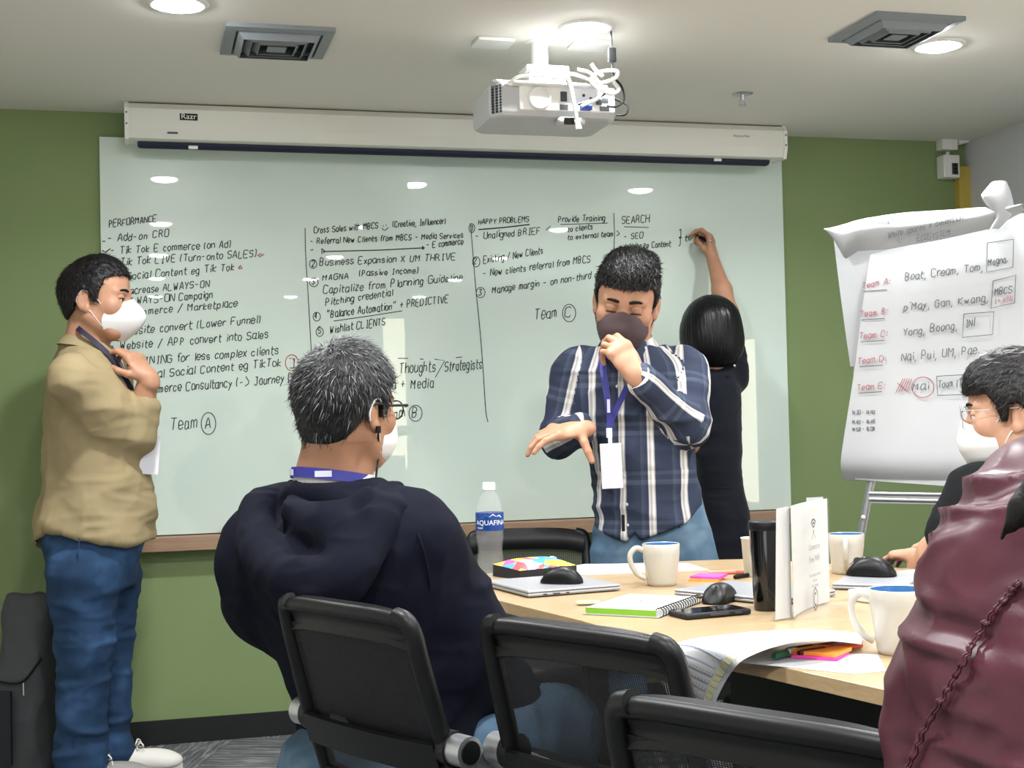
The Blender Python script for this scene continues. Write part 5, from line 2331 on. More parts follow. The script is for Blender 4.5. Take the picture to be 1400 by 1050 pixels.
# hexagon emblem with a C inside
hx = [oc + ZU * (hS * .115 + .024 * math.sin(t)) + X_ * .0185 * math.cos(t) for t in [PI / 2 + k * PI / 3 for k in range(7)]]
ribbon(b, hx, .0034, nrm)
cxs = [oc + ZU * (hS * .115 + .0125 * math.sin(t)) + X_ * .0095 * math.cos(t) for t in np.linspace(PI * .28, PI * 1.72, 9)]
ribbon(b, cxs, .0040, nrm)
b.build('printing', mat('grey_print', '#55585c', 0.6), card, 'grey printed notice and emblem')

# sticky notes and pens -------------------------------------------------------------------------


def pad(c3, size, ang, m, name, label, z, th=.006, group='sticky note pads'):
    f_, r__ = frame(ang)
    b_ = MB()
    b_.box((c3[0], c3[1], z + th / 2 + .0002), (size, size, th), frame3(r__, f_))
    return tag(b_.build(name, m), label, 'sticky notes', group)


c3 = tp(966, 793)
pad(c3, .074, 20, MW['orange_note'], 'sticky_note_pad', 'orange sticky pad under the pink one beside the far mug', ZTAB, .006)
pad(c3 + np.array([.006, .0, 0]), .074, 26, MW['pink_note'], 'sticky_note_pad', 'bright pink sticky pad lying beside the far mug', ZTAB + .0062, .006)
c3 = tp(1122, 898)


def pen(a_px, b_px, za, zb, r, m, label, cap_m=None, grp='pens on the table', flip=False):
    A, B_ = tp(a_px[0], a_px[1], za), tp(b_px[0], b_px[1], zb)
    c_ = (A + B_) / 2
    root = thing('marker_pen', label, 'pen', tuple(c_), 0, grp)
    d = B_ - A
    b_ = MB()
    b_.tube([A, A + d * .03, A + d * .60], [r * .7, r, r], 12)
    b_.build('barrel', m, root)
    b_ = MB()
    b_.tube([A + d * .605, A + d * .95, B_], [r * 1.12, r * 1.1, r * .8], 12)
    b_.build('cap', cap_m or m, root)


pen((968, 783), (1030, 781), ZTAB + .006, ZTAB + .006, .0055, mat('coral_plastic', '#e58a78', 0.4), 'pale red pen lying beyond the pink sticky pad')
pen((1004, 789), (1042, 783), ZTAB + .006, ZTAB + .006, .0055, MW['black'], 'black pen lying beyond the pink sticky pad')

# paper under the front pad, front pad, front pens
paper([(1030, 888), (1200, 895), (1212, 917), (1165, 921), (1010, 905)], 'white sheets under the orange sticky pad at the near table edge')
pad(c3, .078, 28, MW['pink_note'], 'sticky_note_pad', 'pink sticky pad under the orange one at the near table edge', ZTAB + .0015, .005)
pad(c3 + np.array([.004, .002, 0]), .076, 34, MW['orange_note'], 'sticky_note_pad', 'orange sticky pad on top at the near table edge', ZTAB + .0068, .006)
pen((1178, 882), (1092, 893), ZTAB + .007, ZTAB + .010, .0055, mat('orange_barrel', '#d8552f', 0.4), 'orange and brown pen beside the orange sticky pad', mat('brown_cap', '#4a2a22', 0.4))
pen((1160, 878), (1075, 890), ZTAB + .007, ZTAB + .010, .0055, mat('dark_red_barrel', '#8c2f26', 0.4), 'dark red pen lying under the curled pad sheet', mat('maroon_cap', '#3c1b1c', 0.4))
pen((1100, 886), (1058, 897), ZTAB + .008, ZTAB + .010, .0060, MW['white_gloss'], 'green capped marker beside the orange sticky pad', mat('dark_green_cap', '#1f5a3f', 0.4))

# white box, papers at the right -----------------------------------------------------------------------
cc, u, v, w, h = rect_from((1158, 806), (1258, 820), (1275, 803), ZTAB + .024)
R = frame3(u, v)
b = MB()
b.box((cc[0], cc[1], ZTAB + .0125), (w, h, .0245), R, bev=.004)
root = tag(b.build('table_socket_box', MW['white']), 'flat white box on the table in front of the pale laptop', 'box')
b = MB()
b.box((cc[0], cc[1], ZTAB + .0255), (w * .86, h * .8, .002), R, bev=.0008)
b.build('lid', MW['white_gloss'], root)
paper([(1226, 781), (1262, 792), (1300, 788), (1270, 776)], 'white papers under the forearm of the black shirted person')
pen((1232, 786), (1262, 790), ZTAB + .008, ZTAB + .008, .0050, mat('coral_plastic', '#e58a78', 0.4), 'pale red pen on the papers at the right end')

# curled pad sheet -----------------------------------------------------------------------------------------
up_px = [(1180, 873, .003), (1145, 869, .010), (1090, 866, .016), (1020, 867, .020), (965, 871, .022), (930, 878, .020), (908, 890, .008), (898, 902, -.010), (902, 925, -.045), (925, 975, -.115)]
lo_px = [(1178, 881, .012), (1145, 877, .032), (1100, 876, .040), (1060, 884, .034), (1030, 895, .022), (1010, 907, .006), (996, 925, -.025), (985, 945, -.055), (976, 965, -.085), (968, 985, -.118)]
nu, nv = 46, 12
A = smooth_path([tp(q[0], q[1], ZTAB + q[2]) for q in up_px], 5)
B_ = smooth_path([tp(q[0], q[1], ZTAB + q[2]) for q in lo_px], 5)
G = np.zeros((nv, len(A), 3))
for j in range(nv):
    t = j / (nv - 1)
    for i in range(len(A)):
        G[j, i] = A[i] * (1 - t) + B_[i] * t + ZU * .012 * math.sin(PI * t) * (1 if i < 30 else .2)
b = MB()
b.sheet(G, .0008)
root = tag(b.build('pad_sheet', mat('bright_pad_paper', '#dfe1e4', 0.8, var=0.01)), 'large curled pad sheet hanging over the near table edge', 'paper')
m_ln = mat('pale_blue_rule', '#8d95a6', 0.8)
m_yl = mat('pale_yellow_print', '#ece6b4', 0.8)
b = MB()
Nn = lambda i, j: unit(np.cross(G[min(j + 1, nv - 1), i] - G[max(j - 1, 0), i], G[j, min(i + 1, len(A) - 1)] - G[j, max(i - 1, 0)]))


def on_sheet(s, t):
    fi, fj = s * (len(A) - 1), t * (nv - 1)
    i, j = min(int(fi), len(A) - 2), min(int(fj), nv - 2)
    a, c_ = fi - i, fj - j
    p_ = (G[j, i] * (1 - a) + G[j, i + 1] * a) * (1 - c_) + (G[j + 1, i] * (1 - a) + G[j + 1, i + 1] * a) * c_
    n_ = Nn(i, j)
    if np.dot(n_, EYE - p_) < 0:
        n_ = -n_
    return p_ + n_ * .0012, n_


for k in range(7):
    s = .60 + .058 * k
    pts = [on_sheet(s, t) for t in np.linspace(.02, .80, 10)]
    ribbon(b, [q[0] for q in pts], .0022, pts[5][1])
for k in range(6):
    for jj in range(16):
        t = .08 + .72 * jj / 15
        s0 = .69 + .058 * k
        if s0 > .97:
            continue
        pts = [on_sheet(s0 + e * .030, t) for e in (0, .5, 1)]
        ribbon(b, [q[0] for q in pts], .0007, pts[1][1])
b.build('ruled_lines', m_ln, root)
b = MB()
for k in range(15):
    s = .30 + .044 * k
    q_ = [on_sheet(s, .83)[0], on_sheet(s + .032, .83)[0], on_sheet(s + .032, .93)[0], on_sheet(s, .93)[0]]
    b.add(q_, [(0, 1, 2, 3)])
b.build('yellow_border', m_yl, root, 'pale yellow printed border')
# ------------------------------------------------------------------ office chairs


def make_chair(label, group):
    """mesh-backed swivel chair, origin on the floor, facing +y"""
    root = thing('office_chair', label, 'chair', (0, 0, 0), 0, group)
    # back: reclined plane. bx, bz -> point
    rec = math.radians(17)

    def bk(x, h, off=0.0):
        # h from seat height .46 up to .83; slight concave curve towards the sitter
        y = -0.205 - (h - .46) * math.tan(rec) - off + 0.35 * x * x
        return np.array([x, y, h])
    wt, wb = .188, .205

    def hw(h):
        return wb + (wt - wb) * (h - .46) / .37
    fr_ = MB()
    G = np.array([[bk(hw(.80) * s * (.985 if v > .1 else .95), .838 - .014 * abs(s) ** 4 - v * .058, -.012 * math.sin(PI * v)) for s in np.linspace(-1, 1, 25)] for v in np.linspace(0, 1, 6)])
    fr_.sheet(G, .022)
    fr_.tube([bk(s * hw(.832) * .93, .828 - .006 * abs(s) ** 4, 0) for s in np.linspace(-1.0, 1.0, 21)], .0135, 10)
    fr_.build('top_rail', MW['black'], root)
    for s in (-1, 1):
        u_ = MB()
        u_.tube(smooth_path([bk(s * (hw(.83) - .030), .829), bk(s * (hw(.83) - .008), .822), bk(s * hw(.80), .80), bk(s * hw(.75), .75, .003), bk(s * hw(.62), .62, .005), bk(s * hw(.50), .50, .0)], 6), .0165, 10, flat=((0, 1, 0), 1.0))
        u_.build('side_rail', MW['black'], root)
    lo = MB()
    lo.tube([bk(s * hw(.50), .495) for s in np.linspace(-1, 1, 15)], .018, 10)
    lo.build('bottom_rail', MW['black'], root)
    me = MB()
    G = np.array([[bk(hw(h) * s * .97, h, .004) for s in np.linspace(-1, 1, 15)] for h in np.linspace(.50, .79, 12)])
    me.sheet(G)
    me.build('mesh_back', MW['netting'], root, 'see-through black netting')
    lum = MB()
    G = np.array([[bk(hw(h) * s * .98, h, .022) for s in np.linspace(-1, 1, 15)] for h in np.linspace(.56, .615, 4)])
    lum.sheet(G, .010)
    lum.build('lumbar_bar', MW['black'], root)
    st = MB()
    st.box((0, 0.02, .452), (.46, .44, .062), bev=.028, seg=3)
    st.build('seat', MW['black_soft'], root)
    for s in (-1, 1):
        a = MB()
        k = bk(s * .222, .606)
        a.cyl(k + [-s * .006, 0, 0], k + [s * .030, 0, 0], .0265, n=28)
        kn_ = a.build('arm_joint', MW['metal'], root, 'silver round joint')
        c_ = MB()
        c_.cyl(k + [s * .030, 0, 0], k + [s * .0335, 0, 0], .0195, n=24)
        c_.cyl(k + [-s * .028, 0, 0], k + [-s * .006, 0, 0], .030, n=24)
        c_.build('joint_cap', MW['black'], kn_)
        r_ = MB()
        r_.tube([k + [s * .014, .01, -.006], k + [s * .016, .16, -.075], np.array([s * .243, .06, .47])], [.015, .014, .014], 10, flat=((1, 0, 0), .55))
        r_.build('arm_bar', MW['metal'], root, 'silver bar')
    p_ = MB()
    p_.box((0, 0, .405), (.22, .26, .03), bev=.006)
    p_.cyl((0, 0, .06), (0, 0, .395), .026, n=20)
    p_.cyl((0, 0, .20), (0, 0, .30), .036, n=20)
    p_.build('column', MW['black'], root)
    for i in range(5):
        t = 2 * PI * i / 5 + .3
        d = np.array([math.cos(t), math.sin(t), 0])
        lg_ = MB()
        lg_.tube([np.array([0, 0, .105]) + d * .02, np.array([0, 0, .098]) + d * .14, np.array([0, 0, .072]) + d * .25], [.024, .019, .015], 8)
        l_ = lg_.build('base_leg', MW['black'], root)
        w_ = MB()
        e_ = np.array([0, 0, .029]) + d * .25
        sd = np.array([-d[1], d[0], 0])
        for s in (-1, 1):
            w_.cyl(e_ + sd * s * .008, e_ + sd * s * .024, .0285, n=18)
        w_.cyl(e_, e_ + [0, 0, .05], .008, n=8)
        w_.build('caster', MW['black_soft'], l_)
    return root


def place(o, x, y, phi, s=1.0):
    f_, r_ = frame(phi)
    o.location = (x, y, 0)
    o.rotation_euler = (0, 0, math.atan2(f_[1], f_[0]) - PI / 2)
    o.scale = (s, s, s)
    bpy.context.view_layer.update()


def chair_at(o, px, py, d, phi, s=1.0):
    """put the chair so that the middle of its top rail stands where the photo shows it"""
    q = at(px, py, d)
    f_, r_ = frame(phi)
    back = .205 + (.83 - .46) * math.tan(math.radians(17))
    place(o, q[0] + f_[0] * back * s, q[1] + f_[1] * back * s, phi, s)


GROUP = 'black mesh office chairs round the table'
ch = make_chair('black mesh office chair under the man in the navy hoodie', GROUP)
chair_at(ch, 460, 836, 2.39, 48)
c2 = copy_tree(ch)
c2['label'] = 'empty black mesh office chair beside the man in the navy hoodie'
chair_at(c2, 775, 866, 2.06, 45)
c3_ = copy_tree(ch)
c3_['label'] = 'empty black mesh office chair nearest the camera beside the maroon jacket'
chair_at(c3_, 1022, 984, 1.43, 43)
c4 = copy_tree(ch)
c4['label'] = 'empty black mesh office chair facing us beyond the far end of the table'
chair_at(c4, 722, 735, 4.33, 184, .96)
c5 = copy_tree(ch)
c5['label'] = 'black mesh office chair under the person in the maroon jacket'
c6 = copy_tree(ch)
c6['label'] = 'black mesh office chair under the man in the black shirt'

# ------------------------------------------------------------------ bags by the left wall
bc = at(36, 960, 4.62)
root = thing('backpack', 'dark grey backpack slumped on the floor at the left edge', 'backpack', (bc[0], bc[1], 0))
B = Blob()
f_, r_ = frame(180 + 12)
rr = -r_
O = np.array([bc[0], bc[1], 0])
B.loft(O, rr, f_, [(0.0, 0, 0, .085, .085), (.02, 0, 0, .098, .10), (.20, 0.0, 0, .098, .105), (.36, .005, -.01, .097, .09), (.50, .008, -.02, .098, .060), (.57, .010, -.03, .096, .040), (.60, .010, -.03, .085, .022)], 0.0, p=3.0)
P, F = B.mesh(.007)
P = relax(P, F, 2)
P = wrinkle(P, F, [((9, 9, 6), .014, 4), ((22, 22, 12), .006, 9)])
P[:, 2] = np.maximum(P[:, 2], 0.001)
part_np('bag_body', P, F, MW['bag'], root)
b = MB()
fp = O + f_ * .10
b.tube(smooth_path([fp + rr * -.09 + ZU * .34 - f_ * .01, fp + rr * -.02 + ZU * .325 + f_ * .004, fp + rr * .05 + ZU * .33, fp + rr * .095 + ZU * .40 - f_ * .04], 6), .004, 8)
b.build('zip', MW['black'], root)
b = MB()
b.sheet(np.array([[fp + rr * x + ZU * z + f_ * (.010 + .012 * math.cos(x * 14)) for x in np.linspace(-.085, .02, 8)] for z in np.linspace(.06, .30, 6)]), .012)
b.build('front_pocket', MW['bag_dark'], root)
b = MB()
top_ = O + rr * .085 + ZU * .565 - f_ * .02
b.tube(smooth_path([O + rr * .03 + ZU * .58 - f_ * .03, top_ + ZU * .01, top_ + rr * .03 + ZU * .035 - f_ * .02, top_ + rr * .05 + ZU * .01 - f_ * .06, top_ + rr * .01 - f_ * .05 - ZU * .05], 6), .009, 8, flat=(f_, .5))
b.build('strap', MW['bag_dark'], root)
b = MB()
b.tube([fp + rr * .055 + ZU * .325 + f_ * .004, fp + rr * .058 + ZU * .285 + f_ * .008], .003, 6)
b.build('zip_pull', MW['metal'], root)
# ------------------------------------------------------------------ people


def person(label, loc):
    return thing('person', label, 'person', tuple(float(v) for v in loc))


def cut_z(fn):
    return fn


def below_plane(o, n):
    """keep the side of the plane that n points away from"""
    o, n = np.asarray(o, float), unit(n)
    return lambda x, y, z: (x - o[0]) * n[0] + (y - o[1]) * n[1] + (z - o[2]) * n[2]


def axes(f_, r_):
    return np.stack([r_, f_, ZU], 0)


def mask_mesh(H, m, parent, ridge=0.0, top=-0.002, bottom=-0.122, out=0.012, wide=1.0, name='face_mask', crease=True):
    """cloth mask from nose bridge to below the chin; ridge > 0 gives the folded boat shape with a centre edge"""
    rows = []
    tv = np.linspace(0, 1, 22)
    for v in tv:
        z = top + (bottom - top) * v
        yc = np.interp(v, [0, .22, .40, .62, .85, 1.0], [.103, .114 + ridge * .9, .120 + ridge, .112 + ridge * .8, .098 + ridge * .2, .078])
        ye = np.interp(v, [0, .3, .6, 1.0], [.052, .034, .030, .036]) + (.004 if ridge else 0)
        wx = np.interp(v, [0, .15, .5, .8, 1.0], [.050, .062, .066, .056, .030]) * wide
        row = []
        for u in np.linspace(-1, 1, 31):
            a = abs(u)
            if ridge:
                y = yc + (ye - yc) * (a ** 1.25)
                x = wx * (u if True else u)
                x = wx * math.copysign(a ** .80, u)
            else:
                y = ye + (yc - ye) * math.sqrt(max(0, 1 - a ** 2.1))
                x = wx * math.copysign(a ** .92, u)
            fold = 0.0
            if crease and not ridge:
                fold = 0.0022 * math.sin(v * 26) * (1 - a ** 2)
            zz = z - 0.020 * a * max(0.0, 1 - v * 1.6) + .022 * a * max(0.0, v - .4)
            if v <= .12:
                zz += .006 * math.cos(u * PI / 2) * (1 - v / .12)
            row.append(H.w(x, y + out - .008 + fold, zz))
        rows.append(row)
    G_ = np.array(rows)
    for _ in range(4):
        G_[1:-1] = G_[1:-1] * .5 + (G_[:-2] + G_[2:]) * .25
        G_[:, 1:-1] = G_[:, 1:-1] * .6 + (G_[:, :-2] + G_[:, 2:]) * .2 if not ridge else G_[:, 1:-1]
    rows = G_
    b_ = MB()
    b_.sheet(G_, .0016)
    mk = b_.build(name, m, parent)
    L_ = {}
    for s, iu in ((-1, 0), (1, 30)):
        L_[s] = (np.array(rows[3][iu]), np.array(rows[15][iu]))
    return mk, L_


def ear_loops(H, mk, corners, m, parent, r=.0016, sides=(-1, 1)):
    for s in sides:
        a_, c_ = corners[s]
        b_ = MB()
        pts = [a_, H.w(s * .078, .018, .006), H.w(s * .086, -.010, .022), H.w(s * .0865, -.028, .0), H.w(s * .085, -.024, -.022), H.w(s * .078, .004, -.034), c_]
        b_.tube(smooth_path(pts, 7), r, 7)
        b_.build('ear_loop', m, mk)


def badge_card(parent, m, c_, f_, r_, w_, h_, tilt=0.0, name='badge'):
    up = ZU * math.cos(tilt) + r_ * math.sin(tilt)
    rr_ = np.cross(f_, up)
    b_ = MB()
    b_.box(c_, (w_, .004, h_), np.stack([rr_, f_, up], 1), bev=.0012)
    o = b_.build(name, m, parent)
    k_ = MB()
    k_.box(c_ + up * (h_ / 2 + .008), (.012, .005, .022), np.stack([rr_, f_, up], 1), bev=.0015)
    k_.build('badge_clip', MW['white_gloss'], o)
    return o


def shoe(parent, c_, f_, r_, m_top, m_sole, side):
    """trainer: c_ is under the heel"""
    B = Blob()
    up = ZU
    R = np.stack([r_, f_, up], 1)
    B.ell(c_ + f_ * .045 + up * .055, (.037, .060, .050), R, 0.0)
    B.ell(c_ + f_ * .13 + up * .045, (.042, .085, .040), R, .03)
    B.ell(c_ + f_ * .20 + up * .036, (.043, .055, .030), R, .03)
    B.cap(c_ + f_ * .03 + up * .06, c_ + f_ * .02 + up * .10, .038, .040, .02)
    o = np.asarray(c_) + up * .020
    B.cut(lambda x, y, z: (o[2] - z))
    P, F = B.mesh(.005)
    P = relax(P, F, 1)
    up_ = part_np('shoe', P, F, m_top, parent)
    b_ = MB()
    pts = []
    for t in np.linspace(0, 2 * PI, 33)[:-1]:
        y = .105 + .150 * math.sin(t)
        w_ = .044 * (1 - .15 * math.cos(2 * t)) * math.cos(t)
        pts.append((w_, y))
    b_.prism(pts, 0.001, .026, c_ * np.array([1, 1, 0]), r_, f_, up, bev=.005)
    b_.build('sole', m_sole, up_)
    l_ = MB()
    for k in range(4):
        p_ = c_ + f_ * (.105 + k * .022) + up * (.092 - k * .009)
        l_.tube([p_ - r_ * .022 - up * .005, p_ + up * .003, p_ + r_ * .022 - up * .005], .0028, 6)
    for s in (-1, 1):
        q_ = c_ + f_ * .10 + up * .098
        l_.tube(smooth_path([q_, q_ + r_ * s * .02 + up * .016 + f_ * .01, q_ + r_ * s * .036 + up * .004 + f_ * .022, q_ + r_ * s * .012 - up * .002 + f_ * .01], 5), .0026, 6)
    l_.build('laces', m_sole, up_)
    return up_


HAIR_SHORT = [(-.13, -.055), (-.075, -.055), (-.050, -.038), (-.030, -.006), (-.012, .022), (.006, .018), (.016, -.010), (.028, -.008), (.034, .040), (.052, .060), (.074, .066), (.12, .072)]


def flow_back(L, rg):
    """short hair brushed from the crown outwards"""
    crown = np.array([0, -.06, .10])
    v = L - crown
    v[:, 2] -= .02
    return v / np.maximum(np.linalg.norm(v, axis=1, keepdims=True), 1e-6)


# ================================================================== 1. man in the khaki shirt
def khaki_man():
    d = 4.45
    s = d / FPX
    phi = 62
    f_, r_ = frame(phi)
    base = at(130, 900, d)
    O = np.array([base[0], base[1], 0.0])
    A = lambda px, py, dd=0.0: at(px, py, d + dd)
    root = person('man standing in a khaki shirt and blue jeans, hand raised to his chin', O)
    H = Head(A(135, 411), 97, 2, 1.0, 1.10)
    # skin
    hb = Blob()
    H.skin(hb)
    nb = A(117, 482, .0)
    H.neck(hb, nb, .055, .066)
    hb.cap(nb, nb - ZU * .06, .066, .09, .03)
    el, wr = A(187, 592, -.04), A(203, 516, -.07)
    ab = Blob()
    ab.chain([A(170, 592, -.05), el, el * .55 + wr * .45, wr], [.046, .046, .042, .030], .02)
    fd = unit(A(172, 474, -.05) - wr)
    hand_blob(ab, wr - fd * .004, fd, -CR * .55 - ZU * .62 + CF * .35, 1, [(22, 40, 30), (30, 46, 32), (36, 50, 34), (42, 52, 34)], .10,
              [(.022, .020, .008), (.046, .040, .020), (.056, .066, .034), (.050, .088, .046)], 1.06, .027)
    core = Blob()
    core.loft(O, r_, f_, [(.86, 0, 0, .15, .12), (1.10, 0, .02, .15, .12), (1.35, 0, 0, .15, .09), (1.42, 0, 0, .10, .07)], 0.0)
    for sx in (-1, 1):
        core.chain([O + r_ * sx * .09 + ZU * .88, O + r_ * sx * .09 + ZU * .47, O + r_ * sx * .09 + ZU * .08], [.07, .05, .04], .03)
    SK, SKM = [(hb, .0023), (ab, .0028)], MW['skin']
    H.eyes(root, MW['eye'], MW['iris'], (.0, 1, -.12))
    H.brows(root, MW['hair'], .0040)
    H.lashes(root, MW['hair'])
    line = [(-.13, -.060), (-.075, -.060), (-.052, -.040), (-.032, -.004), (-.014, .022), (.004, .020), (.014, -.012), (.026, -.010), (.034, .026), (.046, .058), (.074, .070), (.12, .076)]
    ho, P, N, L = H.hair(MW['hair'], root, line, .013, .016)
    H.strands(MW['strand_black'], ho, P, N, L, 2600, .020, flow_back, 3, .3, zmin=-.03)
    mk, cor = mask_mesh(H, MW['mask'], root, ridge=.026, wide=1.02)
    ear_loops(H, mk, cor, MW['mask'], mk)
    # shirt
    rows = [(468, 92, 144, .085), (476, 84, 154, .12), (492, 72, 166, .165), (520, 64, 176, .195), (560, 60, 184, .20), (600, 61, 191, .195), (650, 62, 207, .19), (700, 54, 213, .19), (738, 50, 214, .20), (770, 50, 214, .20)]
    tab = outline_rows(d, phi, rows, 130)
    B = Blob()
    B.loft(O, r_, f_, tab, 0.0)
    shr = A(100, 520, -.20)
    shl = A(150, 516, .20)
    elb = A(183, 594, -.05)
    B.chain([shr, (shr + elb) / 2 + A(120, 575, -.1) * 0, elb], [.078, .072, .062], .05)
    B.chain([elb, A(193, 560, -.05)], [.064, .058], .02)
    B.chain([shl, A(172, 620, .24)], [.075, .06], .05)
    B.chain([A(172, 620, .24), A(182, 690, .16)], [.06, .045], .03)
    hx = np.array([50, 60, 85, 110, 150, 195, 216])
    hy = np.array([750, 742, 722, 722, 733, 740, 738])
    hz = [at(x, y, d)[2] for x, y in zip(hx, hy)]
    hl = (hx - 130) * s

    def hem(x, y, z):
        a = (x - O[0]) * CR[0] + (y - O[1]) * CR[1]
        return np.interp(a, hl, hz) - z
    B.cut(hem)
    # neck opening and rolled cuff
    no = A(140, 492)
    B.cut(lambda x, y, z: .070 - np.sqrt((x - nb[0]) ** 2 + (y - nb[1]) ** 2 + ((z - nb[2] - .045) * .85) ** 2), .01)
    vo = A(160, 500, .02)
    B.cut(lambda x, y, z: .036 - np.sqrt((x - vo[0]) ** 2 + (y - vo[1]) ** 2 + ((z - vo[2]) * .45) ** 2), .01)
    cf = A(198, 562, .03)
    P, F = B.mesh(.0075)
    P = relax(P, F, 2)
    ax = axes(f_, r_)
    lowz = lambda Q: np.clip((1.10 - Q[:, 2]) * 3, .25, 1.0)
    P = wrinkle(P, F, [((4, 4, 15), .026, 21, lowz, ax), ((9, 9, 32), .011, 5, lowz, ax), ((7, 7, 7), .016, 2, None, ax), ((16, 16, 12), .005, 25, None, ax)])
    sh = part_np('shirt', P, F, MW['khaki'], root)
    b_ = MB()
    cb_ = el + unit(wr - el) * .035
    b_.tube([cb_ - unit(wr - el) * .022, cb_ + unit(wr - el) * .018], [.060, .054], 24, caps=False)
    cu_ = b_.build('rolled_cuff', MW['khaki'], sh)
    cu_.modifiers.new('thick', 'SOLIDIFY').thickness = .006
    ring_collar(sh, MW['khaki'], nb + ZU * .002 + f_ * .012, r_, f_, .066, .070, .022, .030, .026, .55, spread=.02)
    tee = Blob()
    tee.ell(A(146, 524, .02), (.085, .062, .12), np.stack([r_, f_, ZU], 1), 0.0)
    Pt, Ft = tee.mesh(.009)
    part_np('undershirt', Pt, Ft, MW['shirt_white'], root, label='white undershirt at the open neck')
    # lanyard and badge
    bd = A(203, 622, -.02)
    front = unit(CR * .7 - CF * .7)
    ln = strap(root, MW['lanyard_dark'], [A(100, 444, .02), A(108, 450, -.075), A(128, 466, -.085), A(150, 486, -.075), A(168, 512, -.05), A(180, 532, -.02)], .017,
               facing=[unit(-CR - CF), unit(-CF + ZU * .2), unit(-CF + ZU * .4), front, front, front])
    l2_ = strap(ln, MW['lanyard_dark'], [A(180, 532, -.02), A(196, 560, .06), A(203, 592, .02), A(203, 600, -.02)], .015, 'lanyard_end', facing=front)
    bdg = badge_card(ln, MW['badge'], bd, front, unit(CR * .7 + CF * .7), .078, .125, .10)
    # jeans
    J = Blob()
    hipr, hipl = O + r_ * .105 + ZU * .84 - f_ * .005, O - r_ * .105 + ZU * .84 + f_ * .01
    J.loft(O, r_, f_, outline_rows(d, phi, [(700, 60, 204, .17), (740, 60, 200, .18), (775, 66, 192, .185), (800, 72, 186, .17)], 130), 0.0)
    kr, kl = A(116, 885, -.07), A(149, 882, .10)
    anr, anl = A(110, 1035, -.07), A(151, 1020, .10)
    J.chain([A(112, 785, -.09), kr, anr], [.112, .088, .074], .04)
    J.chain([A(150, 785, .09), kl, anl], [.104, .074, .066], .04)
    J.cap(anr, anr - ZU * .045 + f_ * .01, .074, .078, .02)
    J.cap(anl, anl - ZU * .045 + f_ * .01, .066, .070, .02)
    zt = A(130, 692)[2]
    J.cut(lambda x, y, z: z - zt)
    P, F = J.mesh(.0075)
    P = relax(P, F, 2)
    knee = lambda Q: np.exp(-((Q[:, 2] - .48) / .16) ** 2) * .9 + np.exp(-((Q[:, 2] - .14) / .10) ** 2) + .25
    P = wrinkle(P, F, [((5, 5, 15), .016, 8, knee, ax), ((10, 10, 26), .006, 3, knee, ax)])
    je = part_np('jeans', P, F, MW['jeans'], root)
    b_ = MB()
    side = -CF
    b_.tube(smooth_path([A(108, 735, -.195), A(106, 800, -.185), A(112, 885, -.155), A(102, 960, -.145), A(100, 1030, -.145)], 8), .0018, 6)
    b_.build('side_seam', MW['jeans'], je)
    for (an, kk) in ((anr, -.07), (anl, .10)):
        shoe(root, np.array([an[0], an[1], 0]) - f_ * .05 + CR * (.02 if kk < 0 else .03), unit(f_ * .9 + CR * .25), unit(r_ * .9 - CF * .25), MW['shoe_grey'] if kk < 0 else MW['sole'], MW['sole'], 1)
    skin_mesh('body', SK + [(B, .010, -.030), (J, .010, -.022)], SKM, root)
    return root


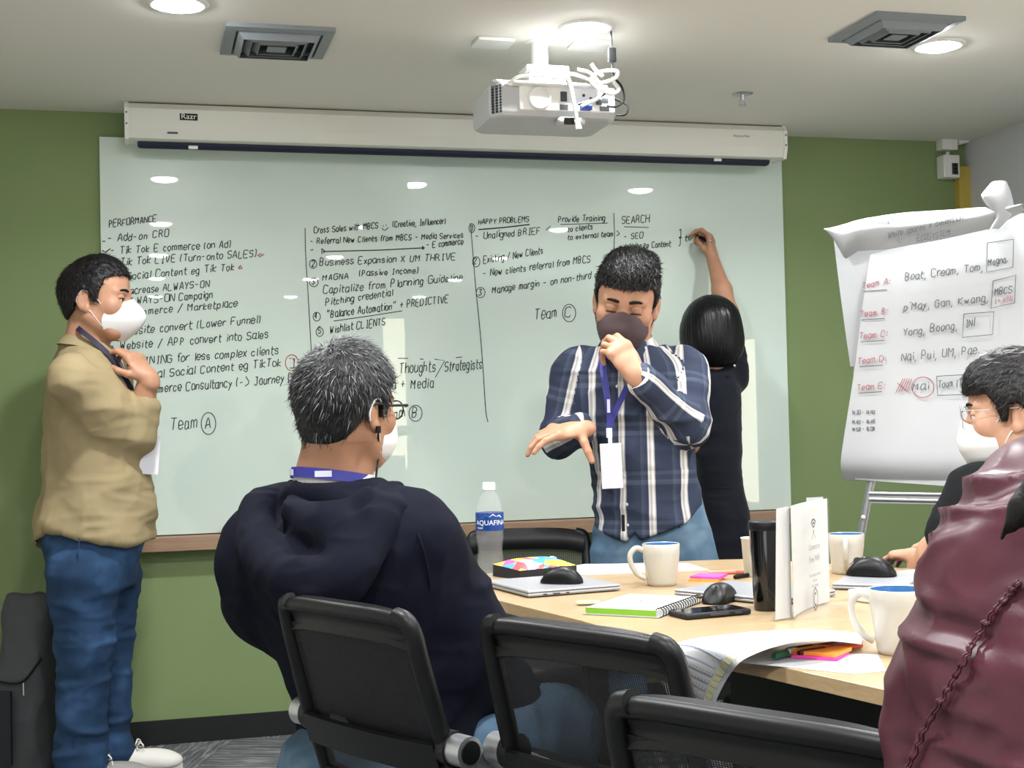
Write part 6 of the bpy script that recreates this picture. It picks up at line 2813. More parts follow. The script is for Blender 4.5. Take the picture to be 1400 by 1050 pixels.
# ================================================================== 2. seated man in the navy hoodie
def navy_man():
    d = 2.80
    s = d / FPX
    phi = 48
    f_, r_ = frame(phi)
    A = lambda px, py, dd=0.0: at(px, py, d + dd)
    base = A(475, 900)
    O = np.array([base[0], base[1], 0.0])
    root = person('seated man in a navy hoodie with greying hair, seen from behind', O)
    H = Head(A(474, 559), 36, 2, -3, 1.06)
    hb = Blob()
    H.skin(hb)
    nb = A(455, 655, .0)
    H.neck(hb, nb, .060, .068)
    hb.cap(nb, nb - ZU * .06, .068, .085, .03)
    core = Blob()
    hip = A(490, 1075, -.02)
    wr_r, wr_l = A(735, 1000, .26), A(640, 985, .52)
    el_r, el_l = A(625, 872, .0), A(378, 815, .20)
    core.chain([hip, A(470, 850), A(455, 720), nb], [.13, .12, .12, .06], .05)
    core.chain([el_r, wr_r], [.04, .028], .02)
    core.chain([el_l, wr_l], [.04, .028], .02)
    for sx, px_, py_ in ((1, 0, 0), (-1, 0, 0)):
        k_ = hip + f_ * .40 + r_ * sx * .12 + ZU * .04
        core.chain([hip + r_ * sx * .09, k_, np.array([k_[0], k_[1], .09]) + f_ * .02], [.075, .05, .04], .03)
    hands = Blob()
    for wr_, el_, sd in ((wr_r, el_r, 1), (wr_l, el_l, -1)):
        hand_blob(hands, wr_, unit(wr_ - el_), -ZU, sd, [(15, 20, 12)] * 4, .08)
    SK, SKM = [(hb, .0025), (hands, .004)], MW['skin_tan']
    H.eyes(root, MW['eye'], MW['iris'])
    H.brows(root, MW['hair'])
    line = [(-.13, -.075), (-.082, -.075), (-.060, -.058), (-.040, -.030), (-.026, .004), (-.010, .026), (.006, .020), (.016, -.014), (.028, -.012), (.036, .040), (.056, .062), (.12, .072)]
    ho, P, N, L = H.hair(MW['hair_grey'], root, line, .011, .016, vox=.003)

    def flow_n(Lp, rg):
        crown = np.array([.0, -.055, .105])
        v = Lp - crown
        v = v / np.maximum(np.linalg.norm(v, axis=1, keepdims=True), 1e-6)
        sw = np.cross(v, np.array([0, -.5, .85]))
        return v * .8 + sw * .45 + np.array([0, .15, -.1])
    H.strands(MW['strand_grey'], ho, P, N, L, 6200, .020, flow_n, 5, .32, width=.0008, keep=lambda Lp: (Lp[:, 2] > .0) | (rg_keep(Lp)))
    H.strands(MW['strand_black'], ho, P, N, L, 2600, .006, flow_n, 6, .12, width=.0006, name='nape_hair', keep=lambda Lp: (Lp[:, 2] < .02))
    mk, cor = mask_mesh(H, MW['mask'], root)
    ear_loops(H, mk, cor, MW['mask'], mk, .0022)
    # glasses
    g = MB()
    for sx in (-1, 1):
        g.tube(smooth_path([H.w(sx * .062, .100, .010), H.w(sx * .076, .088, .012), H.w(sx * .0835, .03, .010), H.w(sx * .088, -.012, .012), H.w(sx * .084, -.035, -.004)], 6), [.0028] * 25, 8, flat=(H.rt, .6))
    gl = g.build('glasses', MW['black'], root)
    for sx in (-1, 1):
        r_ = MB()
        pts = [H.w(sx * (.036 + .026 * math.cos(t)), .1045 - .010 * abs(math.cos(t)) * (1 if math.cos(t) > 0 else 0), .002 + .018 * math.sin(t)) for t in np.linspace(0, 2 * PI, 25)[:-1]]
        r_.tube(pts, .0017, 6, closed=True)
        r_.build('rim', MW['black'], gl)
        l_ = MB()
        l_.add(pts, [tuple(range(24))])
        l_.build('lens', MW['clear'], gl)
    f_, r_ = frame(phi)
    # earphone wire
    w_ = MB()
    e0 = H.w(.086, -.004, -.030)
    w_.tube([e0, e0 - ZU * .014], .006, 10)
    w_.tube(smooth_path([e0 - ZU * .012, A(518, 620, .0), A(515, 645, -.02), A(513, 662, -.03)], 6), .0022, 6)
    w_.build('earphone', MW['black'], root)
    # hoodie
    rows = [(662, 424, 500, .085), (672, 396, 526, .14), (690, 368, 554, .19), (712, 346, 584, .235), (745, 332, 604, .25), (800, 334, 612, .25), (850, 350, 616, .24), (950, 385, 632, .22), (1060, 410, 650, .21)]
    B = Blob()
    B.loft(O, r_, f_, outline_rows(d, phi, rows, 475), 0.0, p=2.2)
    shr, shl = A(566, 732, -.08), A(372, 746, .15)
    B.chain([shr, el_r, wr_r], [.088, .086, .058], .09)
    B.chain([shl, el_l, wr_l], [.086, .084, .056], .09)
    B.chain([A(340, 775, .10), A(352, 800, .08)], [.055, .055], .06)
    B.cut(lambda x, y, z: .078 - np.sqrt((x - nb[0]) ** 2 + (y - nb[1]) ** 2 + ((z - nb[2] - .045) * .85) ** 2), .015)
    P, F = B.mesh(.0065)
    P = relax(P, F, 2)
    ax = axes(f_, r_)
    P = wrinkle(P, F, [((4, 4, 6), .022, 31, None, ax), ((9, 9, 12), .010, 12, None, ax), ((18, 18, 24), .003, 13, None, ax)])
    hd_ = part_np('hoodie', P, F, MW['navy'], root)
    # the hood hanging on his back, open towards the neck
    R = np.stack([r_, f_, ZU], 1)
    HB = Blob()
    rim = [A(540, 664, -.02), A(536, 688, -.12), A(512, 722, -.20), (A(486, 765, -.25)), A(456, 800, -.265), A(412, 796, -.225), A(370, 764, -.13), A(348, 722, -.02), A(366, 690, .06), A(394, 670, .08)]
    HB.chain(smooth_path(rim, 3), np.interp(np.linspace(0, 1, 28), [0, .25, .45, .7, 1], [.020, .027, .036, .036, .022]).tolist(), .03)
    HB.chain([A(404, 672, .03), A(404, 700, -.10), A(450, 712, -.17), A(500, 694, -.15), A(526, 668, -.06)], [.018, .026, .030, .026, .018], .02)
    HB.ell(A(446, 745, -.16), (.105, .045, .075), R, .03)
    P, F = HB.mesh(.0055)
    P = relax(P, F, 2)
    P = wrinkle(P, F, [((7, 7, 9), .020, 33, None, ax), ((15, 15, 18), .007, 3, None, ax)])
    part_np('hood', P, F, MW['navy'], hd_)
    hb2 = MB()
    hb2.tube(smooth_path([A(556, 690, -.10), A(572, 730, -.20), A(585, 780, -.20), A(590, 830, -.17)], 8), .0030, 6)
    hb2.build('shoulder_seam', MW['navy'], hd_)
    ring_collar(root, MW['shirt_white'], nb - ZU * .030 + f_ * .008, r_, f_, .070, .074, .006, .036, .030, .6, name='shirt_collar', spread=.012, thick=.004)
    pts = []
    fac = []
    for t in np.linspace(-2.25, 2.25, 13):
        n_ = -f_ * math.cos(t) + r_ * math.sin(t)
        pts.append(nb + ZU * (.018 - .014 * (1 - math.cos(t))) + n_ * .084)
        fac.append(unit(n_ + ZU * .15))
    ln = strap(root, MW['lanyard'], pts, .021, facing=fac, thick=.002)
    for t in (-.35, .75):
        b_ = MB()
        n_ = -f_ * math.cos(t) + r_ * math.sin(t)
        tn = np.cross(ZU, n_)
        b_.box(nb + ZU * (.018 - .014 * (1 - math.cos(t))) + n_ * .0858, (.034, .0012, .012), np.stack([tn, n_, ZU], 1))
        b_.build('printed_patch', MW['lanyard_white'], ln)
    # trousers
    J = Blob()
    for sx in (-1, 1):
        k_ = hip + f_ * .44 + r_ * sx * .12 + ZU * .06
        an = np.array([k_[0], k_[1], .12]) + f_ * .03
        J.chain([hip + r_ * sx * .09, k_], [.115, .090], .04)
        J.chain([k_, an], [.090, .066], .04)
    J.ell(hip, (.19, .15, .13), R, .05)
    P, F = J.mesh(.010)
    P = relax(P, F, 2)
    P = wrinkle(P, F, [((10, 10, 10), .010, 4)])
    part_np('jeans', P, F, MW['jeans2'], root)
    for sx in (-1, 1):
        k_ = hip + f_ * .44 + r_ * sx * .12
        shoe(root, np.array([k_[0], k_[1], 0]) - f_ * .03, f_, r_, MW['black_soft'], MW['black'], sx)
    skin_mesh('body', SK + [(B, .010, -.030), (J, .010, -.022)], SKM, root)
    return root


def rg_keep(Lp):
    return vnoise(Lp * 60, 2) > .62


# ================================================================== 3. man in the plaid shirt
def plaid_man():
    d = 4.30
    s = d / FPX
    phi = 193
    f_, r_ = frame(phi)
    A = lambda px, py, dd=0.0: at(px, py, d + dd)
    base = A(872, 700)
    O = np.array([base[0], base[1], 0.0])
    root = person('man standing behind the table in a plaid shirt, adjusting his brown mask', O)
    H = Head(A(856, 413, -.03), 190, 20, 9, 1.20)
    hb = Blob()
    H.skin(hb)
    nb = A(858, 482, .015)
    H.neck(hb, nb, .058, .066)
    hb.cap(nb, nb - ZU * .05, .066, .09, .03)
    # arms: his right is on the left of the photo
    elr, wrr = A(764, 600, .03), A(796, 586, -.20)
    ell, wrl = A(941, 580, -.12), A(868, 512, -.27)
    ab = Blob()
    ab.chain([elr, wrr], [.043, .028], .02)
    hand_blob(ab, wrr, unit(-CR * .92 - CF * .38 - ZU * .10), unit(-ZU * .85 - CR * .15 + CF * .30), 1, [(6, 22, 16), (14, 28, 20), (22, 32, 22), (26, 34, 22)], .20,
              [(.022, .014, .006), (.052, .018, .018), (.072, .016, .036), (.088, .012, .056)], 1.12, .027)
    al = Blob()
    al.chain([ell, wrl], [.043, .028], .02)
    hd = unit(A(840, 468, -.235) - wrl)
    hand_blob(al, wrl, hd, unit(CF * .75 - CR * .45 + ZU * .1), -1, [(30, 42, 28), (36, 46, 30), (46, 55, 34), (54, 58, 36)], .08,
              [(.020, .020, .008), (.036, .048, .030), (.036, .074, .046), (.028, .094, .052)], 1.16, .027)
    core = Blob()
    core.chain([A(880, 760), A(875, 640), A(865, 520), nb], [.14, .12, .11, .06], .05)
    for sx in (-1, 1):
        core.chain([O + r_ * sx * .10 + ZU * .80, O + r_ * sx * .11 + ZU * .45, O + r_ * sx * .12 + ZU * .08], [.07, .05, .04], .03)
    SK, SKM = [(hb, .0023), (ab, .0028), (al, .0028)], MW['skin']
    H.eyes(root, MW['eye'], MW['iris'], (0, 1, -.7))
    H.brows(root, MW['hair'], .0046)
    H.lash_z = -.0052
    H.lashes(root, MW['hair'])
    # lowered lids
    for sx in (-1, 1):
        lb = Blob()
        lb.ell(H.w(sx * .0315, .0764, .0018), np.array((.0143, .0128, .0118)) * H.s, H.R, 0.0)
        P, F = lb.mesh(.0015)
        part_np('eyelid', P, F, MW['skin'], root)
    line = [(-.13, -.05), (-.075, -.05), (-.050, -.036), (-.030, -.004), (-.012, .024), (.006, .022), (.014, -.008), (.026, -.004), (.034, .034), (.048, .054), (.080, .056), (.12, .060)]

    def quiff(B, H):
        B.ell(H.w(-.004, .036, .090), np.array((.060, .050, .036)) * H.s, H.R, .035)
        B.ell(H.w(-.012, .0, .108), np.array((.056, .064, .026)) * H.s, H.R, .04)
    ho, P, N, L = H.hair(MW['hair'], root, line, .008, .022, extra=quiff, cutk=.004)

    def flow_f(Lp, rg):
        v = Lp - np.array([.01, -.07, .09])
        v = v / np.maximum(np.linalg.norm(v, axis=1, keepdims=True), 1e-6)
        return v + np.array([-.1, .3, .1]) + rg.normal(0, .25, Lp.shape)
    H.strands(MW['strand_black'], ho, P, N, L, 3600, .022, flow_f, 7, .26, width=.0011, zmin=.06)
    H.strands(MW['strand_black'], ho, P, N, L, 1500, .010, flow_back, 27, .10, width=.0009, name='side_hair', keep=lambda Lp: Lp[:, 2] < .065)
    H.strands(MW['strand_grey'], ho, P, N, L, 420, .022, flow_f, 17, .5, width=.0007, name='grey_top_strands', keep=lambda Lp: (Lp[:, 2] > .085) & (Lp[:, 1] > -.02))  # sparse grey strands among the black on the front of the crown
    H.strands(MW['strand_black'], ho, P, N, L, 420, .016, lambda Lp, rg: np.array([.25, .5, -1.0]) + rg.normal(0, .3, Lp.shape), 37, .25, width=.0012, name='fringe_tufts', keep=lambda Lp: (Lp[:, 1] > .045) & (Lp[:, 2] > .05) & (Lp[:, 2] < .085))
    mk, cor = mask_mesh(H, MW['mask_brown'], root, top=.000, bottom=-.128, out=.014, wide=1.03)
    ear_loops(H, mk, cor, MW['mask_brown'], mk, .0018)
    # shirt
    rows = [(476, 812, 908, .085), (482, 796, 922, .095), (492, 784, 940, .108), (505, 778, 948, .12), (540, 782, 950, .13), (590, 796, 948, .135), (650, 810, 954, .135), (690, 812, 961, .14), (730, 812, 964, .14), (760, 812, 964, .14)]
    tab = outline_rows(d, phi, rows, 872, fit='w')
    B = Blob()
    B.loft(O, r_, f_, tab, 0.0, p=2.3, uv=flat_uv(O + r_ * .0, r_, f_))
    shr, shl = A(785, 506, .02), A(935, 503, .0)
    B.chain([shr, elr], [.070, .060], .04, uv=limb_uv(shr, elr, .065, (.03, .0), -CF))
    B.chain([elr, wrr - unit(wrr - elr) * .02], [.060, .048], .025, uv=limb_uv(elr, wrr, .05, (.02, .05), ZU))
    B.chain([shl, ell], [.074, .066], .04, uv=limb_uv(shl, ell, .065, (.01, .0), -CF))
    cfl = wrl - unit(wrl - ell) * .035
    B.chain([ell, cfl], [.064, .050], .03, uv=limb_uv(ell, cfl, .055, (.0, .03), -CF))
    hx = np.array([800, 815, 835, 850, 862, 870, 900, 930, 962])
    hy = np.array([716, 722, 729, 733, 722, 731, 722, 708, 688])
    hz = [at(x, y, d)[2] for x, y in zip(hx, hy)]
    hl = (hx - 872) * s

    def hem(x, y, z):
        a = (x - O[0]) * CR[0] + (y - O[1]) * CR[1]
        return np.interp(a, hl, hz) - z
    B.cut(hem)
    B.cut(lambda x, y, z: .067 - np.sqrt((x - nb[0]) ** 2 + (y - nb[1]) ** 2 + ((z - nb[2] - .045) * .85) ** 2), .01)
    P, F = B.mesh(.0065)
    P = relax(P, F, 2)
    P0 = P.copy()
    ax = axes(f_, r_)
    P = wrinkle(P, F, [((5, 5, 13), .014, 41, None, ax), ((11, 11, 22), .006, 15, None, ax)])
    sh = part_np('shirt', P, F, MW['plaid'], root)
    corner_uv(sh, P0, F, B)
    # button band, chest pocket and hem tab
    b_ = MB()
    pts = [A(842, 508, -.155), A(846, 560, -.175), A(850, 620, -.175), A(856, 680, -.175), A(858, 722, -.170)]
    for zz in range(6):
        q_ = smooth_path(pts, 10)[4 + zz * 7]
        b_.sphere(q_ - CF * .006, (.005, .003, .005), 10)
    b_.build('button', MW['grey_plastic'], sh)
    b_ = MB()
    b_.box(A(852, 715, -.165), (.010, .004, .05), axes(-CF, CR).T, bev=.001)
    b_.build('hem_tab', MW['black'], sh)
    # collar with wings
    ring_collar(sh, MW['plaid'], nb + ZU * .006 + f_ * .008, r_, f_, .070, .076, .026, .036, .044, .46, spread=.024)
    for o in sh.children:
        if o.name.startswith('collar'):
            me = o.data
            a = me.attributes.new('fab', 'FLOAT_VECTOR', 'POINT')
            a.data.foreach_set('vector', np.array([(v.co.x * .35 + .012, v.co.z * .3, 0) for v in me.vertices], np.float32).ravel())
    # cuff of his raised hand
    b_ = MB()
    dcf = unit(wrl - ell)
    b_.tube([wrl - dcf * .075, wrl - dcf * .008], [.050, .043], 26, caps=False)
    cu = b_.build('cuff', MW['plaid'], sh)
    a = cu.data.attributes.new('fab', 'FLOAT_VECTOR', 'POINT')
    n_ = len(cu.data.vertices)
    a.data.foreach_set('vector', np.array([(.0 + .024 * (i // 26), .02, 0) for i in range(n_)], np.float32).ravel())
    cu.modifiers.new('thick', 'SOLIDIFY').thickness = .005
    # lanyard with badge
    front = unit(f_ + ZU * .05)
    ln = strap(root, MW['lanyard'], [A(822, 474, -.02), A(824, 500, -.14), A(829, 535, -.185), A(834, 572, -.195), A(833, 586, -.20)], .020, facing=front, thick=.002)
    strap(ln, MW['lanyard'], [A(884, 474, -.02), A(868, 505, -.14), A(852, 540, -.185), A(837, 572, -.193), A(833, 586, -.197)], .018, 'lanyard_strap', facing=front, thick=.002)
    b_ = MB()
    q_ = A(832, 555, -.20)
    b_.box(q_, (.009, .002, .040), axes(-CF, CR).T)
    b_.build('printed_patch', MW['lanyard_white'], ln)
    bdg = badge_card(ln, MW['badge'], A(836, 637, -.205), unit(-CF), -CR, .064, .135, .03)
    b_ = MB()
    b_.box(A(833, 592, -.203), (.018, .008, .03), axes(-CF, CR).T, bev=.003)
    b_.tube([A(833, 598, -.203), A(834, 606, -.204)], .003, 8)
    b_.build('swivel_hook', MW['white_gloss'], bdg)
    # jeans
    J = Blob()
    J.loft(O, r_, f_, outline_rows(d, phi, [(670, 820, 955, .11), (710, 812, 966, .125), (750, 810, 973, .125), (790, 812, 976, .12)], 872, fit='w'), 0.0, p=2.3)
    for sx, px_ in ((1, 848), (-1, 938)):
        hp = A(px_, 775)
        kn = np.array([hp[0], hp[1], .45]) - f_ * .0
        an = np.array([hp[0], hp[1], .06]) - f_ * .02
        J.chain([hp, kn, an], [.098, .080, .070], .04)
        shoe(root, np.array([an[0], an[1], 0]) - f_ * .05, f_, r_, MW['shoe_grey'], MW['sole'], sx)
    zt = A(870, 670)[2]
    J.cut(lambda x, y, z: z - zt)
    P, F = J.mesh(.008)
    P = relax(P, F, 2)
    P = wrinkle(P, F, [((7, 7, 16), .010, 5, None, ax)])
    je = part_np('jeans', P, F, MW['jeans2'], root)
    b_ = MB()
    b_.tube(smooth_path([A(912, 700, -.150), A(918, 716, -.150), A(940, 722, -.125), A(956, 716, -.09)], 6), .0022, 6)
    b_.tube(smooth_path([A(958, 700, -.06), A(966, 740, -.055), A(970, 775, -.055)], 6), .0022, 6)
    b_.build('pocket_seam', MW['jeans'], je)
    skin_mesh('body', SK + [(B, .010, -.030), (J, .010, -.022)], SKM, root)
    return root


# ================================================================== 4. woman writing on the board
def writing_woman():
    d = 5.22
    s = d / FPX
    phi = -14
    f_, r_ = frame(phi)
    A = lambda px, py, dd=0.0: at(px, py, d + dd)
    base = A(985, 700)
    O = np.array([base[0], base[1], 0.0])
    root = person('woman in a black dress with bobbed hair, writing on the glass board', O)
    H = Head(A(968, 455, .0), -34, 6, 0, 1.08)
    hb = Blob()
    H.skin(hb)
    nb = A(968, 510, .0)
    H.neck(hb, nb, .048, .054)
    hb.cap(nb, nb - ZU * .05, .056, .09, .03)
    sh, el, wr = A(1003, 512, .05), A(996, 428, .16), A(974, 352, .30)
    ab = Blob()
    ab.chain([sh, el], [.044, .038], .02)
    ab.chain([el, el * .6 + wr * .4, wr], [.038, .038, .024], .02)
    tip = on(951, 321, 1, BY - .002)
    fd = unit(unit(A(970, 326, .33) - wr) * .7 + ZU * .3)
    hand_blob(ab, wr, fd, unit(CF * .35 - CR * .9), 1, [(40, 50, 26), (46, 55, 30), (55, 62, 36), (60, 64, 36)], .06,
              [(.016, .018, .010), (.026, .042, .030), (.024, .062, .044), (.018, .080, .050)], .98, .023)
    shl, ell, wrl = A(948, 520, .0), A(952, 608, -.02), A(968, 650, .18)
    al = Blob()
    al.chain([shl, ell, wrl], [.042, .038, .024], .02)
    hand_blob(al, wrl, unit(wrl - ell), unit(CR), -1, [(20, 30, 20)] * 4, .06, None, .95, .023)
    core = Blob()
    core.chain([A(985, 760), A(985, 640), A(978, 540), nb], [.12, .10, .09, .05], .05)
    for sx in (-1, 1):
        core.chain([O + r_ * sx * .085 + ZU * .80, O + r_ * sx * .08 + ZU * .45, O + r_ * sx * .08 + ZU * .08], [.07, .05, .038], .03)
        core.cap(O + r_ * sx * .08 + ZU * .04, O + r_ * sx * .085 + f_ * .14 + ZU * .03, .036, .028, .02)
    SK, SKM = [(hb, .004), (ab, .003), (al, .004)], MW['skin']
    H.eyes(root, MW['eye'], MW['iris'])
    H.brows(root, MW['hair'], .003)
    # bob
    B = Blob()
    R = H.R
    sc = H.s
    B.ell(H.w(0, -.022, .025), np.array((.098, .112, .106)) * sc, R, 0.0)
    B.ell(H.w(0, -.035, -.045), np.array((.104, .092, .090)) * sc, R, .04)
    B.ell(H.w(.0, .02, -.02), np.array((.097, .07, .10)) * sc, R, .03)
    c_ = H.c

    def face(x, y, z):
        px, py, pz = x - c_[0], y - c_[1], z - c_[2]
        b_ = (R[0, 1] * px + R[1, 1] * py + R[2, 1] * pz) / sc
        u_ = (R[0, 2] * px + R[1, 2] * py + R[2, 2] * pz) / sc
        a_ = np.abs(R[0, 0] * px + R[1, 0] * py + R[2, 0] * pz) / sc
        return np.minimum(np.minimum(b_ - .045, .055 - u_), .072 - a_) * sc
    B.cut(face, .006)
    lo1, lo2 = A(935, 482), A(1010, 488)
    B.cut(below_plane(A(962, 503), unit(-ZU + CR * .05 + CF * .1)), .012)
    P, F = B.mesh(.004)
    P = relax(P, F, 2)
    L = H.local(P)
    N = vnormals(P, F)
    an_ = np.arctan2(L[:, 0], -L[:, 1])
    P = P + N * ((vnoise(np.stack([an_ * 34, L[:, 2] * 5, L[:, 1] * 0], 1), 4) - .5) * .0022)[:, None]
    part_np('hair', P, F, m_hair('glossy_black_hair', '#0a0a0b', '#16161a', .32, (90, 90, 8)), root)
    Lq = H.local(P)
    # dress
    rows = [(498, 952, 998, .055), (508, 938, 1010, .075), (522, 938, 1014, .095), (545, 940, 1016, .105), (590, 944, 1017, .11), (640, 950, 1012, .105), (665, 952, 1014, .105), (700, 953, 1022, .12), (770, 952, 1029, .125), (850, 955, 1034, .125), (930, 958, 1038, .125)]
    B = Blob()
    B.loft(O, r_, f_, outline_rows(d, phi, rows, 985, fit='w'), 0.0, p=2.2)
    B.chain([sh - ZU * .01, sh * .62 + el * .38 + ZU * 0], [.060, .055], .03)
    B.chain([shl, shl * .25 + ell * .75], [.056, .050], .03)
    zt = A(985, 925)[2]
    B.cut(lambda x, y, z: zt - z)
    B.cut(below_plane(sh * .66 + el * .34, unit(el - sh)) if False else (lambda x, y, z: np.full_like(x + y + z, -1.0)))
    B.cut(lambda x, y, z: .056 - np.sqrt((x - nb[0]) ** 2 + (y - nb[1]) ** 2 + ((z - nb[2] - .045) * .85) ** 2), .01)
    P, F = B.mesh(.007)
    P = relax(P, F, 2)
    P = wrinkle(P, F, [((6, 6, 12), .010, 51, None, axes(f_, r_)), ((12, 12, 20), .004, 7, None, axes(f_, r_))])
    dr = part_np('dress', P, F, MW['black_dress'], root)
    ck = MB()
    tp_ = np.array(outline_rows(d, phi, rows, 985, fit='w'))
    i_ = 6
    h_, cx_, cy_, w_, dd_ = tp_[i_]
    ck.tube([O + r_ * (cx_ + (w_ + .0) * math.cos(t)) + f_ * (dd_ + .0) * math.sin(t) + ZU * h_ for t in np.linspace(0, 2 * PI, 41)[:-1]], .005, 6, closed=True)
    ck.build('waist_seam', MW['black_dress'], dr)
    m2 = MB()
    m2.sphere(A(1004, 500, -.10), .007, 10)
    m2.build('necklace_clasp', MW['chrome'], root)
    # ring and shoes
    q_ = wr + fd * .085 * .98
    rg = MB()
    Pa, Fa = ab.mesh(.004)
    rd = unit(ray(972, 328))
    tt = (Pa - EYE) @ rd
    dist = np.linalg.norm(Pa - EYE - np.outer(tt, rd), axis=1)
    near = np.argsort(dist)[:12]
    q_ = Pa[near[np.argmin(tt[near])]]
    rg.sphere(q_ - rd * .001, .006, 10)
    rg.build('finger_ring', MW['chrome'], root)
    for sx in (-1, 1):
        b_ = Blob()
        c0 = O + r_ * sx * .08
        b_.cap(c0 + ZU * .035, c0 + f_ * .15 + r_ * sx * .01 + ZU * .028, .045, .036, .01)
        zf = .002
        b_.cut(lambda x, y, z: .004 - z)
        P, F = b_.mesh(.006)
        part_np('shoe', P, F, MW['black_soft'], root)
    # marker in her hand (a thing of its own)
    grip = A(969, 331, .315)
    dr_ = unit(tip - grip)
    mr = thing('marker_pen', 'black marker held against the glass board by the writing woman', 'pen', tuple(tip))
    b_ = MB()
    b_.tube([tip + (-dr_) * .022, grip - dr_ * .022], .0068, 14)
    b_.build('barrel', MW['black'], mr)
    b_ = MB()
    b_.tube([tip, tip - dr_ * .022], [.002, .006], 12)
    b_.build('tip', MW['black_soft'], mr)
    legs = Blob()
    for sx in (-1, 1):
        q_ = O + r_ * sx * .08
        legs.chain([q_ + ZU * .60, q_ + ZU * .30 - f_ * .01, q_ + ZU * .08], [.058, .050, .034], .02)
        legs.cap(q_ + ZU * .045, q_ + f_ * .13 + ZU * .03, .034, .026, .02)
    skin_mesh('body', SK + [(B, .010, -.028), (legs, .008)], SKM, root)
    return root


# ================================================================== 5. man in the black T-shirt at the right
def black_man():
    d = 3.50
    s = d / FPX
    phi = -62
    f_, r_ = frame(phi)
    A = lambda px, py, dd=0.0: at(px, py, d + dd)
    base = A(1400, 800, .05)
    O = np.array([base[0], base[1], 0.0])
    root = person('man at the right edge in a black shirt and white mask, arm on the table', O)
    H = Head(A(1390, 566), -66, 4, -2, 1.22)
    hb = Blob()
    H.skin(hb)
    nb = A(1398, 650, .03)
    H.neck(hb, nb, .058, .064)
    hb.cap(nb, nb - ZU * .05, .064, .09, .03)
    # his left arm is the near one on the photo's left side
    shl, ell, wrl = A(1338, 672, -.02), A(1300, 738, -.02), A(1256, 776, .12)
    ab = Blob()
    ab.chain([shl, ell], [.050, .046], .02)
    ab.chain([ell, ell * .55 + wrl * .45, wrl], [.046, .044, .030], .02)
    wrl[2] = max(wrl[2], ZTAB + .03)
    hand_blob(ab, wrl, unit(unit(wrl - ell) * np.array([1, 1, .2])), -ZU, -1, [(10, 18, 12), (12, 20, 12), (14, 22, 12), (18, 24, 14)], .10, None, 1.0, .026)
    shr, elr = A(1450, 680, .18), A(1440, 800, .30)
    wrr = A(1330, 800, .42)
    wrr[2] = ZTAB + .035
    core = Blob()
    hip = np.array([O[0], O[1], .50]) - f_ * .05
    core.chain([hip, np.array([O[0], O[1], .80]), nb], [.14, .12, .06], .05)
    core.chain([shr, elr, wrr], [.045, .040, .028], .02)
    hr = Blob()
    hand_blob(hr, wrr, unit((wrr - elr) * np.array([1, 1, 0])), -ZU, 1, [(10, 18, 12)] * 4, .10)
    for sx in (-1, 1):
        k_ = hip + f_ * .40 + r_ * sx * .11
        core.chain([hip + r_ * sx * .09, k_, np.array([k_[0], k_[1], .09])], [.07, .05, .04], .03)
    SK, SKM = [(hb, .0024), (ab, .003), (hr, .004)], MW['skin_pale']
    H.eyes(root, MW['eye'], MW['iris'])
    H.brows(root, MW['hair'])
    line = [(-.13, -.085), (-.082, -.085), (-.055, -.060), (-.036, -.028), (-.024, .0), (-.010, .020), (.006, .016), (.014, -.016), (.026, -.014), (.034, .020), (.050, .044), (.080, .046), (.12, .05)]

    def fringe(B, H):
        B.ell(H.w(0, .045, .075), np.array((.074, .052, .045)) * H.s, H.R, .03)
    ho, P, N, L = H.hair(MW['hair'], root, line, .018, .016, extra=fringe)
    H.strands(MW['strand_black'], ho, P, N, L, 3600, .020, flow_back, 9, .10, width=.0009, zmin=-.05)
    mk, cor = mask_mesh(H, MW['mask'], root, out=.014)
    ear_loops(H, mk, cor, MW['mask'], mk, .0022)
    g = MB()
    for sx in (-1, 1):
        g.tube(smooth_path([H.w(sx * .060, .104, .012), H.w(sx * .074, .090, .013), H.w(sx * .082, .03, .010), H.w(sx * .087, -.012, .010)], 6), .0012, 6)
    g.tube([H.w(-.010, .112, .008), H.w(.010, .112, .008)], .0012, 6)
    gl = g.build('glasses', MW['metal'], root)
    for sx in (-1, 1):
        r2 = MB()
        pts = [H.w(sx * (.035 + .025 * math.cos(t)), .110 - .006 * (1 + math.cos(t)) * .6, .004 + .023 * math.sin(t)) for t in np.linspace(0, 2 * PI, 25)[:-1]]
        r2.tube(pts, .0013, 6, closed=True)
        r2.build('rim', MW['metal'], gl)
        l_ = MB()
        l_.add(pts, [tuple(range(24))])
        l_.build('lens', MW['clear'], gl)
    B = Blob()
    up = unit(nb - hip)
    rows = [(.36, 0, 0, .19, .155), (.60, 0, .0, .195, .145), (.78, 0, .01, .21, .14), (.90, 0, .01, .22, .13), (.98, 0, 0, .19, .11), (1.02, 0, 0, .11, .085), (1.045, 0, 0, .075, .07)]
    nz = nb[2]
    kz = (nz + .035) / 1.045
    rows = [(h * kz, a, b_ + (h * kz - .5) * .04, w_, dd) for h, a, b_, w_, dd in rows]
    B.loft(O, r_, f_, rows, 0.0, p=2.2)
    B.chain([shl, shl * .15 + ell * .85], [.080, .076], .04)
    B.chain([shr, elr], [.07, .066], .04)
    B.cut(lambda x, y, z: .066 - np.sqrt((x - nb[0]) ** 2 + (y - nb[1]) ** 2 + ((z - nb[2] - .045) * .85) ** 2), .01)
    P, F = B.mesh(.007)
    P = relax(P, F, 2)
    P = wrinkle(P, F, [((7, 7, 9), .013, 61), ((15, 15, 18), .005, 6)])
    part_np('t_shirt', P, F, MW['black_tee'], root)
    J = Blob()
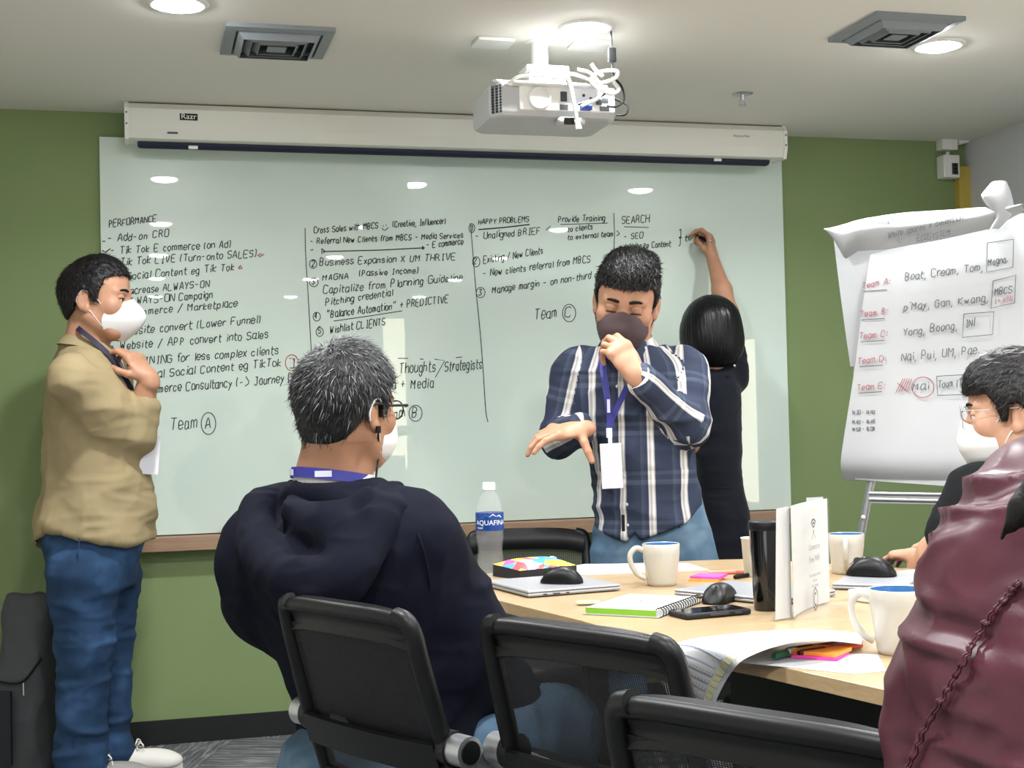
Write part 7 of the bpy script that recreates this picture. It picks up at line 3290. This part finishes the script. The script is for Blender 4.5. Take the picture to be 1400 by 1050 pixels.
    for sx in (-1, 1):
        k_ = hip + f_ * .42 + r_ * sx * .11
        J.chain([hip + r_ * sx * .09, k_, np.array([k_[0], k_[1], .12])], [.10, .085, .065], .04)
        shoe(root, np.array([k_[0], k_[1], 0]) - f_ * .03, f_, r_, MW['black_soft'], MW['black'], sx)
    J.ell(hip, (.18, .15, .13), np.stack([r_, f_, ZU], 1), .05)
    P, F = J.mesh(.011)
    P = relax(P, F, 2)
    part_np('trousers', P, F, MW['jeans'], root)
    ln = strap(root, MW['lanyard'], [A(1400, 628, -.075), A(1380, 638, -.12), A(1350, 660, -.125), A(1328, 692, -.12), A(1308, 728, -.11)], .020, facing=unit(-CF - CR * .5 + ZU * .3), thick=.002)
    strap(ln, MW['lanyard_white'], [A(1306, 728, -.112), A(1301, 738, -.11)], .012, 'clip_band', facing=unit(-CF - CR * .5))
    for (a_, b2) in (((1386, 635), (1378, 640)), ((1336, 679), (1332, 686))):
        strap(ln, MW['lanyard_white'], [A(a_[0], a_[1], -.126), A(b2[0], b2[1], -.126)], .012, 'printed_patch', facing=unit(-CF - CR * .5 + ZU * .3))
    badge_card(ln, MW['badge'], A(1290, 768, -.10), unit(-CF - CR * .3), unit(-CR + CF * .3), .062, .10, -.28)
    fo, ro = frame(phi)
    c6_phi = phi
    place(c6, O[0] - fo[0] * .02, O[1] - fo[1] * .02, phi)
    skin_mesh('body', SK + [(B, .010, -.030), (J, .010, -.022)], SKM, root)
    return root


# ================================================================== 6. person in the maroon jacket in front
def maroon_person():
    d = 1.06
    s = d / FPX
    phi = 48
    f_, r_ = frame(phi)
    A = lambda px, py, dd=0.0: at(px, py, d + dd)
    hip = A(1560, 1360, .0)
    sh_c = A(1610, 665, .04)
    up = unit(sh_c - hip)
    fw2 = unit(f_ - up * np.dot(f_, up))
    rt2 = np.cross(fw2, up)
    O = hip
    root = person('person seated nearest the camera in a maroon jacket, back to us', (hip[0], hip[1], 0))
    Ht = np.linalg.norm(sh_c - hip)
    nb = sh_c + up * .06
    H = Head(A(1680, 420, .10), 50, 8, 0, .98)
    hb = Blob()
    H.skin(hb)
    H.neck(hb, nb, .05, .06)
    core = Blob()
    core.chain([hip, hip * .5 + sh_c * .5, sh_c, nb], [.12, .11, .10, .05], .05)
    for sx in (-1, 1):
        k_ = hip + f_ * .36 + r_ * sx * .11 + ZU * .03
        core.chain([hip + r_ * sx * .09, k_, np.array([k_[0], k_[1], .09])], [.07, .05, .04], .03)
    shr = sh_c + rt2 * .175 - up * .02
    shl, ell = A(1452, 712, .13), A(1308, 1015, .17)
    elr = shr + fw2 * .16 - up * .24 + rt2 * .02
    wrl, wrr = ell + f_ * .22 - ZU * .04, elr + fw2 * .22 - rt2 * .06
    hands = Blob()
    for wr_, el_, sd in ((wrl, ell, -1), (wrr, elr, 1)):
        core.chain([el_, wr_], [.04, .028], .02)
        hand_blob(hands, wr_, unit(wr_ - el_), -ZU, sd, [(20, 30, 20)] * 4, .08, None, .95, .024)
    SK, SKM = [(hb, .005), (hands, .004)], MW['skin']
    H.eyes(root, MW['eye'], MW['iris'])
    B = Blob()
    B.loft(O, rt2, fw2, [(-.06, 0, -.0, .185, .15), (.05, 0, .0, .195, .155), (Ht * .45, 0, -.01, .19, .14), (Ht * .75, 0, -.01, .20, .135), (Ht * .90, 0, -.01, .19, .12), (Ht * 1.0, 0, 0, .145, .10), (Ht + .045, 0, .01, .085, .075), (Ht + .07, 0, .01, .07, .07)], 0.0, p=2.2, up=up)
    B.chain([shl, ell, wrl], [.074, .062, .048], .05)
    B.chain([shr, elr, wrr], [.088, .080, .052], .05)
    B.cut(lambda x, y, z: .058 - np.sqrt((x - nb[0]) ** 2 + (y - nb[1]) ** 2 + ((z - nb[2] - .045) * .85) ** 2), .01)
    P, F = B.mesh(.0055)
    P = relax(P, F, 2)
    ax = np.stack([rt2, fw2, up], 0)
    # gathers run in from the armhole seam
    seam_c = shl + rt2 * .045 - up * .05

    def near_seam(Q):
        q = Q - seam_c
        dd_ = np.sqrt((q @ rt2) ** 2 + ((q @ up) * .5) ** 2)
        return .35 + 1.0 * np.exp(-(dd_ / .12) ** 2)
    P = wrinkle(P, F, [((4, 4, 9), .013, 71, None, ax), ((7, 7, 26), .018, 14, near_seam, ax), ((14, 14, 34), .006, 19, None, ax)])
    jk = part_np('jacket', P, F, MW['maroon'], root)
    # armhole seam: a puckered cord over the shoulder blade
    sm = MB()
    for off in (0.0, .007):
        pts = []
        for (px_, py_) in ((1392, 795), (1376, 812), (1355, 838), (1335, 868), (1318, 898), (1300, 930), (1280, 965), (1258, 1005), (1240, 1048)):
            r0 = ray(px_ + off * 500, py_ + off * 300)
            # nearest jacket point along the ray
            t_ = (P - EYE) @ unit(r0)
            dist = np.linalg.norm(P - EYE - np.outer(t_, unit(r0)), axis=1)
            c_ = np.where(dist < .007)[0]
            if len(c_):
                j = c_[np.argmin(t_[c_])]
                pts.append(EYE + unit(r0) * (t_[j] - .001))
        if len(pts) > 3:
            pp = smooth_path(pts, 10)
            pp = [q + ZU * .0010 * math.sin(i * 1.3) + CR * .0010 * math.sin(i * 1.7) for i, q in enumerate(pp)]
            sm.tube(pp, [.0013 + .0006 * math.sin(i * 1.1) for i in range(len(pp))], 6)
    if sm.V:
        sm.build('puckered_seam', MW['maroon'], jk)
    # long dark hair, falling on the back
    hr = Blob()
    hr.ell(H.w(0, -.02, .03), (.092, .108, .10), H.R, 0.0)
    hr.chain([H.w(0, -.05, .0), H.w(0, -.075, -.08), A(1620, 610, -.10), A(1590, 720, -.15)], [.085, .075, .055, .02], .05)
    hr.chain([A(1600, 580, -.04), A(1500, 640, -.10), A(1440, 662, -.09), A(1400, 696, -.085), A(1364, 742, -.08)], [.028, .022, .017, .010, .002], .012)
    hc = H.c
    Rm = H.R
    hr.cut(lambda x, y, z: np.minimum(((x - hc[0]) * Rm[0, 1] + (y - hc[1]) * Rm[1, 1] + (z - hc[2]) * Rm[2, 1]) - .04, .06 - ((x - hc[0]) * Rm[0, 2] + (y - hc[1]) * Rm[1, 2] + (z - hc[2]) * Rm[2, 2])), .01)
    P, F = hr.mesh(.006)
    P = relax(P, F, 2)
    part_np('hair', P, F, MW['hair'], root)
    J = Blob()
    for sx in (-1, 1):
        k_ = hip + f_ * .38 + r_ * sx * .11 + ZU * .03
        J.chain([hip + r_ * sx * .09, k_, np.array([k_[0], k_[1], .12])], [.10, .08, .06], .04)
        shoe(root, np.array([k_[0], k_[1], 0]) - f_ * .03, f_, r_, MW['black_soft'], MW['black'], sx)
    P, F = J.mesh(.012)
    part_np('trousers', P, F, MW['black_tee'], root)
    fo, ro = frame(phi)
    place(c5, hip[0] + fo[0] * .10, hip[1] + fo[1] * .10, phi)
    skin_mesh('body', SK + [(B, .010, -.030), (J, .010, -.022)], SKM, root)
    return root


khaki_man()
navy_man()
plaid_man()
writing_woman()
black_man()
maroon_person()
